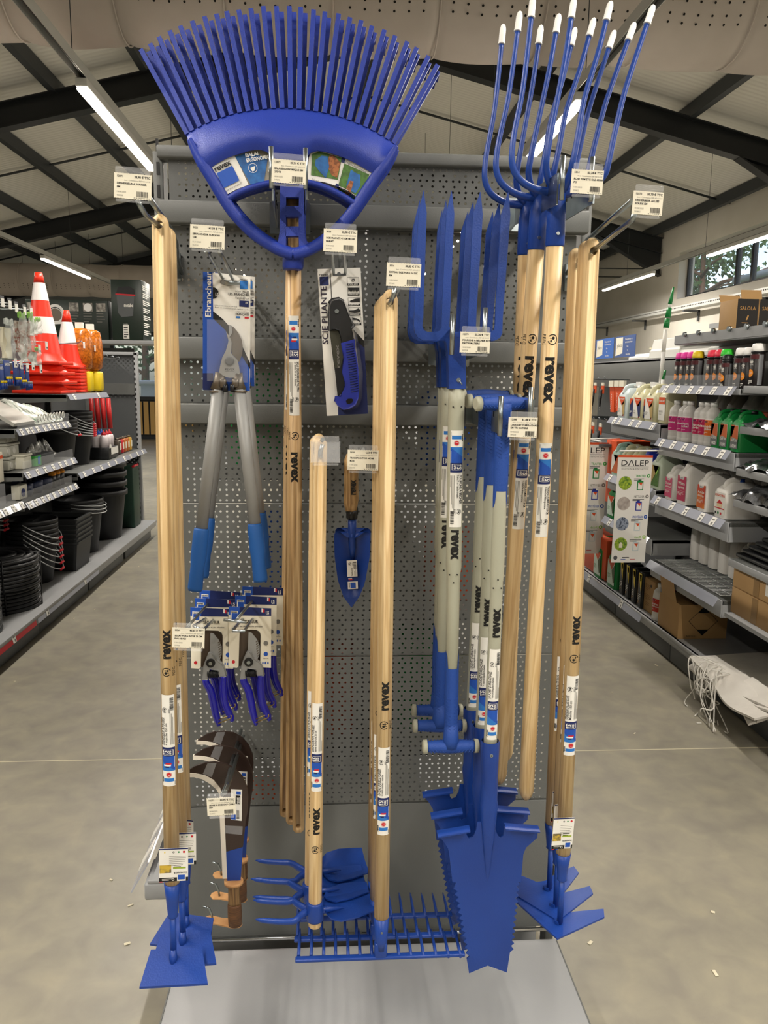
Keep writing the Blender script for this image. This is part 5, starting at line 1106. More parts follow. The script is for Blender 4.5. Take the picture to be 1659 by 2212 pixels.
dup(pk, 'pruner on a white card, rearmost of the right stack beside the perforated panel', None, M=axf(P(455+92, 1315, YPc)+V((.012, .07, .022)), spin=.03))

# ---- billhooks --------------------------------------------------------------
zb4 = lambda pts: zo(pts, 280, 1560, 3.95); YBh = 1.55
root = thing('billhook', 'curved billhook with dark blade, white edge guard and stacked leather handle, frontmost of three', 'billhook', P(493, 1690, YBh))
m = MB(SHEATH); m.prism(pl(zb4([(470, 436), (560, 376), (640, 350), (722, 342), (820, 358), (900, 400), (965, 470), (1003, 560), (1012, 650), (1008, 740), (990, 850), (966, 1070), (820, 1112), (808, 800), (800, 700), (785, 620), (755, 560), (700, 505), (630, 470), (560, 455), (472, 452)]), YBh), (0, .005, 0)); m.build('curved_blade', root)
m = MB(BLUE); m.prism(pl(zb4([(820, 1108), (966, 1066), (945, 1362), (835, 1365)]), YBh-.0004), (0, .0055, 0)); m.build('blue_tang', root)
m = MB(EDGE); m.prism(pl(zb4([(467, 434), (560, 440), (640, 455), (715, 495), (770, 560), (785, 610), (768, 616), (735, 570), (690, 530), (620, 488), (550, 470), (467, 470)]), YBh-.002), (0, .009, 0))
m.prism(pl(zb4([(768, 600), (790, 600), (808, 780), (832, 1335), (793, 1335), (768, 800)]), YBh-.002), (0, .009, 0)); m.build('edge_guard', root)
m = MB(WHITE); m.prism(pl(zb4([(864, 572), (960, 577), (955, 842), (862, 832)]), YBh-.0008), (0, .0006, 0)); m.m(MBLUE).prism(pl(zb4([(910, 590), (948, 592), (948, 618), (910, 616)]), YBh-.0012), (0, .0003, 0)); m.prism(pl(zb4([(863, 770), (905, 773), (905, 832), (863, 828)]), YBh-.0012), (0, .0003, 0)); m.m(BLACK).prism(pl(zb4([(905, 625), (945, 628), (943, 700), (903, 697)]), YBh-.0012), (0, .0003, 0))
m.m(WHITE); card_text(m, 'SERPE', 940, 695, 26, rot=90, w=62, off=(280, 1560), sc=3.95, Y=YBh-.0014, tilt=0); m.m(BLACK).t(frame(P(280+912/3.95, 1560+825/3.95, YBh-.0012), (1, 0, 0), (0, 0, 1))).bars(0, 0, .020, .006, 0, 18, 1).t(None); m.build('sticker', root)
m = MB(CLEAR); m.prism(pl(zb4([(665, 350), (742, 350), (700, 470), (625, 440)]), YBh-.0006), (0, .0003, 0)); m.prism(pl(zb4([(815, 882), (965, 890), (960, 962), (818, 948)]), YBh-.0006), (0, .0003, 0)); m.build('clear_tape', root)
cA = P(280+888/3.95, 1560+1362/3.95, YBh); cB = P(280+900/3.95, 1560+1728/3.95, YBh)
m = MB(LEATH); m.tube([cA+V((0, 0, .003)), cA-V((0, 0, .004))], .0205, 24, ry=.017); m.build('leather_disc', root)
m = MB(wood('stacked_leather', '8a6b42', '6d4f2f', '4f3820', 1.4)); d_ = cB-cA
m.tube([cA-V((0, 0, .003)), cA+d_*.15, cA+d_*.45, cA+d_*.5], [.0135, .0125, .0130, .0140], 20, ry=[.011]*4)
m.m(mat('dark_stacked_leather', '6e4a2c', .6, c2='4d3320', scale=60, stretch=(1, 1, 14))).tube([cA+d_*.5, cA+d_*.55, cA+d_*.8, cB], [.0140, .0150, .0152, .0140], 20, ry=[.012]*4); m.build('handle', root)
zs_ = cB.z-.002; f_ = lambda x, y: PZ(280+x/3.95, 1560+y/3.95, zs_)
m = MB(LEATH); m.prism([f_(*p) for p in ((628, 1690), (640, 1665), (680, 1648), (730, 1655), (790, 1668), (850, 1672), (950, 1690), (962, 1720), (940, 1745), (880, 1752), (800, 1735), (720, 1718), (650, 1718))], (0, 0, -.003)); m.build('leather_flap', root)
a = f_(710, 1692); m = MB(ZINC); m.tube([a, P(280+700/3.95, 1560+1640/3.95, a.y), P(280+680/3.95, 1560+1590/3.95, a.y), P(280+626/3.95, 1560+1572/3.95, a.y)], .0024, 8); m.build('belt_hook', root)
b0 = P(493, 1690, YBh)
dup(root, 'curved billhook with dark blade, middle of the three', None, M=axf(b0+V((.0, .10, -.012))))
dup(root, 'curved billhook with dark blade, rearmost against the perforated panel', None, M=axf(b0+V((-.008, .19, -.020))))
# ================================================================== LEFT AISLE SHELVING
CARDS = MB
def price_strip(parent, a, b, drop=.04, lean=.022, col=None, n=8, ccol=None, seed=0, out=1):
    """clear sloping rail along a shelf edge (a->b) with small white cards, each a piece of its own"""
    a = V(a); b = V(b); d = (b-a); q = V((lean, 0, -drop)); rnd = random.Random(seed)
    rail = MB(col or CLEARL).prism([a, b, b+q, a+q], (-.0015, 0, 0)).build('price_rail', parent)
    for k in range(n):
        t = (k+.15+rnd.random()*.3)/n; w_ = .045/d.length; o_ = V((.0018, 0, .0012)); p0 = a+d*t+q*.05
        m = MB(ccol or WHITE); m.prism([p0+o_, p0+d*w_+o_, p0+d*w_+q*.93+o_, p0+q*.93+o_], (.0008, 0, .0005)); s_ = o_*1.9
        m.m(GREYI).add([p0+s_+q*.2+d*w_*.15, p0+s_+q*.2+d*w_*.8, p0+s_+q*.35+d*w_*.8, p0+s_+q*.35+d*w_*.15], [(0, 1, 2, 3)]); m.add([p0+s_+q*.55+d*w_*.45, p0+s_+q*.55+d*w_*.85, p0+s_+q*.85+d*w_*.85, p0+s_+q*.85+d*w_*.45], [(0, 1, 2, 3)])
        m.build('price_card', rail)
XB = -2.48
gl = thing('gondola_shelving', 'grey gondola shelving along the left aisle with cones, buckets and coils', 'shelving', (XB, 6, 0))
MB(DECK).box((-2.16, 5.5, .155), (.70, 5.2, .025), .003).build('base_deck', gl)
MB(GREYL).box((-1.826, 5.5, .135), (.02, 5.2, .06), .004).build('base_nosing', gl)
for k, y in enumerate((2.9, 3.9, 4.9, 5.93, 7.0)): MB(GREYD).box((-1.86, y+.5, .06), (.02, 1.0 if k else 1.0, .10), .002).build('kick_plate', gl)
MB(GREYD).box((XB, 5.5, 1.02), (.03, 5.2, 1.9)).build('back_panel', gl)
for y in (3.9, 4.9, 5.93, 7.0, 8.1): MB(GREY).box((XB+.03, y, 1.0), (.05, .03, 1.95), .002).build('slotted_upright', gl)
m = MB(GREYD)
def hp(mb, x0, x1, z0, z1, Y, pitch, r):
    nx = int((x1-x0)/pitch); nz_ = int((z1-z0)/pitch); dx = (x1-x0)/nx; dz = (z1-z0)/nz_
    for j in range(nz_):
        for i in range(nx):
            xa, za = x0+i*dx, z0+j*dz
            if (i+j) % 2: mb.add([(xa, Y, za), (xa+dx, Y, za), (xa+dx, Y, za+dz), (xa, Y, za+dz)], [(0, 1, 2, 3)]); continue
            xc, zc = xa+dx/2, za+dz/2; vs = [(xa, Y, za), (xa+dx, Y, za), (xa+dx, Y, za+dz), (xa, Y, za+dz)]+[(xc+sx*r, Y, zc+sz*r) for sx, sz in ((-1, -1), (1, -1), (1, 1), (-1, 1))]
            mb.add(vs, [(0, 1, 5, 4), (1, 2, 6, 5), (2, 3, 7, 6), (3, 0, 4, 7)])
hp(m, XB, -1.96, .2, 1.83, 8.12, .022, .0068); m.build('perforated_end_panel', gl)
MB(GREY).box((-2.22, 8.10, 1.50), (.5, .02, .11)).build('crossbar', gl)
m = MB(GREYL); m.box((-1.955, 8.1, 1.0), (.035, .05, 1.72), .003).m(BLACK)
for k in range(34): m.box((-1.966, 8.074, .2+k*.05), (.012, .002, .024))
m.build('front_upright', gl); MB(GREYL).box((-2.2, 8.1, 1.85), (.54, .05, .03), .003).build('top_rail', gl)
def shelf(par, y0, y1, z, x0, x1, col=None, th=.03, **kw):
    s_ = -1 if x1 > x0 else 1
    MB(col or GREY).box(((x0+x1)/2, (y0+y1)/2, z-th/2), (abs(x1-x0), y1-y0, th), .002).build('shelf', par)
    MB(col or GREY).prism([(x0, y0, z), (x1, y0, z), (x1, y0, z-.05), (x0, y0, z-.075)], (0, .004, 0)).build('shelf_bracket', par)
    price_strip(par, (x1+.002, y0+.01, z+.0), (x1+.002, y1-.01, z+.0), **kw)
shelf(gl, 5.96, 7.0, 1.487, XB, -1.95, n=2, seed=1)
shelf(gl, 4.92, 5.92, 1.295, XB, -1.93, n=10, seed=2)
shelf(gl, 4.92, 5.92, 1.03, XB, -1.90, n=7, seed=3)
shelf(gl, 4.92, 5.92, .84, XB, -1.90, n=9, seed=4)
REDS = mat('red_price_rail', 'b32b33', .5)
shelf(gl, 3.9, 4.90, .86, XB, -1.90, n=9, seed=5, col=GREY)
shelf(gl, 5.95, 8.1, .905, XB, -1.90, n=9, seed=6)
for (y0, y1, z) in ((4.95, 5.9, 1.295), (5.0, 5.95, 1.03), (4.95, 5.9, .84), (3.9, 4.85, .86)):
    MB(CLEAR).box((-1.925, (y0+y1)/2, z+.03), (.002, y1-y0, .06)).build('front_riser', gl)
price_strip(gl, (-1.816, 3.0, .165), (-1.816, 4.75, .165), drop=.05, lean=.012, col=REDS, n=4, seed=7)
price_strip(gl, (-1.816, 4.78, .165), (-1.816, 6.05, .165), drop=.05, lean=.012, n=2, seed=8)
# cones
CONE = mat('fluorescent_orange_red', 'e8321a', .38); CW = mat('reflective_white', 'e9e2df', .4)
def cone(c, r, h, bands, lab, base=.0, group=None):
    t = thing('traffic_cone', lab, 'traffic cone', c, group=group); c = V(c)
    m = MB(CONE); m.box(c+V((0, 0, .012)), (base, base, .024), .006); m.lathe([(r*1.28, .022), (r*1.05, h*.09), (r*.98, h*.12)], 24, c, cap=False); m.build('base', t)
    zs = [.12*h]+[z*h for b in bands for z in b]+[h]; on = False; prev = zs[0]
    rad = lambda z: r*.98+(r*.20-r*.98)*((z-.12*h)/(.88*h))
    for i in range(len(zs)-1):
        m = MB(CW if i % 2 else CONE); m.lathe([(rad(zs[i])+(.0012 if i % 2 else 0), zs[i]), (rad(zs[i+1])+(.0012 if i % 2 else 0), zs[i+1])], 28, c, cap=(i == len(zs)-2)); m.build('white_band' if i % 2 else 'cone_body', t)
    return t
zS = 1.490
c0 = PX(90, 850, -2.16); cy0 = 6.0
bc = V((-2.205, 6.25, zS))
for k in range(3):
    t = cone(bc+V((0.012*(k % 2), 0, .07*k)), .135, .62 if k == 2 else .56, ((.40, .58), (.72, .90)), 'tall orange cone, %s of the left stack' % ('bottom', 'second', 'third')[k], .36, 'tall traffic cones')
t = cone(bc+V((0, .01, .215)), .132, .68, ((.34, .52), (.70, .89)), 'tall orange and white traffic cone topping the left stack', .34, 'tall traffic cones')
sc_ = V((-2.165, 6.72, zS))
ords = ('bottom', 'second', 'third', 'fourth', 'fifth', 'sixth', 'seventh')
for k in range(7): cone(sc_+V((0, 0, .027*k)), .105, .4, ((.45, .75),), 'short orange cone, %s from the shelf in the right stack' % ords[k] if k else 'short orange cone at the bottom of the right stack', .26, 'short traffic cones')
t = cone(sc_+V((0, 0, .19)), .108, .47, ((.42, .80),), 'short orange and white cone topping the right stack', .26, 'short traffic cones')
AMB = mat('amber_bag', 'c9711c', .2, c2='8c4a16', scale=60, bump=.8, bscale=60)
for i, (x, y, yel) in enumerate(((-2.12, 6.98, 1), (-2.15, 6.80, 0))):
    t = thing('warning_lamp', 'bagged amber road lamp %s' % ('on a yellow battery box at the shelf end' if yel else 'behind the short cones'), 'lamp', (x+.06, y, zS))
    MB(YEL).box((x+.06, y+.01, zS+.09), (.16, .12, .17), .02).build('battery_box', t)
    m = MB(AMB); m.lathe([(.03, .17), (.085, .2), (.10, .30), (.095, .42), (.08, .50), (.055, .52)], 18, (x+.06, y, zS)); m.build('bagged_lens', t)
    MB(WHITE).box((x+.06, y, zS+.545), (.06, .04, .05)).build('header_card', t)
# long black and red handles hanging at the back, red tubes below
for k in range(9):
    p = V((-2.32+.055*(k % 5), 7.35+.12*(k//5), 1.62)); m = MB(BLKP); m.tube([p+V((0, 0, .22)), p, p-V((0, 0, .15))], [.014, .012, .01], 8); m.m(RED).tube([p-V((0, 0, .10)), p-V((0, 0, .19))], .010, 8)
    tag(m.build('hacksaw_handle'), 'black and red tool handle behind the warning lamps', 'tool', 'handles behind the warning lamps')
for k in range(4):
    tag(MB(mat('red_tube', 'c22a2a', .4)).tube([(-2.16+.05*k, 7.25, 1.43), (-2.15+.05*k, 7.25, 1.16)], .021, 12).build('red_tube'), 'red tube hanging below the cone shelf', 'tube', 'red tubes under the cone shelf')
for k, (y, z) in enumerate(((6.6, 1.885), (6.9, 1.87), (7.3, 1.80), (7.5, 1.795), (7.7, 1.79))):
    t = thing('peg_hook', ('wire hook highest behind the cones', 'wire hook second highest behind the cones', 'empty looped wire hook, left of three', 'empty looped wire hook, middle of three', 'empty looped wire hook, right of three')[k], 'hook', (XB, y, z))
    MB(ZINC).tube([(XB+.02, y, z-.02), (-2.05, y, z), (-2.02, y, z+.015), (-2.01, y, z)], .005, 6).build('wire', t)
    if k < 2: MB(WHITE).box((-2.0, y, z-.015), (.004, .04, .05)).build('label', t)
# hanging bags and battery blisters at the near left
BAG = mat('clear_bag', 'dfe5df', .15, alpha=.35, spec=.8); NAT = mat('nylon_ties', 'ddd6bd', .5); GRT = mat('lime_green_header', '6aa92e', .5, c2='a8cf6a', scale=30)
MIX = mat('copper_and_white_fittings', 'b8b2a8', .4, c2='8a4a38', scale=70, lo=.45, hi=.6)
def bagp(px, py0, py1, X, w, header, fill, lab, grp=None, wd=.02):
    a = PX(px, py0, X); b = PX(px, py1, X); t = thing('hanging_bag', lab, 'bag', a, group=grp); h = a.z-b.z
    m = MB(fill); m.surf(lambda u, v: a+V((.012-.03*sin(pi*u)*sin(pi*min(1, v+.1)), -w/2+w*u+.006*sin(9*v), -h*.2-h*.78*v)), 8, 10, (-.014, 0, 0)); m.build('contents', t)
    m = MB(BAG); m.surf(lambda u, v: a+V((.03+.022*sin(pi*u)+.006*sin(14*v+6*u), -w*.56+w*1.12*u, -h*v)), 8, 10); m.build('clear_film', t)
    m = MB(header); m.surf(lambda u, v: a+V((.034+.01*sin(12*u), -w*.56+w*1.12*u, -h*.13*v+.008*sin(20*u))), 10, 2, (-.01, 0, 0)); m.build('header', t)
bagp(8, 690, 775, -1.98, .12, BAG, NAT, 'clear bag of cream cable ties at the picture edge')
bagp(36, 676, 762, -1.96, .10, GRT, MIX, 'bag of copper fittings with bright green header, nearest the edge')
bagp(54, 676, 758, -2.0, .07, GRT, MIX, 'narrow bag of fittings with green header, second from the edge')
bagp(62, 690, 725, -2.05, .08, GRT, mat('white_fittings', 'd6d6cf', .5), 'small green and white bag beside the tall cone, upper')
bagp(72, 688, 722, -2.05, .07, GRT, MATS['white_fittings'], 'small green and white bag touching the tall cone, upper')
bagp(70, 752, 790, -2.03, .07, GRT, MATS['white_fittings'], 'small bag of white fittings beside the tall cone, lower')
bagp(48, 738, 782, -2.1, .09, BAG, MATS['white_fittings'], 'clear bag of fittings between the green header bags')
for k, (x, y) in enumerate(((4, 650), (20, 655), (34, 662), (52, 668), (66, 670))):
    a = PX(x, y, -1.98); t = thing('price_hook', 'wire hook with small white label, number %s from the edge along the top row' % ('one', 'two', 'three', 'four', 'five')[k], 'hook', a, group='top row label hooks')
    MB(ZINC).tube([a, V((XB, a.y, a.z+.01))], .003, 6).build('wire', t); MB(WHITE).box(a+V((.004, 0, -.01)), (.003, .045, .05)).build('label', t); MB(CLEAR).box(a+V((.002, 0, .02)), (.004, .05, .02)).build('holder', t)
for k, (x, y) in enumerate(((32, 782), (44, 785), (58, 792), (70, 789), (84, 752), (99, 745), (87, 795))):
    a = PX(x, y, -1.94); t = thing('price_hook', 'wire hook with small white label, %s' % ('over the battery packs, first', 'over the battery packs, second', 'over the battery packs, third', 'over the battery packs, fourth', 'in front of the tall cone, left', 'in front of the tall cone, right', 'low in front of the tall cone')[k], 'hook', a, group='middle label hooks')
    MB(ZINC).tube([a+V((0, 0, .02)), V((XB, a.y, a.z+.03))], .003, 6).build('wire', t); MB(WHITE).box(a+V((.004, 0, -.005)), (.003, .04, .055)).m(BLACK).box(a+V((.006, .004, -.018)), (.001, .016, .012)).build('label', t)
BATB = mat('battery_blue', '1c3c86', .45)
for k, (x, y) in enumerate(((14, 788), (34, 790), (46, 796), (58, 800), (2, 796))):
    a = PX(x, y, -1.95); t = thing('battery_pack', 'blue blister pack of batteries, %s' % ('largest, reading VARTA in front', 'second from the left reading VARTA', 'third from the left', 'rightmost of the row', 'cut by the picture edge')[k], 'batteries', a, group='battery packs')
    m = MB(BATB); m.box(a+V((0, 0, -.05)), (.006, .085 if k < 2 else .06, .15), .002); m.m(WHITE)
    m.t(frame(a+V((.0045, -.038 if k < 2 else -.026, -.005)), (0, 1, 0), (0, 0, 1))).text('VARTA', 0, 0, .022, 0, bold=.03, w=.075 if k < 2 else .05).t(None); m.build('card', t)
    for j in range(3): MB(YEL if k != 3 else ALU).tube([a+V((.012, -.026+.026*j, -.07)), a+V((.012, -.026+.026*j, -.085))], .009, 8).m(BATB).tube([a+V((.012, -.026+.026*j, -.085)), a+V((.012, -.026+.026*j, -.12))], .009, 8).build('battery', t)
# bagged white trunking pieces leaning on the S2 shelf
LGR = mat('light_grey_plastic', 'c4c2ba', .45)
z2_ = 1.30
for k in range(12):
    y = 4.98+k*.028; tag(MB(LGR).tube([(-1.95, y, z2_+.02), (-2.22, y+.05, z2_+.17)], .011, 4, sq=True, up=(0, 0, 1)).build('cable_duct'), 'light grey cable duct leaning below the cones', 'cable duct', 'grey cable ducts on the shelf')
BAGG = mat('clear_bag_with_green_print', 'd9ddd4', .2, c2='5f9a70', scale=16, lo=.55, hi=.72, bump=.8, bscale=50)
for k in range(9):
    y = 5.33+k*.062; t = thing('bagged_fitting', 'leaning clear bag of fittings below the cones', 'bag', (-2.0, y, z2_), group='leaning bags below the cones')
    m = MB(BAGG); m.surf(lambda u, v: V((-1.96-.20*v+.01*sin(8*u+k), y+.05*u, z2_+.01+(.15-.008*k)*v+.012*sin(6*u+9*v+k))), 5, 7, (-.012, 0, -.004)); m.build('clear_bag', t)
    MB(LGR).tube([V((-1.945, y+.025+.018*cos(a), z2_+.045+.022*sin(a))) for a in [q*pi/6 for q in range(12)]], .004, 6, closed=True).build('ring_fitting', t)
for k in range(4):
    y = 4.93+.012*k; t = tag(MB(BAGG).surf(lambda u, v: V((-2.10-.08*v, 4.90+.07*k+.08*u, z2_+.06+.16*v+.015*sin(9*u+7*v+k))), 6, 6, (-.01, 0, 0)).build('bagged_fitting'), 'crumpled clear bag at the near left end of the shelf', 'bag', 'crumpled bags near the edge')
# junction boxes on S3
z3_ = 1.034
JB = mat('junction_grey', 'a9a89c', .5)
for k, (w_, h_) in enumerate(((.26, .085), (.24, .085), (.24, .08))):
    zz0 = z3_+sum((.085, .085, .08)[:k]); t = thing('junction_box', 'grey junction box, %s' % ('bottom of the stack', 'middle of the stack', 'top of the stack under the shelf')[k], 'junction box', (-2.15, 5.07, zz0), group='junction boxes')
    MB(JB).box((-2.13, 5.08, zz0+h_*.4), (w_, .2, h_*.78), .01).build('body', t); MB(JB).box((-2.13, 5.08, zz0+h_*.88), (w_+.012, .212, h_*.2), .006).build('lid', t)
    for q in (-.06, .02): MB(LGR).tube([(-2.13+q, 4.98, zz0+h_*.4), (-2.13+q, 4.974, zz0+h_*.4)], .02, 14).tube([(-2.13+w_/2-.002, 5.04+q+.03, zz0+h_*.4), (-2.13+w_/2+.004, 5.04+q+.03, zz0+h_*.4)], .02, 14).build('knockout', t)
t = thing('junction_box', 'cream junction box on the middle left shelf beside the green carton', 'junction box', (-1.97, 5.12, z3_)); MB(mat('pale_cream', 'd2cfbe', .5)).box((-1.99, 5.14, z3_+.04), (.09, .13, .08), .008).build('body', t); MB(MATS['pale_cream']).box((-1.99, 5.14, z3_+.085), (.1, .14, .012), .003).build('lid', t)
t = thing('carton', 'small grey carton with a green printed end on the middle left shelf', 'box', (-1.97, 5.38, z3_)); MB(mat('dark_print', '3d4043', .5)).box((-1.98, 5.42, z3_+.035), (.09, .34, .07), .002).m(mat('green_print', '3fa348', .5)).box((-1.98, 5.29, z3_+.035), (.092, .1, .068)).m(LBLUE).box((-1.934, 5.3, z3_+.035), (.003, .04, .05)).build('body', t)
for k in range(4): tag(MB(mat('crinkled_film', 'b9b9b2', .15, c2='5a5a58', scale=35, bump=1, bscale=30)).surf(lambda u, v: V((-2.02+.05*sin(pi*u)*cos(k)-.05*v, 5.3+.16*k+.12*u, z3_+.02+.12*sin(pi*v)*sin(pi*u)+.01*sin(20*u+13*v))), 10, 8, (-.01, 0, -.005)).build('bagged_light_fitting'), ('transparent bag of dark fittings behind the carton', 'round bulb fitting in film on the middle left shelf', 'film bag next to the bulb fitting', 'crinkled film bag at the right end of the middle left shelf')[k], 'bag')
t = thing('carton', 'upright white carton cut by the left picture edge', 'box', (-1.96, 4.93, z3_)); MB(CREAM).box((-2.02, 4.84, z3_+.04), (.05, .08, .18), .002).m(ORANGE).box((-1.994, 4.84, z3_+.10), (.003, .07, .02)).build('body', t)
# S4: navy boxes and orange caps
z4_ = .845
for k in range(5): t = thing('navy_socket', 'dark navy plug fitting on the lower left shelf', 'fitting', (-2.05, 5.15+k*.1, z4_), group='navy fittings'); MB(mat('navy_plastic', '16203c', .5)).lathe([(.045, 0), (.05, .03), (.05, .07), (.03, .075)], 16, (-2.0-.03*(k % 2), 5.2+k*.09, z4_+.0)).build('body', t); MB(MATS['navy_plastic']).box((-2.05, 5.2+k*.09, z4_+.1), (.05, .05, .07), .01).build('plug', t)
for k in range(3): tag(MB(mat('orange_cap', 'd98a1c', .4)).lathe([(.028, 0), (.028, .02), (.012, .032)], 16, (-1.97, 5.62+k*.09, z4_+.085)).m(BLKP).lathe([(.026, 0), (.026, .085)], 14, (-1.97, 5.62+k*.09, z4_)).build('capped_bottle'), 'black container with an orange cap, %s of three' % ('left', 'middle', 'right')[k], 'bottle', 'orange capped containers')
for k in range(3): tag(MB(CLEAR).box((-2.02, 4.25+.2*k, .93), (.18, .16, .12), .004).build('clear_box'), 'clear plastic box on the low shelf at the picture edge', 'box', 'clear boxes at the edge')
t = thing('timer_socket', 'white wall socket with a black disc on the lower left shelf', 'socket', (-1.96, 5.0, z4_)); MB(MATS['pale_cream']).box((-1.98, 5.06, z4_+.05), (.05, .13, .09), .004).m(NAVY).tube([(-1.953, 5.05, z4_+.045), (-1.949, 5.05, z4_+.045)], .026, 16).build('body', t)
# builders' buckets on the long shelf
BUC = mat('black_rubber', '1b1c1e', .5)
def bucket(c, r, h, lab, grp, handle=True, n=1, red=True, hz=None, lean=0):
    t = thing('bucket', lab, 'bucket', c, group=grp); m = MB(BUC)
    m.lathe([(r*.74, 0), (r*.97, h*.9), (r*1.06, h*.9), (r*1.07, h), (r*1.0, h), (r*.94, h*.86), (r*.72, .01)], 28, c, cap=False); m.lathe([(0.001, 0), (r*.74, 0)], 28, c, cap=False); m.lathe([(0.001, .02), (r*.72, .02)], 28, c, cap=False); m.build('pail', t)
    if handle:
        c = V(c); pts = []
        for k in range(13):
            a = pi*k/12; pts.append(c+V((r*1.16*sin(a)+.004, -r*1.06*cos(a), h*.93-lean*sin(a))))
        bh = MB(WIRE).tube(pts, .0042, 6).build('bail_handle', t)
        if red: p = pts[6]; MB(RED).tube([p+V((.0, -.03, 0)), p+V((.0, .03, 0))], .009, 10).build('grip_sleeve', bh)
    return t
za = .91
for k in range(4): bucket((-2.13, 6.22, za+.028*k), .15, .30, 'black builder bucket without sleeve, %s in the front left stack of the long shelf' % ('bottom', 'second', 'third', 'top')[k], 'upper shelf buckets', k == 3, lean=.1)
for k in range(6): bucket((-2.12, 6.62, za+.03*k), .14, .28, 'black wire-handled bucket, %s from the bottom, stack left of the glue bottles' % ('first', 'second', 'third', 'fourth', 'fifth', 'sixth')[k], 'upper shelf buckets', True, lean=.03+.012*k)
# coils
TBL = mat('black_hose', '1f2022', .38); FILM = mat('stretch_film', 'cfd2d4', .15, alpha=.14, spec=.9)
def coil(c, R0, R1, h, nz_, lab, film=False):
    t = thing('hose_coil', lab, 'hose coil', c); c = V(c); dr = h/nz_
    m = MB(TBL)
    for j in range(nz_):
        for rr in ([R1] if j not in (0, nz_-1) else [R0+(R1-R0)*q/3 for q in range(4)]):
            off = V((.006*sin(j*2.1+rr*30), .006*cos(j*1.7), 0)); m.tube([c+off+V((rr*cos(a), rr*sin(a), dr*(j+.5))) for a in [2*pi*k/40 for k in range(40)]], dr*.52 if rr == R1 else (R1-R0)/6, 8, closed=True)
    m.m(BLKP).lathe([(R0, .01), (R0, h-.01)], 32, c, cap=False); m.build('wound_hose', t)
    if film: MB(FILM).lathe([(R0-.004, 0), (R1+.004, -.002), (R1+.016, .012), (R1+.017, h-.012), (R1, h+.006), (R0-.004, h)], 40, c, cap=False).build('clear_wrap', t)
    else:
        for a in (.2, -1.0): d_ = V((cos(a), sin(a), 0)); MB(BLKP).tube([c+d_*(R0-.01), c+d_*(R0-.01)+V((0, 0, h+.012)), c+d_*(R1+.02)+V((0, 0, h+.012)), c+d_*(R1+.02)+V((0, 0, -.0)), c+d_*(R0-.01)], .005, 6).build('strap', t)
zf_ = .169
coil((-2.14, 4.42, zf_), .10, .235, .135, 6, 'film-wrapped black hose coil on the base deck, lower of two', True)
coil((-2.14, 4.42, zf_+.14), .10, .235, .14, 6, 'film-wrapped black hose coil stacked on top at the picture edge', True)
coil((-2.13, 4.98, zf_), .12, .245, .14, 6, 'black hose coil behind the wrapped pair, lower')
coil((-2.13, 4.96, zf_+.145), .12, .255, .19, 8, 'black hose coil behind the wrapped pair, upper, tied with straps')
for k in range(6): bucket((-2.13, 5.62, zf_+.033*k), .165, .29, 'black bucket with red-sleeved wire handle, %s in the nearest floor stack' % ('bottom', 'second', 'third', 'fourth', 'fifth', 'top')[k], 'floor deck buckets', True, lean=.18-.012*k)
for k in range(3): bucket((-2.30, 5.2, .50+.03*k), .14, .22, 'dim black bucket high behind the hose coils, %s of three' % ('lowest', 'middle', 'top')[k], 'buckets behind the coils', True, lean=.08)
TUB = mat('black_mortar_tub', '232526', .5)
for k in range(6):
    t = thing('mortar_tub', 'black rectangular tub, %s from the bottom of the stack' % ('first', 'second', 'third', 'fourth', 'fifth', 'sixth')[k], 'tub', (-2.15, 6.1, zf_+.03*k), group='stacked tubs')
    z0 = zf_+.035*k; m = MB(TUB); a = [(-2.34, 5.9), (-1.93, 5.9), (-1.93, 6.22), (-2.34, 6.22)]; b = [(-2.36, 5.88), (-1.905, 5.88), (-1.905, 6.24), (-2.36, 6.24)]
    m.add([(x, y, z0) for x, y in a]+[(x, y, z0+.22) for x, y in b]+[(x+.02*(1 if x < -2.1 else -1), y+.02*(1 if y < 6 else -1), z0+.22) for x, y in b]+[(x, y, z0+.02) for x, y in a], [(0, 1, 2, 3)]+[(i, (i+1) % 4, (i+1) % 4+4, i+4) for i in range(4)]+[(4+i, 4+(i+1) % 4, 8+(i+1) % 4, 8+i) for i in range(4)]+[(8+i, 8+(i+1) % 4, 12+(i+1) % 4, 12+i) for i in range(4)]+[(12, 13, 14, 15)])
    m.box((-2.13, 5.88, z0+.215), (.46, .02, .012)).box((-2.13, 6.24, z0+.215), (.46, .02, .012)).box((-1.905, 6.06, z0+.215), (.02, .36, .012)); m.build('tub', t)
for k in range(4): bucket((-2.12, 6.62, zf_+.03*k), .19, .36, 'large black bucket, %s of the stack beside the tubs' % ('bottom', 'second', 'third', 'top')[k], 'large floor buckets', k > 0, red=False, lean=.03)
for k in range(4): bucket((-2.10, 7.22, zf_+.085*k), .215, .44, 'tall black tub with side handles, %s of the far stack' % ('bottom', 'second', 'third', 'top')[k], 'tall far tubs', False)
t = thing('crate', 'dark green crate with red handles at the far end of the left deck', 'crate', (-2.0, 7.75, zf_)); MB(mat('dark_green_plastic', '143527', .5)).box((-2.02, 7.78, zf_+.3), (.2, .25, .6), .01).build('body', t); MB(RED).tube([(-1.92, 7.66, zf_+.6), (-1.92, 7.85, zf_+.6)], .012, 8).build('handle', t)
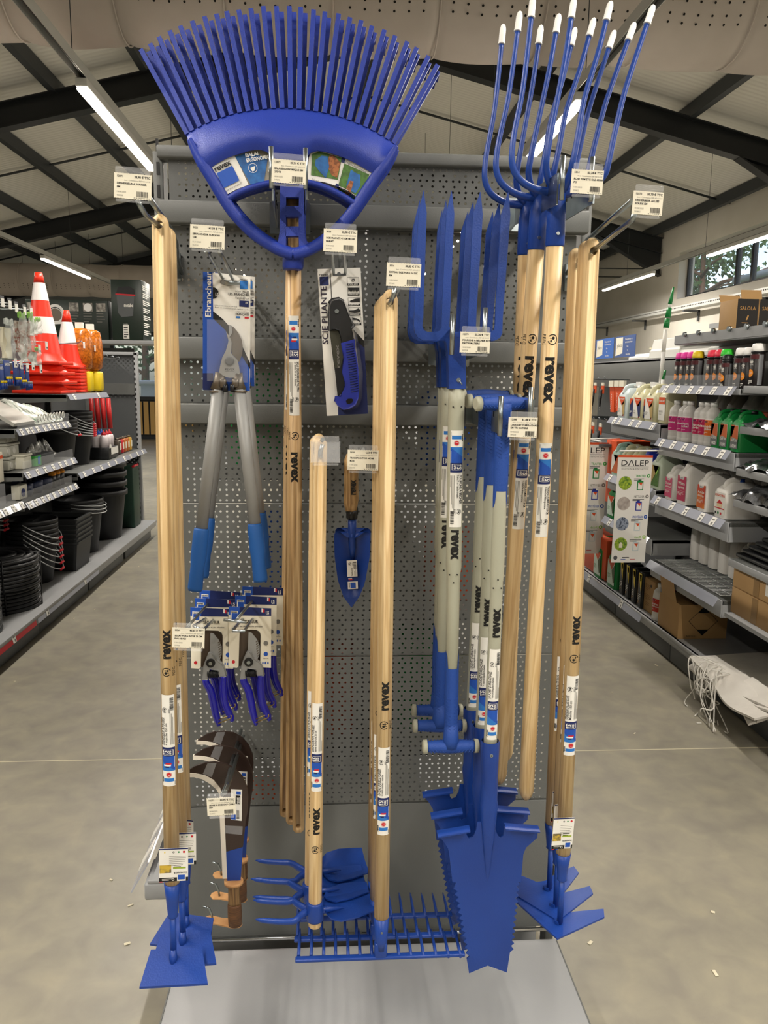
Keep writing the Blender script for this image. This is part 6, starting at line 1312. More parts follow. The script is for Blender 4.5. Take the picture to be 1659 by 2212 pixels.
# glue bottles in a display carton, small jars
zq = .91
t = thing('display_carton', 'black and white display carton holding glue bottles on the long shelf', 'box', (-2.03, 7.12, zq)); m = MB(BLKP); m.box((-2.04, 7.1, zq+.05), (.2, .3, .10), .002); m.m(WHITE).box((-1.938, 7.13, zq+.065), (.002, .22, .06)).box((-1.938, 7.0, zq+.11), (.002, .06, .03)); m.build('tray', t)
GLUE = mat('milky_bottle', 'dcd3d6', .35)
for k in range(6):
    x, y = -1.99-.07*(k % 2), 6.99+.09*(k//2); t = thing('glue_bottle', 'white glue bottle with %s cap in the display carton, %s pair' % (('red', 'blue')[k % 2], ('left', 'middle', 'right')[k//2]), 'bottle', (x, y, zq+.1), group='glue bottles')
    MB(GLUE).lathe([(.034, .0), (.036, .1), (.03, .118), (.014, .125)], 16, (x, y, zq+.085)).build('bottle', t); MB(RED if k % 2 == 0 else MBLUE).lathe([(.022, .122), (.02, .137), (.008, .15), (.003, .165)], 12, (x, y, zq+.085)).build('cap', t)
for k in range(5):
    x, y = -2.0, 7.45+.1*k; cc = (DARKM, RED, mat('amber_liquid', 'b7652a', .3), MATS['amber_liquid'], mat('yellow_liquid', 'c59b3a', .3))[k]
    t = thing('stain_jar', 'small %s jar at the end of the long left shelf' % ('dark', 'red', 'amber', 'second amber', 'yellow')[k], 'jar', (x, y, zq), group='small jars'); MB(cc).box((x, y, zq+.065), (.06, .06, .13), .012).build('jar', t); MB(CREAM).box((x+.031, y, zq+.07), (.002, .045, .06)).build('label', t); MB(DARKM).lathe([(.02, 0), (.02, .02)], 12, (x, y, zq+.13)).build('cap', t)
# cartons on the shelving behind: dark green power tool boxes
DG = mat('dark_green_carton', '1d2b23', .35, bump=.1)
gb = thing('gondola_shelving', 'distant grey shelving carrying the dark green power tool cartons', 'shelving', (-3, 9.2, 0))
MB(GREYL).box((-3.05, 9.25, 2.0), (2.4, .5, .04), .003).build('top_shelf', gb); MB(GREYL).box((-1.86, 9.02, 1.98), (.03, .04, .10)).build('shelf_end', gb)
for x in (-4.2, -3.1): MB(GREYD).box((x, 9.35, 1.0), (.06, .06, 2.0)).build('upright', gb)
MB(GREYD).box((-3.3, 9.48, 1.0), (2.0, .03, 1.9)).build('back_panel', gb)
a, b = P(238, 603, 9.0), P(309, 722, 9.0); b.z = 2.021
t = thing('power_tool_carton', 'dark green cooler box carton with a tub pictured, tall one next to the left handle', 'box', (a.x, 9, 2.02))
MB(DG).box(((a.x+b.x)/2, 9.2, (a.z+b.z)/2), (b.x-a.x, .4, a.z-b.z), .004).build('carton', t)
T = frame((a.x, 8.994, b.z), (1, 0, 0), (0, 0, 1)); W_, H_ = b.x-a.x, a.z-b.z
m = MB(GREYD).t(T); m.prism([(W_*.18, H_*.80, 0), (W_*.22, H_*.45, 0), (W_*.32, H_*.38, 0), (W_*.7, H_*.40, 0), (W_*.78, H_*.78, 0)], (0, 0, .002)); m.m(BLKP).prism([(W_*.16, H_*.76, 0), (W_*.8, H_*.74, 0), (W_*.78, H_*.84, 0), (W_*.6, H_*.89, 0), (W_*.25, H_*.87, 0)], (0, 0, .003))
m.m(RED).prism([(W_*.16, H_*.745, .003), (W_*.8, H_*.73, .003), (W_*.8, H_*.755, .003), (W_*.16, H_*.77, .003)], (0, 0, .002)); m.m(WHITE).text('metabo', W_*.42, H_*.55, .052, .006, bold=.03, w=W_*.3)
m.rect(W_*.36, H_*.02, W_*.55, H_*.25, .002); m.m(BLACK).lines(W_*.38, H_*.2, W_*.15, 5, .025, .01, .004); m.m(WHITE).text('metabo', W_*.38, H_*.255, .02, .004, w=W_*.15)
m.t(None).build('printed_front', t)
m = MB(WHITE).t(frame((b.x+.002, 9.02, b.z), (0, 1, 0), (0, 0, 1)))
for k in range(7): m.lines(.02, H_*.9-k*.08, .34, 3, .02, .011, .001)
m.t(None).build('printed_side', t)
a, b = P(54, 646, 9.15), P(239, 760, 9.15)
t = thing('power_tool_carton', 'long dark green mitre saw carton with small photos, beside the tall carton', 'box', (a.x, 9.1, 2.02)); W_, H_ = b.x-a.x-.01, a.z-2.02
MB(DG).box((a.x+W_/2, 9.35, 2.02+H_/2), (W_, .4, H_), .004).build('carton', t)
T = frame((a.x, 9.144, 2.02), (1, 0, 0), (0, 0, 1)); m = MB(mat('grey_photo', 'b5b0a6', .5, c2='5d5a55', scale=25)).t(T)
for k, x in enumerate((.02, .53, .70, .86)):
    m.m(MATS['grey_photo']).rect(W_*x, H_*.72, W_*(x+.115), H_*.93, .002); m.m(GREYI).lines(W_*x, H_*.66, W_*.11, 4 if k else 0, .03, .008, .002)
m.m(WHITEP).disc(W_*.36, H_*.66, .10, .002, 20, .07); m.disc(W_*.36, H_*.62, .075, .003, 16, .01); m.m(DARKM).disc(W_*.36, H_*.62, .07, .0035, 16); m.m(WHITEP).prism([(W_*.28, H_*.45, .004), (W_*.42, H_*.48, .004), (W_*.46, H_*.40, .004), (W_*.30, H_*.38, .004)], (0, 0, .002)); m.m(RED).disc(W_*.27, H_*.6, .018, .004, 10)
m.m(WHITEP).disc(W_*.76, H_*.82, .045, .004, 14); m.t(None).build('printed_front', t)
# ================================================================== RIGHT AISLE SHELVING
XF, XBk = 1.97, 2.56
gr = thing('gondola_shelving', 'grey gondola shelving along the right aisle with paint and cleaning products', 'shelving', (XBk, 5, 0))
MB(DECK).box((2.28, 5.0, .155), (.62, 5.0, .025), .003).build('base_deck', gr)
MB(GREYL).box((1.985, 5.0, .14), (.02, 5.0, .055), .004).build('base_nosing', gr)
for k, y in enumerate((2.5, 3.4, 4.3, 5.2, 6.1, 7.0)): MB(GREYD).box((2.0, y+.45, .06), (.02, .89, .10), .002).build('kick_plate', gr)
MB(GREYD).box((XBk+.02, 5.0, .95), (.03, 5.0, 1.7)).build('back_panel', gr)
for y in (3.72, 4.65, 5.5, 6.4): MB(GREYD).box((XBk-.01, y, .95), (.05, .03, 1.7), .002).build('slotted_upright', gr)
MB(GREY).box((2.27, 5.95, 1.69), (.02, 2.6, .20), .003).build('header_fascia', gr); MB(GREYL).box((2.42, 5.9, 1.785), (.32, 2.7, .02)).build('top_shelf', gr)
MB(GREY).box((2.27, 4.2, 1.70), (.02, .9, .19), .003).build('header_fascia', gr)
# shelves
def rshelf(y0, y1, z, x1=1.98, n=5, seed=0, strip=True, lip=.10, yel=False):
    MB(GREY).box(((x1+XBk)/2+.01, (y0+y1)/2, z-.012), (XBk-x1, y1-y0, .024), .002).build('shelf', gr)
    MB(GREYL).box((x1+.012, (y0+y1)/2, z-lip/2), (.012, y1-y0, lip), .002).build('shelf_front', gr)
    MB(GREYL).prism([(x1+.01, y0, z), (XBk, y0, z), (XBk, y0, z-lip), (x1+.01, y0, z-lip)], (0, .006, 0)).build('shelf_bracket', gr)
    if strip: price_strip(gr, (x1-.005, y1-.01, z+.012), (x1-.005, y0+.01, z+.012), out=-1, drop=.045, lean=-.028, n=n, seed=seed)
def price_strip(parent, a, b, drop=.04, lean=.012, col=None, n=8, ccol=None, seed=0, out=-1):
    a = V(a); b = V(b); d = (b-a); q = V((lean, 0, -drop)); rnd = random.Random(seed)
    rail = MB(col or CLEARL).prism([a, b, b+q, a+q], (.0015, 0, 0)).build('price_rail', parent)
    for k in range(n):
        t = (k+.25+rnd.random()*.4)/n; w_ = .045/d.length; o_ = V((-.0022, 0, 0)); p0 = a+d*t+q*.05
        m = MB(ccol or WHITE); m.prism([p0+o_, p0+d*w_+o_, p0+d*w_+q*.93+o_, p0+q*.93+o_], (-.0008, 0, 0)); s_ = o_*1.6
        m.m(GREYI).add([p0+s_+q*.2+d*w_*.15, p0+s_+q*.2+d*w_*.8, p0+s_+q*.35+d*w_*.8, p0+s_+q*.35+d*w_*.15], [(0, 1, 2, 3)]); m.add([p0+s_+q*.55+d*w_*.35, p0+s_+q*.55+d*w_*.75, p0+s_+q*.85+d*w_*.75, p0+s_+q*.85+d*w_*.35], [(0, 1, 2, 3)])
        m.build('price_card', rail)
rshelf(3.75, 4.65, 1.60, n=6, seed=11, lip=.03); rshelf(3.75, 4.65, 1.285, n=6, seed=12, lip=.09); rshelf(3.75, 4.65, .935, n=5, seed=13); rshelf(3.75, 4.65, .53, n=0, seed=14, lip=.09)
rshelf(4.66, 5.5, 1.375, n=5, seed=15); rshelf(4.66, 5.5, .97, n=4, seed=16); rshelf(4.66, 5.5, .66, n=3, seed=17, strip=True)
for z in (1.615, 1.315, 1.19, 1.06, .76): rshelf(2.4, 3.72, z-.0, n=0, strip=False, lip=.035) if z != 1.19 and z != 1.315 else None
rshelf(2.4, 3.72, 1.42, n=0, strip=False, lip=.035); rshelf(2.4, 3.72, 1.215, n=0, strip=False, lip=.035)
price_strip(gr, (1.972, 6.2, .165), (1.972, 4.7, .165), out=-1, drop=.05, lean=-.015, n=2, seed=20)
MB(CLEAR).box((1.985, 4.2, 1.635), (.002, .88, .07)).build('front_riser', gr)
# wire tray on the empty shelf
m = MB(WIRE)
for k in range(30): m.tube([(2.0, 3.80+.028*k, .545), (2.5, 3.80+.028*k, .545)], .003, 4)
for k in range(9): m.tube([(2.0+.06*k, 3.79, .548), (2.0+.06*k, 4.62, .548)], .0018, 4)
t = thing('wire_mat', 'chrome wire grid mat on the empty shelf', 'wire mat', (2.0, 4.2, .545)); o = m.build('wire_grid', t); o['kind'] = 'stuff'
# upper top shelf beam with cartons
MB(GREYL).prism([(2.02, 2.4, 1.90), (2.02, 4.62, 1.90), (2.02, 4.62, 1.85), (2.02, 2.4, 1.85)], (.008, 0, 0)).box((2.3, 3.51, 1.85), (.55, 2.22, .012)).build('top_shelf', gr)
for k in range(6):
    y = 3.62+.17*k; MB(ZINC).tube([(2.02, y, 1.90), (2.005, y, 1.90)], .014, 10).build('shelf_clip', gr)
MB(GREYL).box((2.5, 4.72, 2.0), (.02, .9, .03)).box((2.5, 4.28, 2.0), (.04, .04, .16)).build('shelf_arm', gr)
YF = (0, -1, 0); ZU = (0, 0, 1)
GOLD = mat('gold_print', 'b98a4a', .4); BCART = mat('black_print_carton', '1b1714', .5)
for k in range(2):
    x0 = 2.06+.117*k; y0 = 3.99; t = thing('carton', 'black and brown SALOLA carton on the top shelf, %s' % ('left one with plain side', 'right one cut by the picture edge')[k], 'box', (x0, y0, 1.862), group='SALOLA cartons')
    MB(CARD).box((x0+.057, y0+.09, 1.862+.095), (.114, .18, .19), .001).build('body', t)
    m = MB(BCART).t(frame((x0, y0-.0015, 1.862), (1, 0, 0), ZU)); m.rect(.002, 0, .112, .19, 0); m.m(GOLD).text('SALOLA', .057, .135, .026, .0006, 'c', w=.082); m.prism([(.050, .085, .0006), (.058, .085, .0006), (.066, .108, .0006), (.058, .108, .0006)], (0, 0, .0003)); m.lines(.03, .07, .055, 1, .01, .003, .0006); m.t(None); m.build('printed_front', t)
    m = MB(CARD); m.prism([(x0, y0+.18, 2.052), (x0+.114, y0+.18, 2.052), (x0+.114, y0+.20, 2.09+.03*k), (x0, y0+.20, 2.09+.03*k)], (0, .003, 0)); m.build('open_flap', t)
# white plastic lids and basins on the top shelf behind the cans
LID = mat('milky_white_plastic', 'e3e3dd', .35, alpha=.9)
for k, (y, w_, z, h) in enumerate(((4.45, .60, 1.80, .10), (4.95, .45, 1.80, .06), (4.95, .42, 1.865, .05), (5.4, .5, 1.80, .13), (5.85, .4, 1.80, .04))):
    t = thing('storage_lid', 'milky white plastic lid on the top shelf, %s' % ('broadest, behind the coloured cans', 'lower of the middle pair', 'upper of the middle pair', 'tall one left of the pole', 'flat one by the blue signs')[k], 'lid', (2.42, y, z), group='white lids')
    m = MB(LID); a = [(2.29, y-w_/2), (2.56, y-w_/2), (2.56, y+w_/2), (2.29, y+w_/2)]; f = lambda q, s_: (2.425+(q[0]-2.425)*s_, y+(q[1]-y)*s_)
    L = [[f(q, 1) for q in a], [f(q, 1) for q in a], [f(q, .95) for q in a], [f(q, .88) for q in a]]; zs_ = [z, z+h*.4, z+h*.45, z+h]
    vs = [(x, yy_, zs_[j]) for j, l_ in enumerate(L) for x, yy_ in l_]; m.add(vs, [(j*4+i, j*4+(i+1) % 4, j*4+4+(i+1) % 4, j*4+4+i) for j in range(3) for i in range(4)]+[(12, 13, 14, 15)]); o_ = m.build('lid', t)
    md = o_.modifiers.new('bev', 'BEVEL'); md.width = .01; md.segments = 3
tag(MB(mat('cream_film', 'd6d0b4', .3, alpha=.7, bump=.8, bscale=30)).surf(lambda u, v: V((2.32+.04*sin(3*v), 5.2+.55*u, 1.80+.10*v*(.25+.75*abs(u-.2))+.01*sin(30*v))), 16, 14, (.01, 0, 0)).build('film_roll'), 'bundle of creased cream plastic film beside the white lids', 'plastic film')
# blue hanging signs with white pennants
SB_ = mat('sign_blue', '3a66b4', .5)
for k, (y0, y1) in enumerate(((5.95, 6.38), (6.42, 6.85), (6.89, 7.3))):
    t = thing('shelf_sign', 'blue shelf sign with white placo pennant, %s of the row' % ('rightmost', 'middle', 'leftmost')[k], 'sign', (2.3, y1, 1.83), group='blue shelf signs')
    z0, h = 1.825, .165; MB(SB_ if k != 0 else mat('sign_slate_blue', '41598f', .5)).box((2.3, (y0+y1)/2, z0+h/2), (.004, y1-y0, h)).build('panel', t)
    T = frame((2.2975, y1, z0), YF, ZU); m = MB(CREAM).t(T); m.prism([(.02, .155, 0), (.17, .155, 0), (.17, .03, 0), (.02, .012, 0)], (0, 0, .0006)); m.m(BLACK).text('placo', .05, .08, .045, .001, w=.10); m.build('pennant', t)
    m = MB(WHITE).t(T); m.text('Plaquettes et', .22, .13, .022, .001, w=.15); m.text('accessoires', .22, .108, .022, .001, w=.15); m.text('Rails', .26, .075, .02, .001); m.text('Vis', .27, .045, .02, .001); m.text('Bandes', .25, .015, .02, .001, w=.08); m.t(None); m.build('lettering', t)
MB(GREYD).box((2.4, 6.8, 1.80), (.2, 1.8, .03)).build('sign_shelf', gr)
# ---------- aerosol cans
CAN = mat('black_can', '191414', .35); WINE = mat('wine_red_print', '4a1519', .4); ORG = mat('orange_disc', 'e58a24', .45); SILV = mat('can_side_silver', '85878a', .35, .4)
def can(x, y, z, capc, lab, hh=.2, r=.033, small=False):
    t = thing('spray_can', lab, 'spray can', (x, y, z), group='spray cans'); h = hh*.78
    MB(CAN).lathe([(r*.97, 0), (r, .004), (r, h-.008), (r*.8, h)], 22, (x, y, z)).build('body', t)
    T = lambda p: V((x-(r+.0004+p.z)*cos(p.x/r), y-(r+.0004+p.z)*sin(p.x/r), z+p.y))
    m = MB(WINE).t(T); m.rect(-.030, h*.80, .040, h*.94, 0, 8); m.m(WHITE).text('e-cap', -.02, h*.68, .022, .0004, bold=.03, w=.035); m.text('marking paint', -.02, h*.62, .010, .0004, w=.036); m.m(ORG).disc(0, h*.38, .019, .0004, 20); m.m(WHITE).text('FLUO', -.012, h*.36, .010, .0008, w=.024); m.lines(-.022, h*.14, .04, 3, .007, .003, .0004)
    m.m(WHITE).rect(-.018, h*.83, -.012, h*.92, .0006); m.m(SILV).rect(.040, .004, .062, h-.01, .0002, 4); m.t(None).build('printed_wrap', t)
    m = MB(capc); m.lathe([(r*.98, 0), (r*.98, hh*.08), (r*.86, hh*.2), (r*.5, hh*.215)], 18, (x, y, z+h)); m.build('cap', t)
    MB(BLKP).lathe([(r*1.0, -.002), (r*1.0, .006)], 18, (x, y, z+h)).build('cap_ring', t)
PK = mat('fluo_pink', 'e03a9c', .4); YE = mat('can_yellow', 'e0c21e', .4); RD = mat('fluo_red', 'e03550', .4); GN = mat('fluo_green', '34c234', .4); WH = WHITEP; OY = mat('orange_yellow', 'e8a526', .4)
for (y, x, c_, lab) in ((4.53, 2.03, PK, 'pink capped spray can, leftmost'), (4.46, 2.03, PK, 'pink capped spray can, second from the left'), (4.39, 2.035, PK, 'pink capped spray can next to the yellow cap'), (4.315, 2.03, YE, 'yellow capped spray can'),
                        (4.20, 2.07, OY, 'orange capped spray can set back beside the yellow cap'), (4.135, 2.03, RD, 'red capped spray can, left of two'), (4.065, 2.035, RD, 'red capped spray can beside the green cap'), (3.99, 2.03, GN, 'green capped spray can'),
                        (3.84, 2.03, WH, 'white capped spray can beside the green one'), (3.765, 2.03, WH, 'white capped spray can, nearest but one')): can(x, y, 1.602, c_, lab)
can(2.03, 3.69, 1.617, WH, 'white capped spray can at the picture edge'); can(2.0, 3.925, 1.602, BLKP, 'small black capped spray can in front of the green one', .17, .025)
# ---------- bottles, jugs
def face(t, x, y0, y1, z0, z1, base, parts, name='label'):
    """a printed label on the aisle side"""
    T = frame((x, y1, z0), YF, ZU); W = y1-y0; Hh = z1-z0; m = MB(base).t(T); m.rect(0, 0, W, Hh, 0)
    for p in parts:
        if p[0] == 'r': m.m(p[5]).rect(p[1]*W, p[2]*Hh, p[3]*W, p[4]*Hh, .0006)
        elif p[0] == 't': m.m(p[5]).text(p[1], p[2]*W, p[3]*Hh, p[4]*Hh, .0012, 'c', bold=.02, w=p[6]*W)
        elif p[0] == 'p': m.m(p[2]).prism([(a*W, b*Hh, .0004) for a, b in p[1]], (0, 0, .0005))
        elif p[0] == 'l': m.m(p[5]).lines(p[1]*W, p[2]*Hh, p[3]*W, p[4], Hh*.05, Hh*.018, .0012)
        elif p[0] == 'd': m.m(p[4]).disc(p[1]*W, p[2]*Hh, p[3]*Hh, .0008, 14)
    m.t(None).build(name, t)
def jug(x, y, z, w, d, h, mt, cap, lab, labf=None, grp=None, name='jug', hd=True):
    """x,y: aisle-side front centre. body, sloping shoulder with a carrying handle, cap"""
    t = thing(name, lab, name if name != 'jug' else 'canister', (x, y, z), group=grp); bx_ = x+d/2
    m = MB(mt); sec = [(w, d, 0, 0), (w, d, h*.70, 0), (w*.92, d*.9, h*.76, 0), (w*.60, d*.62, h*.90, .0), (w*.42, d*.45, h*.93, 0)]; n = 4
    vs = []; 
    for (ww, dd, hz, s_) in sec:
        for k in range(16):
            a = 2*pi*(k+.5)/16; ca, sa = cos(a), sin(a); q = .28; cx = (abs(ca)**q)*(1 if ca > 0 else -1); sy = (abs(sa)**q)*(1 if sa > 0 else -1)
            vs.append((bx_+cx*dd/2, y+sy*ww/2, z+hz))
    m.add(vs, [(j*16+k, j*16+(k+1) % 16, j*16+16+(k+1) % 16, j*16+16+k) for j in range(4) for k in range(16)], True); m.add([vs[64+k] for k in range(16)], [tuple(range(16))]); m.build('body', t)
    if hd:
        m = MB(mt); hx = bx_-d*.30; m.tube(spl([(bx_-d*.38, y, z+h*.74), (bx_-d*.30, y, z+h*.93), (bx_-d*.02, y, z+h*.98), (bx_+d*.22, y, z+h*.95), (bx_+d*.40, y, z+h*.74)], 4), w*.13, 8); m.build('handle', t)
    c_ = MB(cap); c_.lathe([(.020, 0), (.020, h*.085), (.016, h*.09)], 14, (bx_-d*.12 if not hd else bx_+d*.02, y, z+h*.93)); c_.build('cap', t)
    if labf: face(t, x-.0012, y-w*.42, y+w*.42, z+h*.08, z+h*.66, *labf)
    return t
def bottle(x, y, z, r, h, mt, cap, lab, labc, parts, grp):
    t = thing('bottle', lab, 'bottle', (x, y, z), group=grp)
    m = MB(mt); pr = [(r*.9, 0), (r, .004), (r, h*.10)]
    for k in range(3): pr += [(r*.95, h*(.12+.035*k)), (r, h*(.137+.035*k))]
    pr += [(r, h*.62)]
    for k in range(3): pr += [(r*.95, h*(.64+.035*k)), (r*(1-.02*k), h*(.657+.035*k))]
    pr += [(r*.85, h*.80), (r*.42, h*.88), (r*.40, h*.90)]; m.lathe(pr, 24, (x, y, z)).build('body', t); MB(cap).lathe([(r*.46, 0), (r*.46, h*.085), (r*.4, h*.095)], 16, (x, y, z+h*.90)).build('cap', t)
    T = lambda p: V((x-(r+.0005+p.z)*cos(p.x/r), y-(r+.0005+p.z)*sin(p.x/r), z+p.y)); m = MB(labc).t(T); m.rect(-r*1.4, h*.25, r*1.4, h*.60, 0, 12); m.m(WHITE).prism([(-r*.6, h*.60, .0004), (r*.6, h*.60, .0004), (r*.4, h*.53, .0004), (-r*.4, h*.53, .0004)], (0, 0, .0003)); m.m(NAVY).text('ONYX', -r*.4, h*.54, h*.05, .001, bold=.04, w=r*.8)
    for k, s_ in enumerate(parts): m.m(WHITE).text(s_, -r*.9, h*(.43-.06*k), h*.075, .0006, bold=.02, w=min(r*1.9, r*.36*len(s_)))
    m.lines(-r*.9, h*.31, r*1.5, 2, h*.02, h*.007, .0006); m.t(None).build('label', t)
MILK = mat('translucent_white_bottle', 'dcd9d3', .25, alpha=.92); MAG = mat('magenta_label', 'c22a76', .45); MAG2 = mat('crimson_label', 'b81f52', .45); ORL = mat('orange_label', 'dd6a1c', .45)
zA = 1.29
for y, lc, txt, lab in ((4.58, MAG, ('Acétone',), 'white bottle with magenta Acétone label, leftmost of the row'), (4.46, MAG, ('Dissolvant',), 'white bottle with magenta label, second in the row, mostly hidden'), (4.40, MAG, ('Dissolvant', 'spécial'), 'white bottle with magenta label and small blue mark, third in the row'), (4.26, MAG2, ('White', 'spirit'), 'white bottle with crimson White spirit label'), (4.19, MAG2, ('White',), 'white bottle mostly hidden between White spirit and orange label'), (4.12, ORL, ('Fongicide', 'xylophène'), 'white bottle with orange and crimson label beside the green jugs')):
    bottle(2.05, y, zA, .043, .235, MILK, WHITEP, lab, lc, txt, 'ONYX bottles')
GJ = [('p', [(0, 1), (.5, 1), (.15, .45), (0, .3)], mat('brick_print', 'c9663a', .5)), ('p', [(0, .95), (.9, .98), (1, .4), (0, .5)], MATS['brick_print']), ('r', 0, 0, 1, .42, mat('grey_print', '6c6f70', .5)), ('t', 'DALEP 2000', .5, .3, .16, WHITE, .8), ('t', '1000', .5, .04, .2, WHITE, .7)]
for y, lab in ((4.00, 'green jug with brick red and grey label beside the orange labelled bottle'), (3.90, 'green jug with its handle raised, middle of three'), (3.79, 'green jug partly behind the near shelf end')):
    jug(2.0, y, zA, .085, .17, .20, GREEN, BLKP, lab, (mat('grey_label', 'b8b4aa', .5), GJ), 'green jugs on the upper shelf')
for k in range(5): jug(2.28, 4.56-.17*k, zA, .13, .15, .29, MATS['grey_label'] if k % 2 else WHITEP, WHITEP, 'white canister with red label in the dim second row', (WHITE, [('r', 0, .5, 1, 1, ORANGE), ('t', 'DALEP', .5, .72, .16, WHITE, .7)]), 'dim second row canisters')
WHC = mat('opaque_white_canister', 'e5e2dc', .4)
def onyx(bg, l1, l2, x2=None): return (bg, [('p', [(.2, 1), (.8, 1), (.7, .86), (.3, .86)], WHITE), ('t', 'ONYX', .5, .88, .10, NAVY, .4), ('t', l1, .5, .64, .17, WHITE, .8), ('t', l2, .5, .49, .14, WHITE, .75), ('l', .1, .32, .75, 3, WHITE), ('r', 0, .39, 1, .395, WHITE)])
onyx_ = lambda *a: (lambda r: (r[0], [(p if p[0] != 'l' else ('l', p[1], p[2], p[3], p[4], WHITE)) for p in r[1]]))(onyx(*a))
zW = .94
jug(2.0, 4.51, zW, .11, .17, .20, WHC, WHITEP, 'white canister with pink Dissolvant label, leftmost', onyx_(mat('pink_label', 'cf4470', .45), 'Dissolvant', 'universel'), 'white canisters')
jug(2.0, 4.335, zW, .13, .20, .245, WHC, WHITEP, 'white canister reading White spirit on crimson, largest', onyx_(MAG2, 'White', 'spirit'), 'white canisters')
jug(2.0, 4.09, zW, .11, .18, .215, WHC, WHITEP, 'white canister reading Acide on a red label', onyx_(mat('acid_red_label', 'c2371c', .45, c2='e08a22', scale=12), 'Acide', 'chlorhydrique'), 'white canisters')
jug(2.0, 3.88, zW, .13, .20, .20, WHC, MBLUE, 'white canister with a small house pictured, under the crinkled bags', (WHITE, [('t', 'LOGIX PRO', .5, .82, .14, ORANGE, .9), ('p', [(.2, .5), (.5, .68), (.8, .5)], RED), ('r', .25, .34, .75, .5, mat('cream_print', 'e0c9a0', .5)), ('r', .05, .26, .95, .31, RED), ('r', .1, .02, .25, .12, BLACK), ('r', .35, .02, .5, .12, GREEN), ('r', .6, .02, .75, .12, RED)]), 'white canisters')
for k in range(4): jug(2.25, 4.5-.2*k, zW, .13, .18, .25, WHC, WHITEP if k < 2 else MBLUE, 'plain white canister behind the labelled ones', None, 'second row white canisters')
for k in range(7):
    t = jug(2.22, 4.6-.12*k, .555, .09, .2, .26, WHC, WHITEP, 'white canister deep on the wire shelf', None, 'canisters deep on the wire shelf')
PALE = mat('pale_yellow_jug', 'd3cfae', .3, c2='c8c49c', scale=3); PALEB = mat('pale_blue_jug', 'c4d0d2', .3); TEAL = mat('pale_teal_jug', 'a8c8ba', .3); BLJ = mat('deep_blue_jug', '28399c', .35)
dl = lambda c_: (WHITE, [('p', [(.1, 1), (1, 1), (.85, .62), (.55, .55)], ORANGE), ('t', 'DALEP', .6, .86, .09, WHITE, .5), ('p', [(.55, .6), (1, .9), (1, .1), (.8, 0)], c_), ('l', .08, .35, .35, 4, GREYI), ('p', [(.75, 0), (.95, 0), (.85, .12)], RED)])
zB = 1.38
for y, mt, c_, lab in ((5.36, PALEB, mat('sand_print', 'b59a62', .5), 'pale blue canister with orange triangle label, leftmost on the shelf'), (5.08, PALE, NAVY, 'pale yellow canister with orange and navy label, middle of the shelf'), (4.88, PALE, MATS['sand_print'], 'pale yellow canister, second from the right')):
    jug(2.0, y, zB, .15, .16, .225, mt, WHITEP, lab, dl(c_), 'canisters on the left upper shelf')
jug(2.02, 4.73, zB, .11, .2, .24, PALE, WHITEP, 'pale yellow canister touching the spray can shelf', (WHITE, [('r', 0, .7, 1, 1, ORANGE), ('t', 'DALEP', .5, .8, .1, WHITE, .8), ('l', .1, .4, .7, 4, GREYI)]), 'canisters on the left upper shelf')
for y, lab in ((5.22, 'spray bottle with white trigger and navy label on the canister shelf'), (4.98, 'second white trigger spray bottle behind the canisters')):
    t = thing('trigger_bottle', lab, 'spray bottle', (2.05, y, zB)); MB(PALE).lathe([(.04, 0), (.042, .02), (.042, .15), (.016, .19), (.014, .21)], 18, (2.06, y, zB)).build('bottle', t)
    m = MB(WHITEP); m.prism([(2.06, y-.05, zB+.245), (2.06, y+.055, zB+.25), (2.06, y+.05, zB+.225), (2.06, y+.01, zB+.21), (2.06, y-.0, zB+.2), (2.06, y-.03, zB+.19), (2.06, y-.018, zB+.222), (2.06, y-.05, zB+.228)], (.025, 0, 0)); m.lathe([(.017, .2), (.017, .225)], 12, (2.07, y, zB)); m.build('trigger_head', t); face(t, 2.017, y-.03, y+.03, zB+.02, zB+.14, NAVY, [('p', [(0, 1), (1, 1), (0, .6)], ORANGE), ('l', .1, .3, .7, 3, WHITE)])
for y, mt, lab in ((5.42, TEAL, 'pale teal canister behind the hanging signs'), (5.25, PALE, 'pale yellow canister behind the signs, second from left'), (5.08, PALE, 'pale canister with white cap behind the nearer sign'), (4.90, BLJ, 'deep blue canister above the nearer sign'), (4.72, mat('pale_green_jug', 'b9c4b0', .3), 'pale green canister with leafy label right of the nearer sign')):
    jug(2.0, y, .975, .15, .16, .22, mt, WHITEP if mt != TEAL else BLKP, lab, (MATS['brick_print'] if y > 5 else GRASS, [('p', [(0, 1), (1, 1), (0, 0)], WHITE if y > 4.8 else MATS['sand_print']), ('p', [(.3, 1), (1, 1), (.7, .5)], ORANGE if y > 4.8 else GRT)]), 'canisters behind the signs')
for y, z, lab in ((5.45, .665, 'green jug between the two hanging signs on the middle shelf'), (5.66, .17, 'large green jug on the deck, left, with a pale cap'), (5.36, .17, 'large green jug on the deck below the nearer sign')):
    jug(2.0, y, z, .17 if z < .5 else .15, .19, .30 if z < .5 else .24, GREEN, mat('pale_cap', 'c9cfc4', .4), lab, (mat('jug_label', 'cfe0d4', .5), [('p', [(0, 1), (1, 1), (.6, .62)], ORANGE), ('p', [(.6, .6), (1, .9), (1, .15), (.85, .1)], mat('dark_leaf_print', '44552e', .5)), ('l', .08, .4, .4, 4, GREEN)]), 'green weed killer jugs')
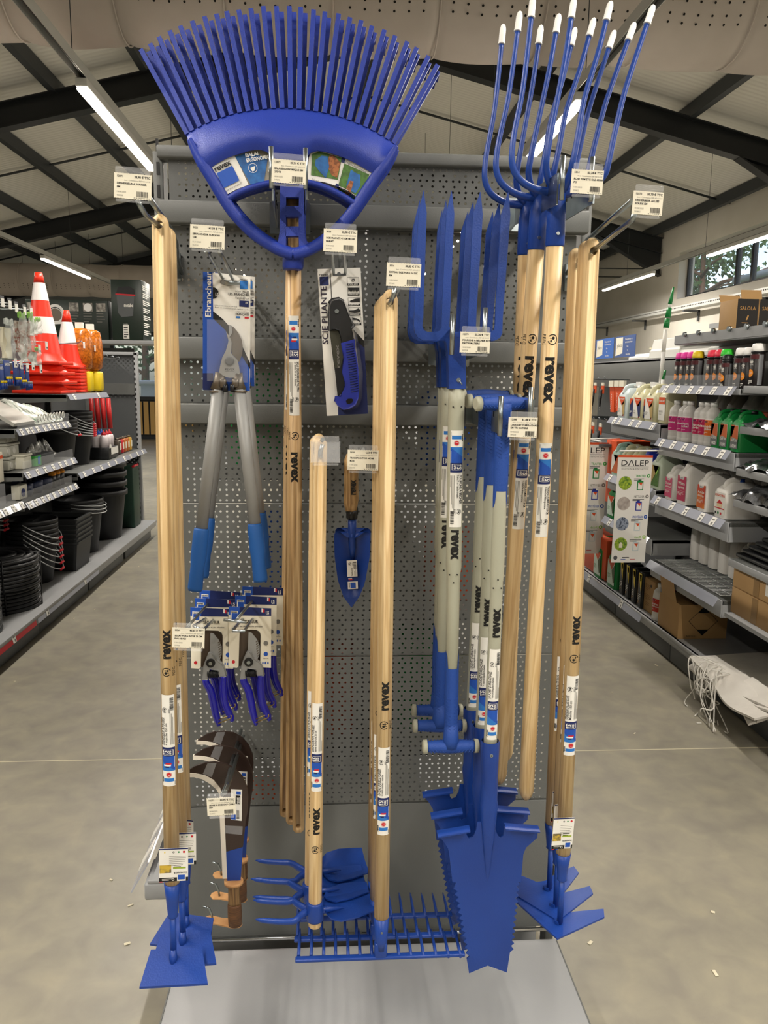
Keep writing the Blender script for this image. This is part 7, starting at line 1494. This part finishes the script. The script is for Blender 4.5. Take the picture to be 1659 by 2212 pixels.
# hanging signs DALEP
MOSS = mat('moss_photo', '4f7a2a', .5, c2='a8bf3a', scale=70); STONE = mat('stone_photo', '9b918a', .5, c2='b9b0a8', scale=40); DROP = mat('drops_photo', '8d97a8', .5, c2='3c4658', scale=80, lo=.5, hi=.6)
def dalep(x0, y, z1, W, lab):
    Hh = W*3.05; t = thing('hanging_sign', lab, 'sign', (x0, y, z1), group='long hanging signs'); T = frame((x0, y, z1-Hh), (1, .05, -.01), (-.02, 0, 1))
    MB(WHITE).t(T).box((W/2, Hh/2, -.001), (W, Hh, .0016)).t(None).build('board', t)
    m = MB(ORANGE).t(T); m.rect(0, Hh*.98, W, Hh, .0004); m.m(BLACK).text('D\u039bLEP', W*.5, Hh*.905, Hh*.072, .0008, 'c', w=W*.8); m.rect(W*.1, Hh*.893, W*.9, Hh*.895, .0008); m.m(GREYI).text('SOLUTIONS & INNOVATION', W*.5, Hh*.868, Hh*.022, .0008, 'c', w=W*.78)
    for k, (s_, cc, ph, jc) in enumerate((('TRAITER', MATS['green_print'], MOSS, GREEN), ('NETTOYER', GREYI, STONE, BLJ), ('PROTÉGER', MBLUE, DROP, PALEB), ('écoR', GRT, MATS['moss_photo'], PALEB))):
        yy = Hh*(.80-.19*k); m.m(cc).text(s_, W*.84, yy, Hh*.03, .0008, 'r', bold=.01, w=W*(.30 if k != 3 else .2)); m.disc(W*.92, yy+Hh*.012, Hh*.017, .0008, 16); m.m(WHITE).disc(W*.92, yy+Hh*.012, Hh*.007, .0012, 10); m.m(BLACK).lines(W*.5, yy-Hh*.018, W*.36, 2, Hh*.012, Hh*.005, .0008)
        m.m(ph).disc(W*.25, yy-Hh*.055, Hh*.062, .0008, 26); m.m(jc).rect(W*.6, yy-Hh*.12, W*.78, yy-Hh*.035, .0008); m.rect(W*.63, yy-Hh*.035, W*.72, yy-Hh*.022, .0008); m.m(WHITE).rect(W*.63, yy-Hh*.112, W*.76, yy-Hh*.05, .0012); m.m(ORANGE).prism([(W*.64, yy-Hh*.05, .0013), (W*.76, yy-Hh*.05, .0013), (W*.72, yy-Hh*.08, .0013)], (0, 0, .0002))
        if k == 3: m.m(CREAM).prism([(W*.20, yy-Hh*.09, .0012), (W*.30, yy-Hh*.09, .0012), (W*.30, yy-Hh*.055, .0012), (W*.25, yy-Hh*.035, .0012), (W*.20, yy-Hh*.055, .0012)], (0, 0, .0002))
    m.m(MBLUE).rect(W*.28, Hh*.028, W*.42, Hh*.033, .0008); m.m(RED).rect(W*.56, Hh*.028, W*.70, Hh*.033, .0008); m.m(BLACK).lines(W*.32, Hh*.045, W*.34, 1, .01, Hh*.006, .0008); m.m(GREYD).disc(W*.12, Hh*.045, Hh*.02, .0008, 16); m.t(None).build('print', t)
    MB(WHITEP).tube([V((x0+.01, y, z1+.025)), V((x0+W+.03, y, z1+.028)), V((2.1, y+.0, z1+.03))], .005, 8).build('hanging_arm', t)
a = P(1334, 983, 4.6); dalep(a.x, 4.6, a.z, P(1410, 985, 4.6).x-a.x, 'tall white DALEP sign with orange top, nearer and fully visible')
a = P(1236, 955, 5.62); dalep(a.x, 5.62, a.z, P(1315, 957, 5.62).x-a.x, 'tall white DALEP sign with orange top, farther one behind the weeder handles')
# base deck items
for k in range(4): t = thing('sack_pouch', 'narrow black and yellow product pouch under the nearer sign, %s of four' % ('first', 'second', 'third', 'last')[k], 'pouch', (2.03, 5.18-.11*k, .17), group='black and yellow pouches'); MB(BLKP).box((2.06, 5.18-.11*k, .29), (.10, .06, .24), .012).build('pouch', t); face(t, 2.008, 5.155-.11*k, 5.205-.11*k, .18, .40, BLKP, [('p', [(0, 1), (1, 1), (1, .45), (.6, .6)], YEL), ('p', [(.3, .95), (.9, .95), (.9, .8), (.6, .75)], ORANGE), ('l', .1, .35, .8, 4, WHITE), ('l', .1, .15, .6, 2, GOLD)])
t = thing('bottle', 'small red bottle top between the sign and the wire shelf', 'bottle', (2.12, 4.62, .17)); MB(mat('dull_red', 'a83a38', .4)).lathe([(.04, 0), (.04, .2), (.02, .24), (.02, .28)], 16, (2.14, 4.68, .17)).build('body', t)
def carton(x0, y0, x1, y1, z0, z1, lab, mt=CARD, printed=0, openf=False):
    t = thing('carton', lab, 'box', (x0, y0, z0)); MB(mt).box(((x0+x1)/2, (y0+y1)/2, (z0+z1)/2), (x1-x0, y1-y0, z1-z0), .0015).build('body', t)
    return t
t = carton(2.03, 4.66, 2.24, 4.95, .168, .385, 'printed brown carton on the deck, left of the white bottle', CARD)
face(t, 2.0285, 4.67, 4.94, .175, .38, CARD, [('r', .1, .7, .35, .88, CARDD), ('l', .5, .82, .3, 4, CARDD), ('l', .15, .5, .3, 4, CARDD), ('l', .5, .5, .35, 4, CARDD), ('d', .82, .84, .05, BLACK), ('d', .2, .3, .09, CARDD), ('l', .5, .25, .3, 3, CARDD), ('r', .3, .05, .4, .12, BLACK)], 'printed_side')
MB(mat('packing_tape', '97774c', .3)).box((2.135, 4.80, .3862), (.21, .03, .0008)).build('tape', t)
bottle(2.035, 4.585, .168, .045, .235, WHITEP, WHITEP, 'white bottle with red Acide label on the deck between two cartons', mat('acid_label', 'c4301f', .45), ('Acide', 'chlorhydrique'), None)
t = carton(1.99, 4.22, 2.28, 4.50, .168, .37, 'open brown carton with a diamond hazard mark and raised flap', CARD)
T = frame((1.99, 4.2185, .168), (1, 0, 0), ZU); m = MB(BLACK).t(T); c_, r_ = (.145, .105), .085
for a, b in (((0, r_), (r_, 0)), ((r_, 0), (0, -r_)), ((0, -r_), (-r_, 0)), ((-r_, 0), (0, r_))): m.tube([(c_[0]+a[0], c_[1]+a[1], 0), (c_[0]+b[0], c_[1]+b[1], 0)], .0012, 4)
m.prism([(c_[0], c_[1]+r_, 0), (c_[0]+r_*.42, c_[1]+r_*.58, 0), (c_[0]-r_*.42, c_[1]+r_*.58, 0)], (0, 0, .0006)); m.prism([(c_[0], c_[1]-r_, 0), (c_[0]+r_*.42, c_[1]-r_*.58, 0), (c_[0]-r_*.42, c_[1]-r_*.58, 0)], (0, 0, .0006)); m.text('AEROSOLS', .05, .012, .014, .0006, w=.06); m.t(None).build('hazard_mark', t)
MB(CARD).prism([(1.99, 4.27, .37), (1.99, 4.47, .37), (1.966, 4.46, .495), (1.966, 4.28, .495)], (.003, 0, .001)).build('raised_flap', t)
for k, (z0, z1, lab) in enumerate(((.62, .75, 'brown taped carton under the black trays, upper of two'), (.485, .615, 'brown taped carton under the black trays, lower of two'))):
    t = carton(2.02, 3.0, 2.45, 3.72, z0, z1, lab); MB(MATS['packing_tape']).box((2.2, 3.7202, (z0+z1)/2), (.04, .0008, z1-z0-.004)).box((2.0186, 3.5, (z0+z1)/2), (.0008, .05, z1-z0-.006)).build('tape', t)
    if k == 0: face(t, 2.0182, 3.32, 3.42, z0+.03, z0+.1, WHITE, [('l', .2, .6, .5, 3, GREYI)])
MB(GREYL).box((2.28, 3.1, .475), (.6, 1.2, .02)).build('shelf', gr)
TRAY = mat('glossy_black_tray', '15171a', .3)
for k in range(8):
    y1 = 3.74-.035*(k//1) if k < 8 else 3.7; z = .765+.026*k; t = thing('tray', 'glossy black tray in the leaning stack at the right edge, %s from the bottom' % ('first', 'second', 'third', 'fourth', 'fifth', 'sixth', 'seventh', 'eighth')[k], 'tray', (2.02, 3.4, z), group='black trays')
    MB(TRAY).box((2.24+.012*k, y1-.42, z+.012), (.42, .84, .022), .009).build('tray', t)
CRK = mat('crinkled_clear_bag', '6d6f72', .12, c2='1e1f21', scale=25, bump=1, bscale=45, spec=1, coat=.8)
for k, (z, y, lab) in enumerate(((1.425, 3.55, 'crinkled bag of black parts on the near upper shelf'), (1.22, 3.6, 'crinkled bag of black parts on the near middle shelf'), (1.065, 3.62, 'large crinkled bag of black parts below, spilling over the shelf edge'))):
    t = thing('bagged_parts', lab, 'bag', (2.0, y, z)); m = MB(CRK); rnd = random.Random(k); ph = [rnd.random()*6 for _ in range(6)]
    m.surf(lambda u, v: V((1.985+.40*v+.012*sin(17*u+ph[0]), y+.16-.6*u+.012*sin(13*v+ph[1]), z+.004+(.085 if k == 2 else .05)*(sin(pi*min(1, v*1.15))**.5)*(sin(pi*u)**.4)+.010*sin(23*u+ph[2])*sin(19*v+ph[3])+.006*sin(41*u+31*v))), 34, 18); m.build('crinkled_film', t)
    MB(BLKP).box((2.2, y-.15, z+.02), (.3, .5, .03), .012).build('contents', t)
# telescopic pole
t = thing('telescopic_pole', 'telescopic pole with green joints leaning above the right shelf', 'pole', P(1424, 860, 4.95))
pp = [(1424, 860), (1437, 720), (1441, 706), (1446, 687), (1449, 664), (1451, 660), (1454, 622)]
q = [P(x, y, 4.95) for x, y in pp]; MB(WHITEP).tube([q[0], q[1]], .0125, 12).build('lower_tube', t); MB(WHITE).tube([P(1433, 760, 4.949), P(1438, 712, 4.949)], .0131, 12).build('sticker', t)
m = MB(GREEN); m.tube([P(1439, 708, 4.95), P(1442, 688, 4.95)], [.019, .017], 14); m.tube([P(1442.5, 686, 4.95), P(1446, 665, 4.95)], [.0185, .015], 14); m.build('green_joint', t); MB(WHITEP).tube([P(1446, 665, 4.95), P(1448, 655, 4.95)], .010, 10).build('white_collar', t); m = MB(GREEN); m.tube([P(1447, 657, 4.95), P(1450, 645, 4.95), P(1455, 620, 4.95)], [.013, .011, .005], 12); m.build('green_tip', t)
m = MB(WHITEP); t2_ = thing('spray_nozzle', 'small green and white nozzle beside the pole foot', 'nozzle', P(1434, 822, 4.9)); MB(GREEN).tube([P(1433, 820, 4.9), P(1437, 800, 4.9)], [.011, .007], 10).build('green_tip', t2_); MB(WHITEP).tube([P(1432, 850, 4.9), P(1433, 820, 4.9)], [.016, .013], 10).build('body', t2_)
# hanging orange packs and dark hook rows, far bay
for k, (x, y0, y1) in enumerate(((1322, 834, 890), (1334, 834, 888), (1345, 834, 880))):
    a = PX(x, y0, 2.10); b = PX(x, y1, 2.10); t = thing('hanging_pack', 'large orange hanging pack with white header, %s' % ('left', 'middle', 'right')[k], 'hanging pack', a, group='large orange packs'); MB(ORANGE).prism([a+V((0, .05, 0)), a-V((0, .05, 0)), b-V((0, .035, 0)), b+V((0, .035, 0))], (.02, 0, 0)).build('pouch', t); MB(CREAM).box(a+V((0, 0, .018)), (.02, .09, .045)).build('header', t)
    m = MB(WHITE).t(frame(b+V((-.002, .02, .02)), YF, ZU)); m.text('Vitrier', 0, 0, .028, 0, rot=90, w=.12).t(None).build('lettering', t)
for r_, (z, n, hh) in enumerate(((1.60, 9, .13), (1.28, 9, .10))):
    for k in range(n):
        y = 6.05+.09*k; x = 2.1+.03*(k % 2); t = thing('hanging_tool', 'black and orange carded hand tool, %s row of hooks' % ('upper', 'lower')[r_], 'hand tool', (x, y, z), group='carded tools, %s row' % ('upper', 'lower')[r_])
        MB(ORANGE).box((x, y, z-.03), (.008, .055, .06)).m(CREAM).box((x, y, z+.01), (.008, .05, .025)).build('card', t); MB(BLKP).tube([(x-.01, y, z-.03), (x-.012, y+.01, z-.03-hh)], [.012, .006], 7).m(CHROME).tube([(x-.012, y+.01, z-.03-hh), (x-.012, y+.012, z-.06-hh)], .004, 6).build('tool', t)
for k in range(14):
    y = 5.85+.07*k; z = 1.64 if k % 2 else 1.33; t = thing('peg_hook', 'long wire peg hook in the far right bay', 'hook', (XBk, y, z), group='peg hooks in the far right bay'); MB(ZINC).tube([(XBk, y, z), (2.08, y, z+.01), (2.06, y, z+.025)], .0035, 5).build('wire', t)
MB(GREYD).box((2.2, 6.4, 1.17), (.5, 1.6, .02)).build('shelf', gr)
for k in range(2): MB(WHITEP).tube([(1.99, 5.7, 1.14+.05*k), (1.99, 7.2, 1.14+.05*k)], .008, 6).build('rail', gr)
for k in range(2): tag(MB(WOOD).tube([(2.15, 5.95+.07*k, .95), (2.15, 5.93+.07*k, 1.15)], .022, 10).build('wooden_handle'), 'pale wooden handle behind the farther sign, %s of two' % ('right', 'left')[k], 'handle', 'wooden handles behind the signs')
tag(MB(ORANGE).box((2.12, 5.75, .33), (.22, .5, .3), .004).build('carton'), 'orange carton on the deck below the farther sign', 'box'); tag(MB(ORANGE).box((2.16, 5.6, .98), (.25, .2, .46), .004).build('carton'), 'orange and black carton between the two hanging signs', 'box')
for k in range(4): tag(MB(mat('orange_handle', 'd8421c', .4)).tube([(2.06, 5.36+.05*k, .93), (2.04, 5.38+.05*k, .80)], .012, 8).m(BLKP).tube([(2.04, 5.38+.05*k, .80), (2.04, 5.38+.05*k, .72)], .010, 8).build('small_tool'), 'orange handled small tool between the two signs', 'hand tool', 'orange handled tools between the signs')
# folded white sacks and their strings at the right edge
SK = mat('white_woven_sack', 'dcd8d0', .7, c2='cfcac2', scale=6, bump=.6, bscale=90)
for k in range(6):
    t = thing('woven_sack', 'folded white woven sack, %s of the pile at the right edge' % ('lowest', 'second', 'third', 'fourth', 'fifth', 'top')[k], 'sack', (2.1, 3.4, .17+.016*k), group='folded white sacks'); rnd = random.Random(k+3); p_ = [rnd.random()*6 for _ in range(4)]; zb0 = .172+.013*k; s_ = .05*rnd.random()
    m = MB(SK); m.surf(lambda u, v: V((1.87+s_+.62*u+.06*v*(k % 3-1)+.010*sin(9*v+p_[0]), 3.86-.09*k*(1 if k > 3 else .2)-.72*v+.10*u*(1 if k == 5 else .3)+.012*sin(8*u+p_[1]), zb0+.007*sin(7*u+p_[2])*sin(6*v+p_[3])-(.05*max(0, .16-u)/.16)**1*(.6+.5*sin(5*v+p_[0])))), 26, 26, (0, 0, .010)); m.build('folded_cloth', t)
m = MB(mat('yellow_thread', 'd6bc2e', .6)); tag(m.tube([(1.93, 3.14, .275), (2.15, 3.2, .27)], .004, 6).build('yellow_cord'), 'short yellow cord across the sacks', 'cord')
STR = mat('white_raffia', 'dddad2', .6)
rnd = random.Random(11); b0 = V((1.885, 3.62, .20))
for k in range(15):
    n_ = 7; p0 = V((1.93+rnd.uniform(-.02, .05), 3.66+rnd.uniform(-.16, .10), .215)); en = V((1.835+rnd.uniform(-.07, .05), 3.55+rnd.uniform(-.20, .14), .006 if k % 3 else rnd.uniform(.03, .12)))
    md_ = V((1.85+rnd.uniform(-.03, .02), (p0.y+en.y)/2+rnd.uniform(-.06, .06), .16+rnd.uniform(-.03, .06)))
    pts = spl([p0, md_+V((0, .02, .05)), md_+V((rnd.uniform(-.03, .02), rnd.uniform(-.04, .04), -.07)), en+V((0, rnd.uniform(-.03, .03), .02)), en], 5)
    tag(MB(STR).tube(pts, .0022+.0012*rnd.random(), 5).build('raffia_string'), 'white raffia string hanging from the sack pile to the floor', 'string', 'raffia strings')
for k in range(12):
    c_ = V((1.865+.004*k, 3.56+.02*(k % 5), .16-.012*(k % 4))); tag(MB(STR).tube([c_+V((-.03*cos(a+k)-.02, (.035+.008*(k % 4))*cos(a)+.004*k, (.03+.006*(k % 5))*sin(a))) for a in [q*pi/12 for q in range(24)]], .003, 5, closed=True).build('raffia_string'), 'looped white raffia string in the tangle at the sack pile', 'string', 'raffia loops')
for k, (x, y) in enumerate(((1500, 1547), (1535, 1560), (1515, 1562), (1550, 1557))):
    a = PZ(x, y, .004); tag(MB(STR).tube([a, a+V((.03*cos(k*1.3), .05*sin(k*1.3+.6), .002))], .0035, 5).build('raffia_scrap'), 'short cut raffia scrap on the floor below the sacks', 'scrap', 'raffia scraps')
# small debris on the polished floor
DB_ = mat('pale_debris', 'ded6bd', .8)
for k, (x, y) in enumerate(((32, 1472), (205, 1316), (300, 1224), (238, 1385), (1371, 1584), (1418, 1437), (1322, 1495), (1275, 2036), (160, 1336), (1540, 1970), (282, 1955), (1545, 2102), (240, 1900), (275, 2038))):
    a = PZ(x, y, .002); a.z = .002; tag(MB(DB_).box(a, (.012+.006*(k % 3), .006+.004*(k % 2), .002), .0008, Matrix.Rotation(k, 3, 'Z')).build('floor_crumb'), 'tiny pale crumb on the polished floor', 'crumb', 'pale crumbs on the floor')
# ---- rows of look-alikes: say which one, counted from the left of the picture
ORDN = 'first second third fourth fifth sixth seventh eighth ninth tenth eleventh twelfth thirteenth fourteenth fifteenth'.split()
same = {}
for o in COL.objects:
    if o.parent is None and 'label' in o.keys(): same.setdefault(o['label'], []).append(o)
def where(o):
    if o.type == 'EMPTY':
        c = [ch for ch in o.children if ch.type == 'MESH']
        if c: return proj(o.matrix_basis @ V(c[0].data.vertices[0].co))[0]
        return proj(o.matrix_basis.translation)[0]
    return proj(o.data.vertices[0].co)[0]
for lab, os_ in same.items():
    if len(os_) > 1 and 'raffia' not in lab and 'lamp' not in lab.split()[:3]:
        for k, o in enumerate(sorted(os_, key=where)): o['label'] = '%s, %s from the left' % (lab, ORDN[k])
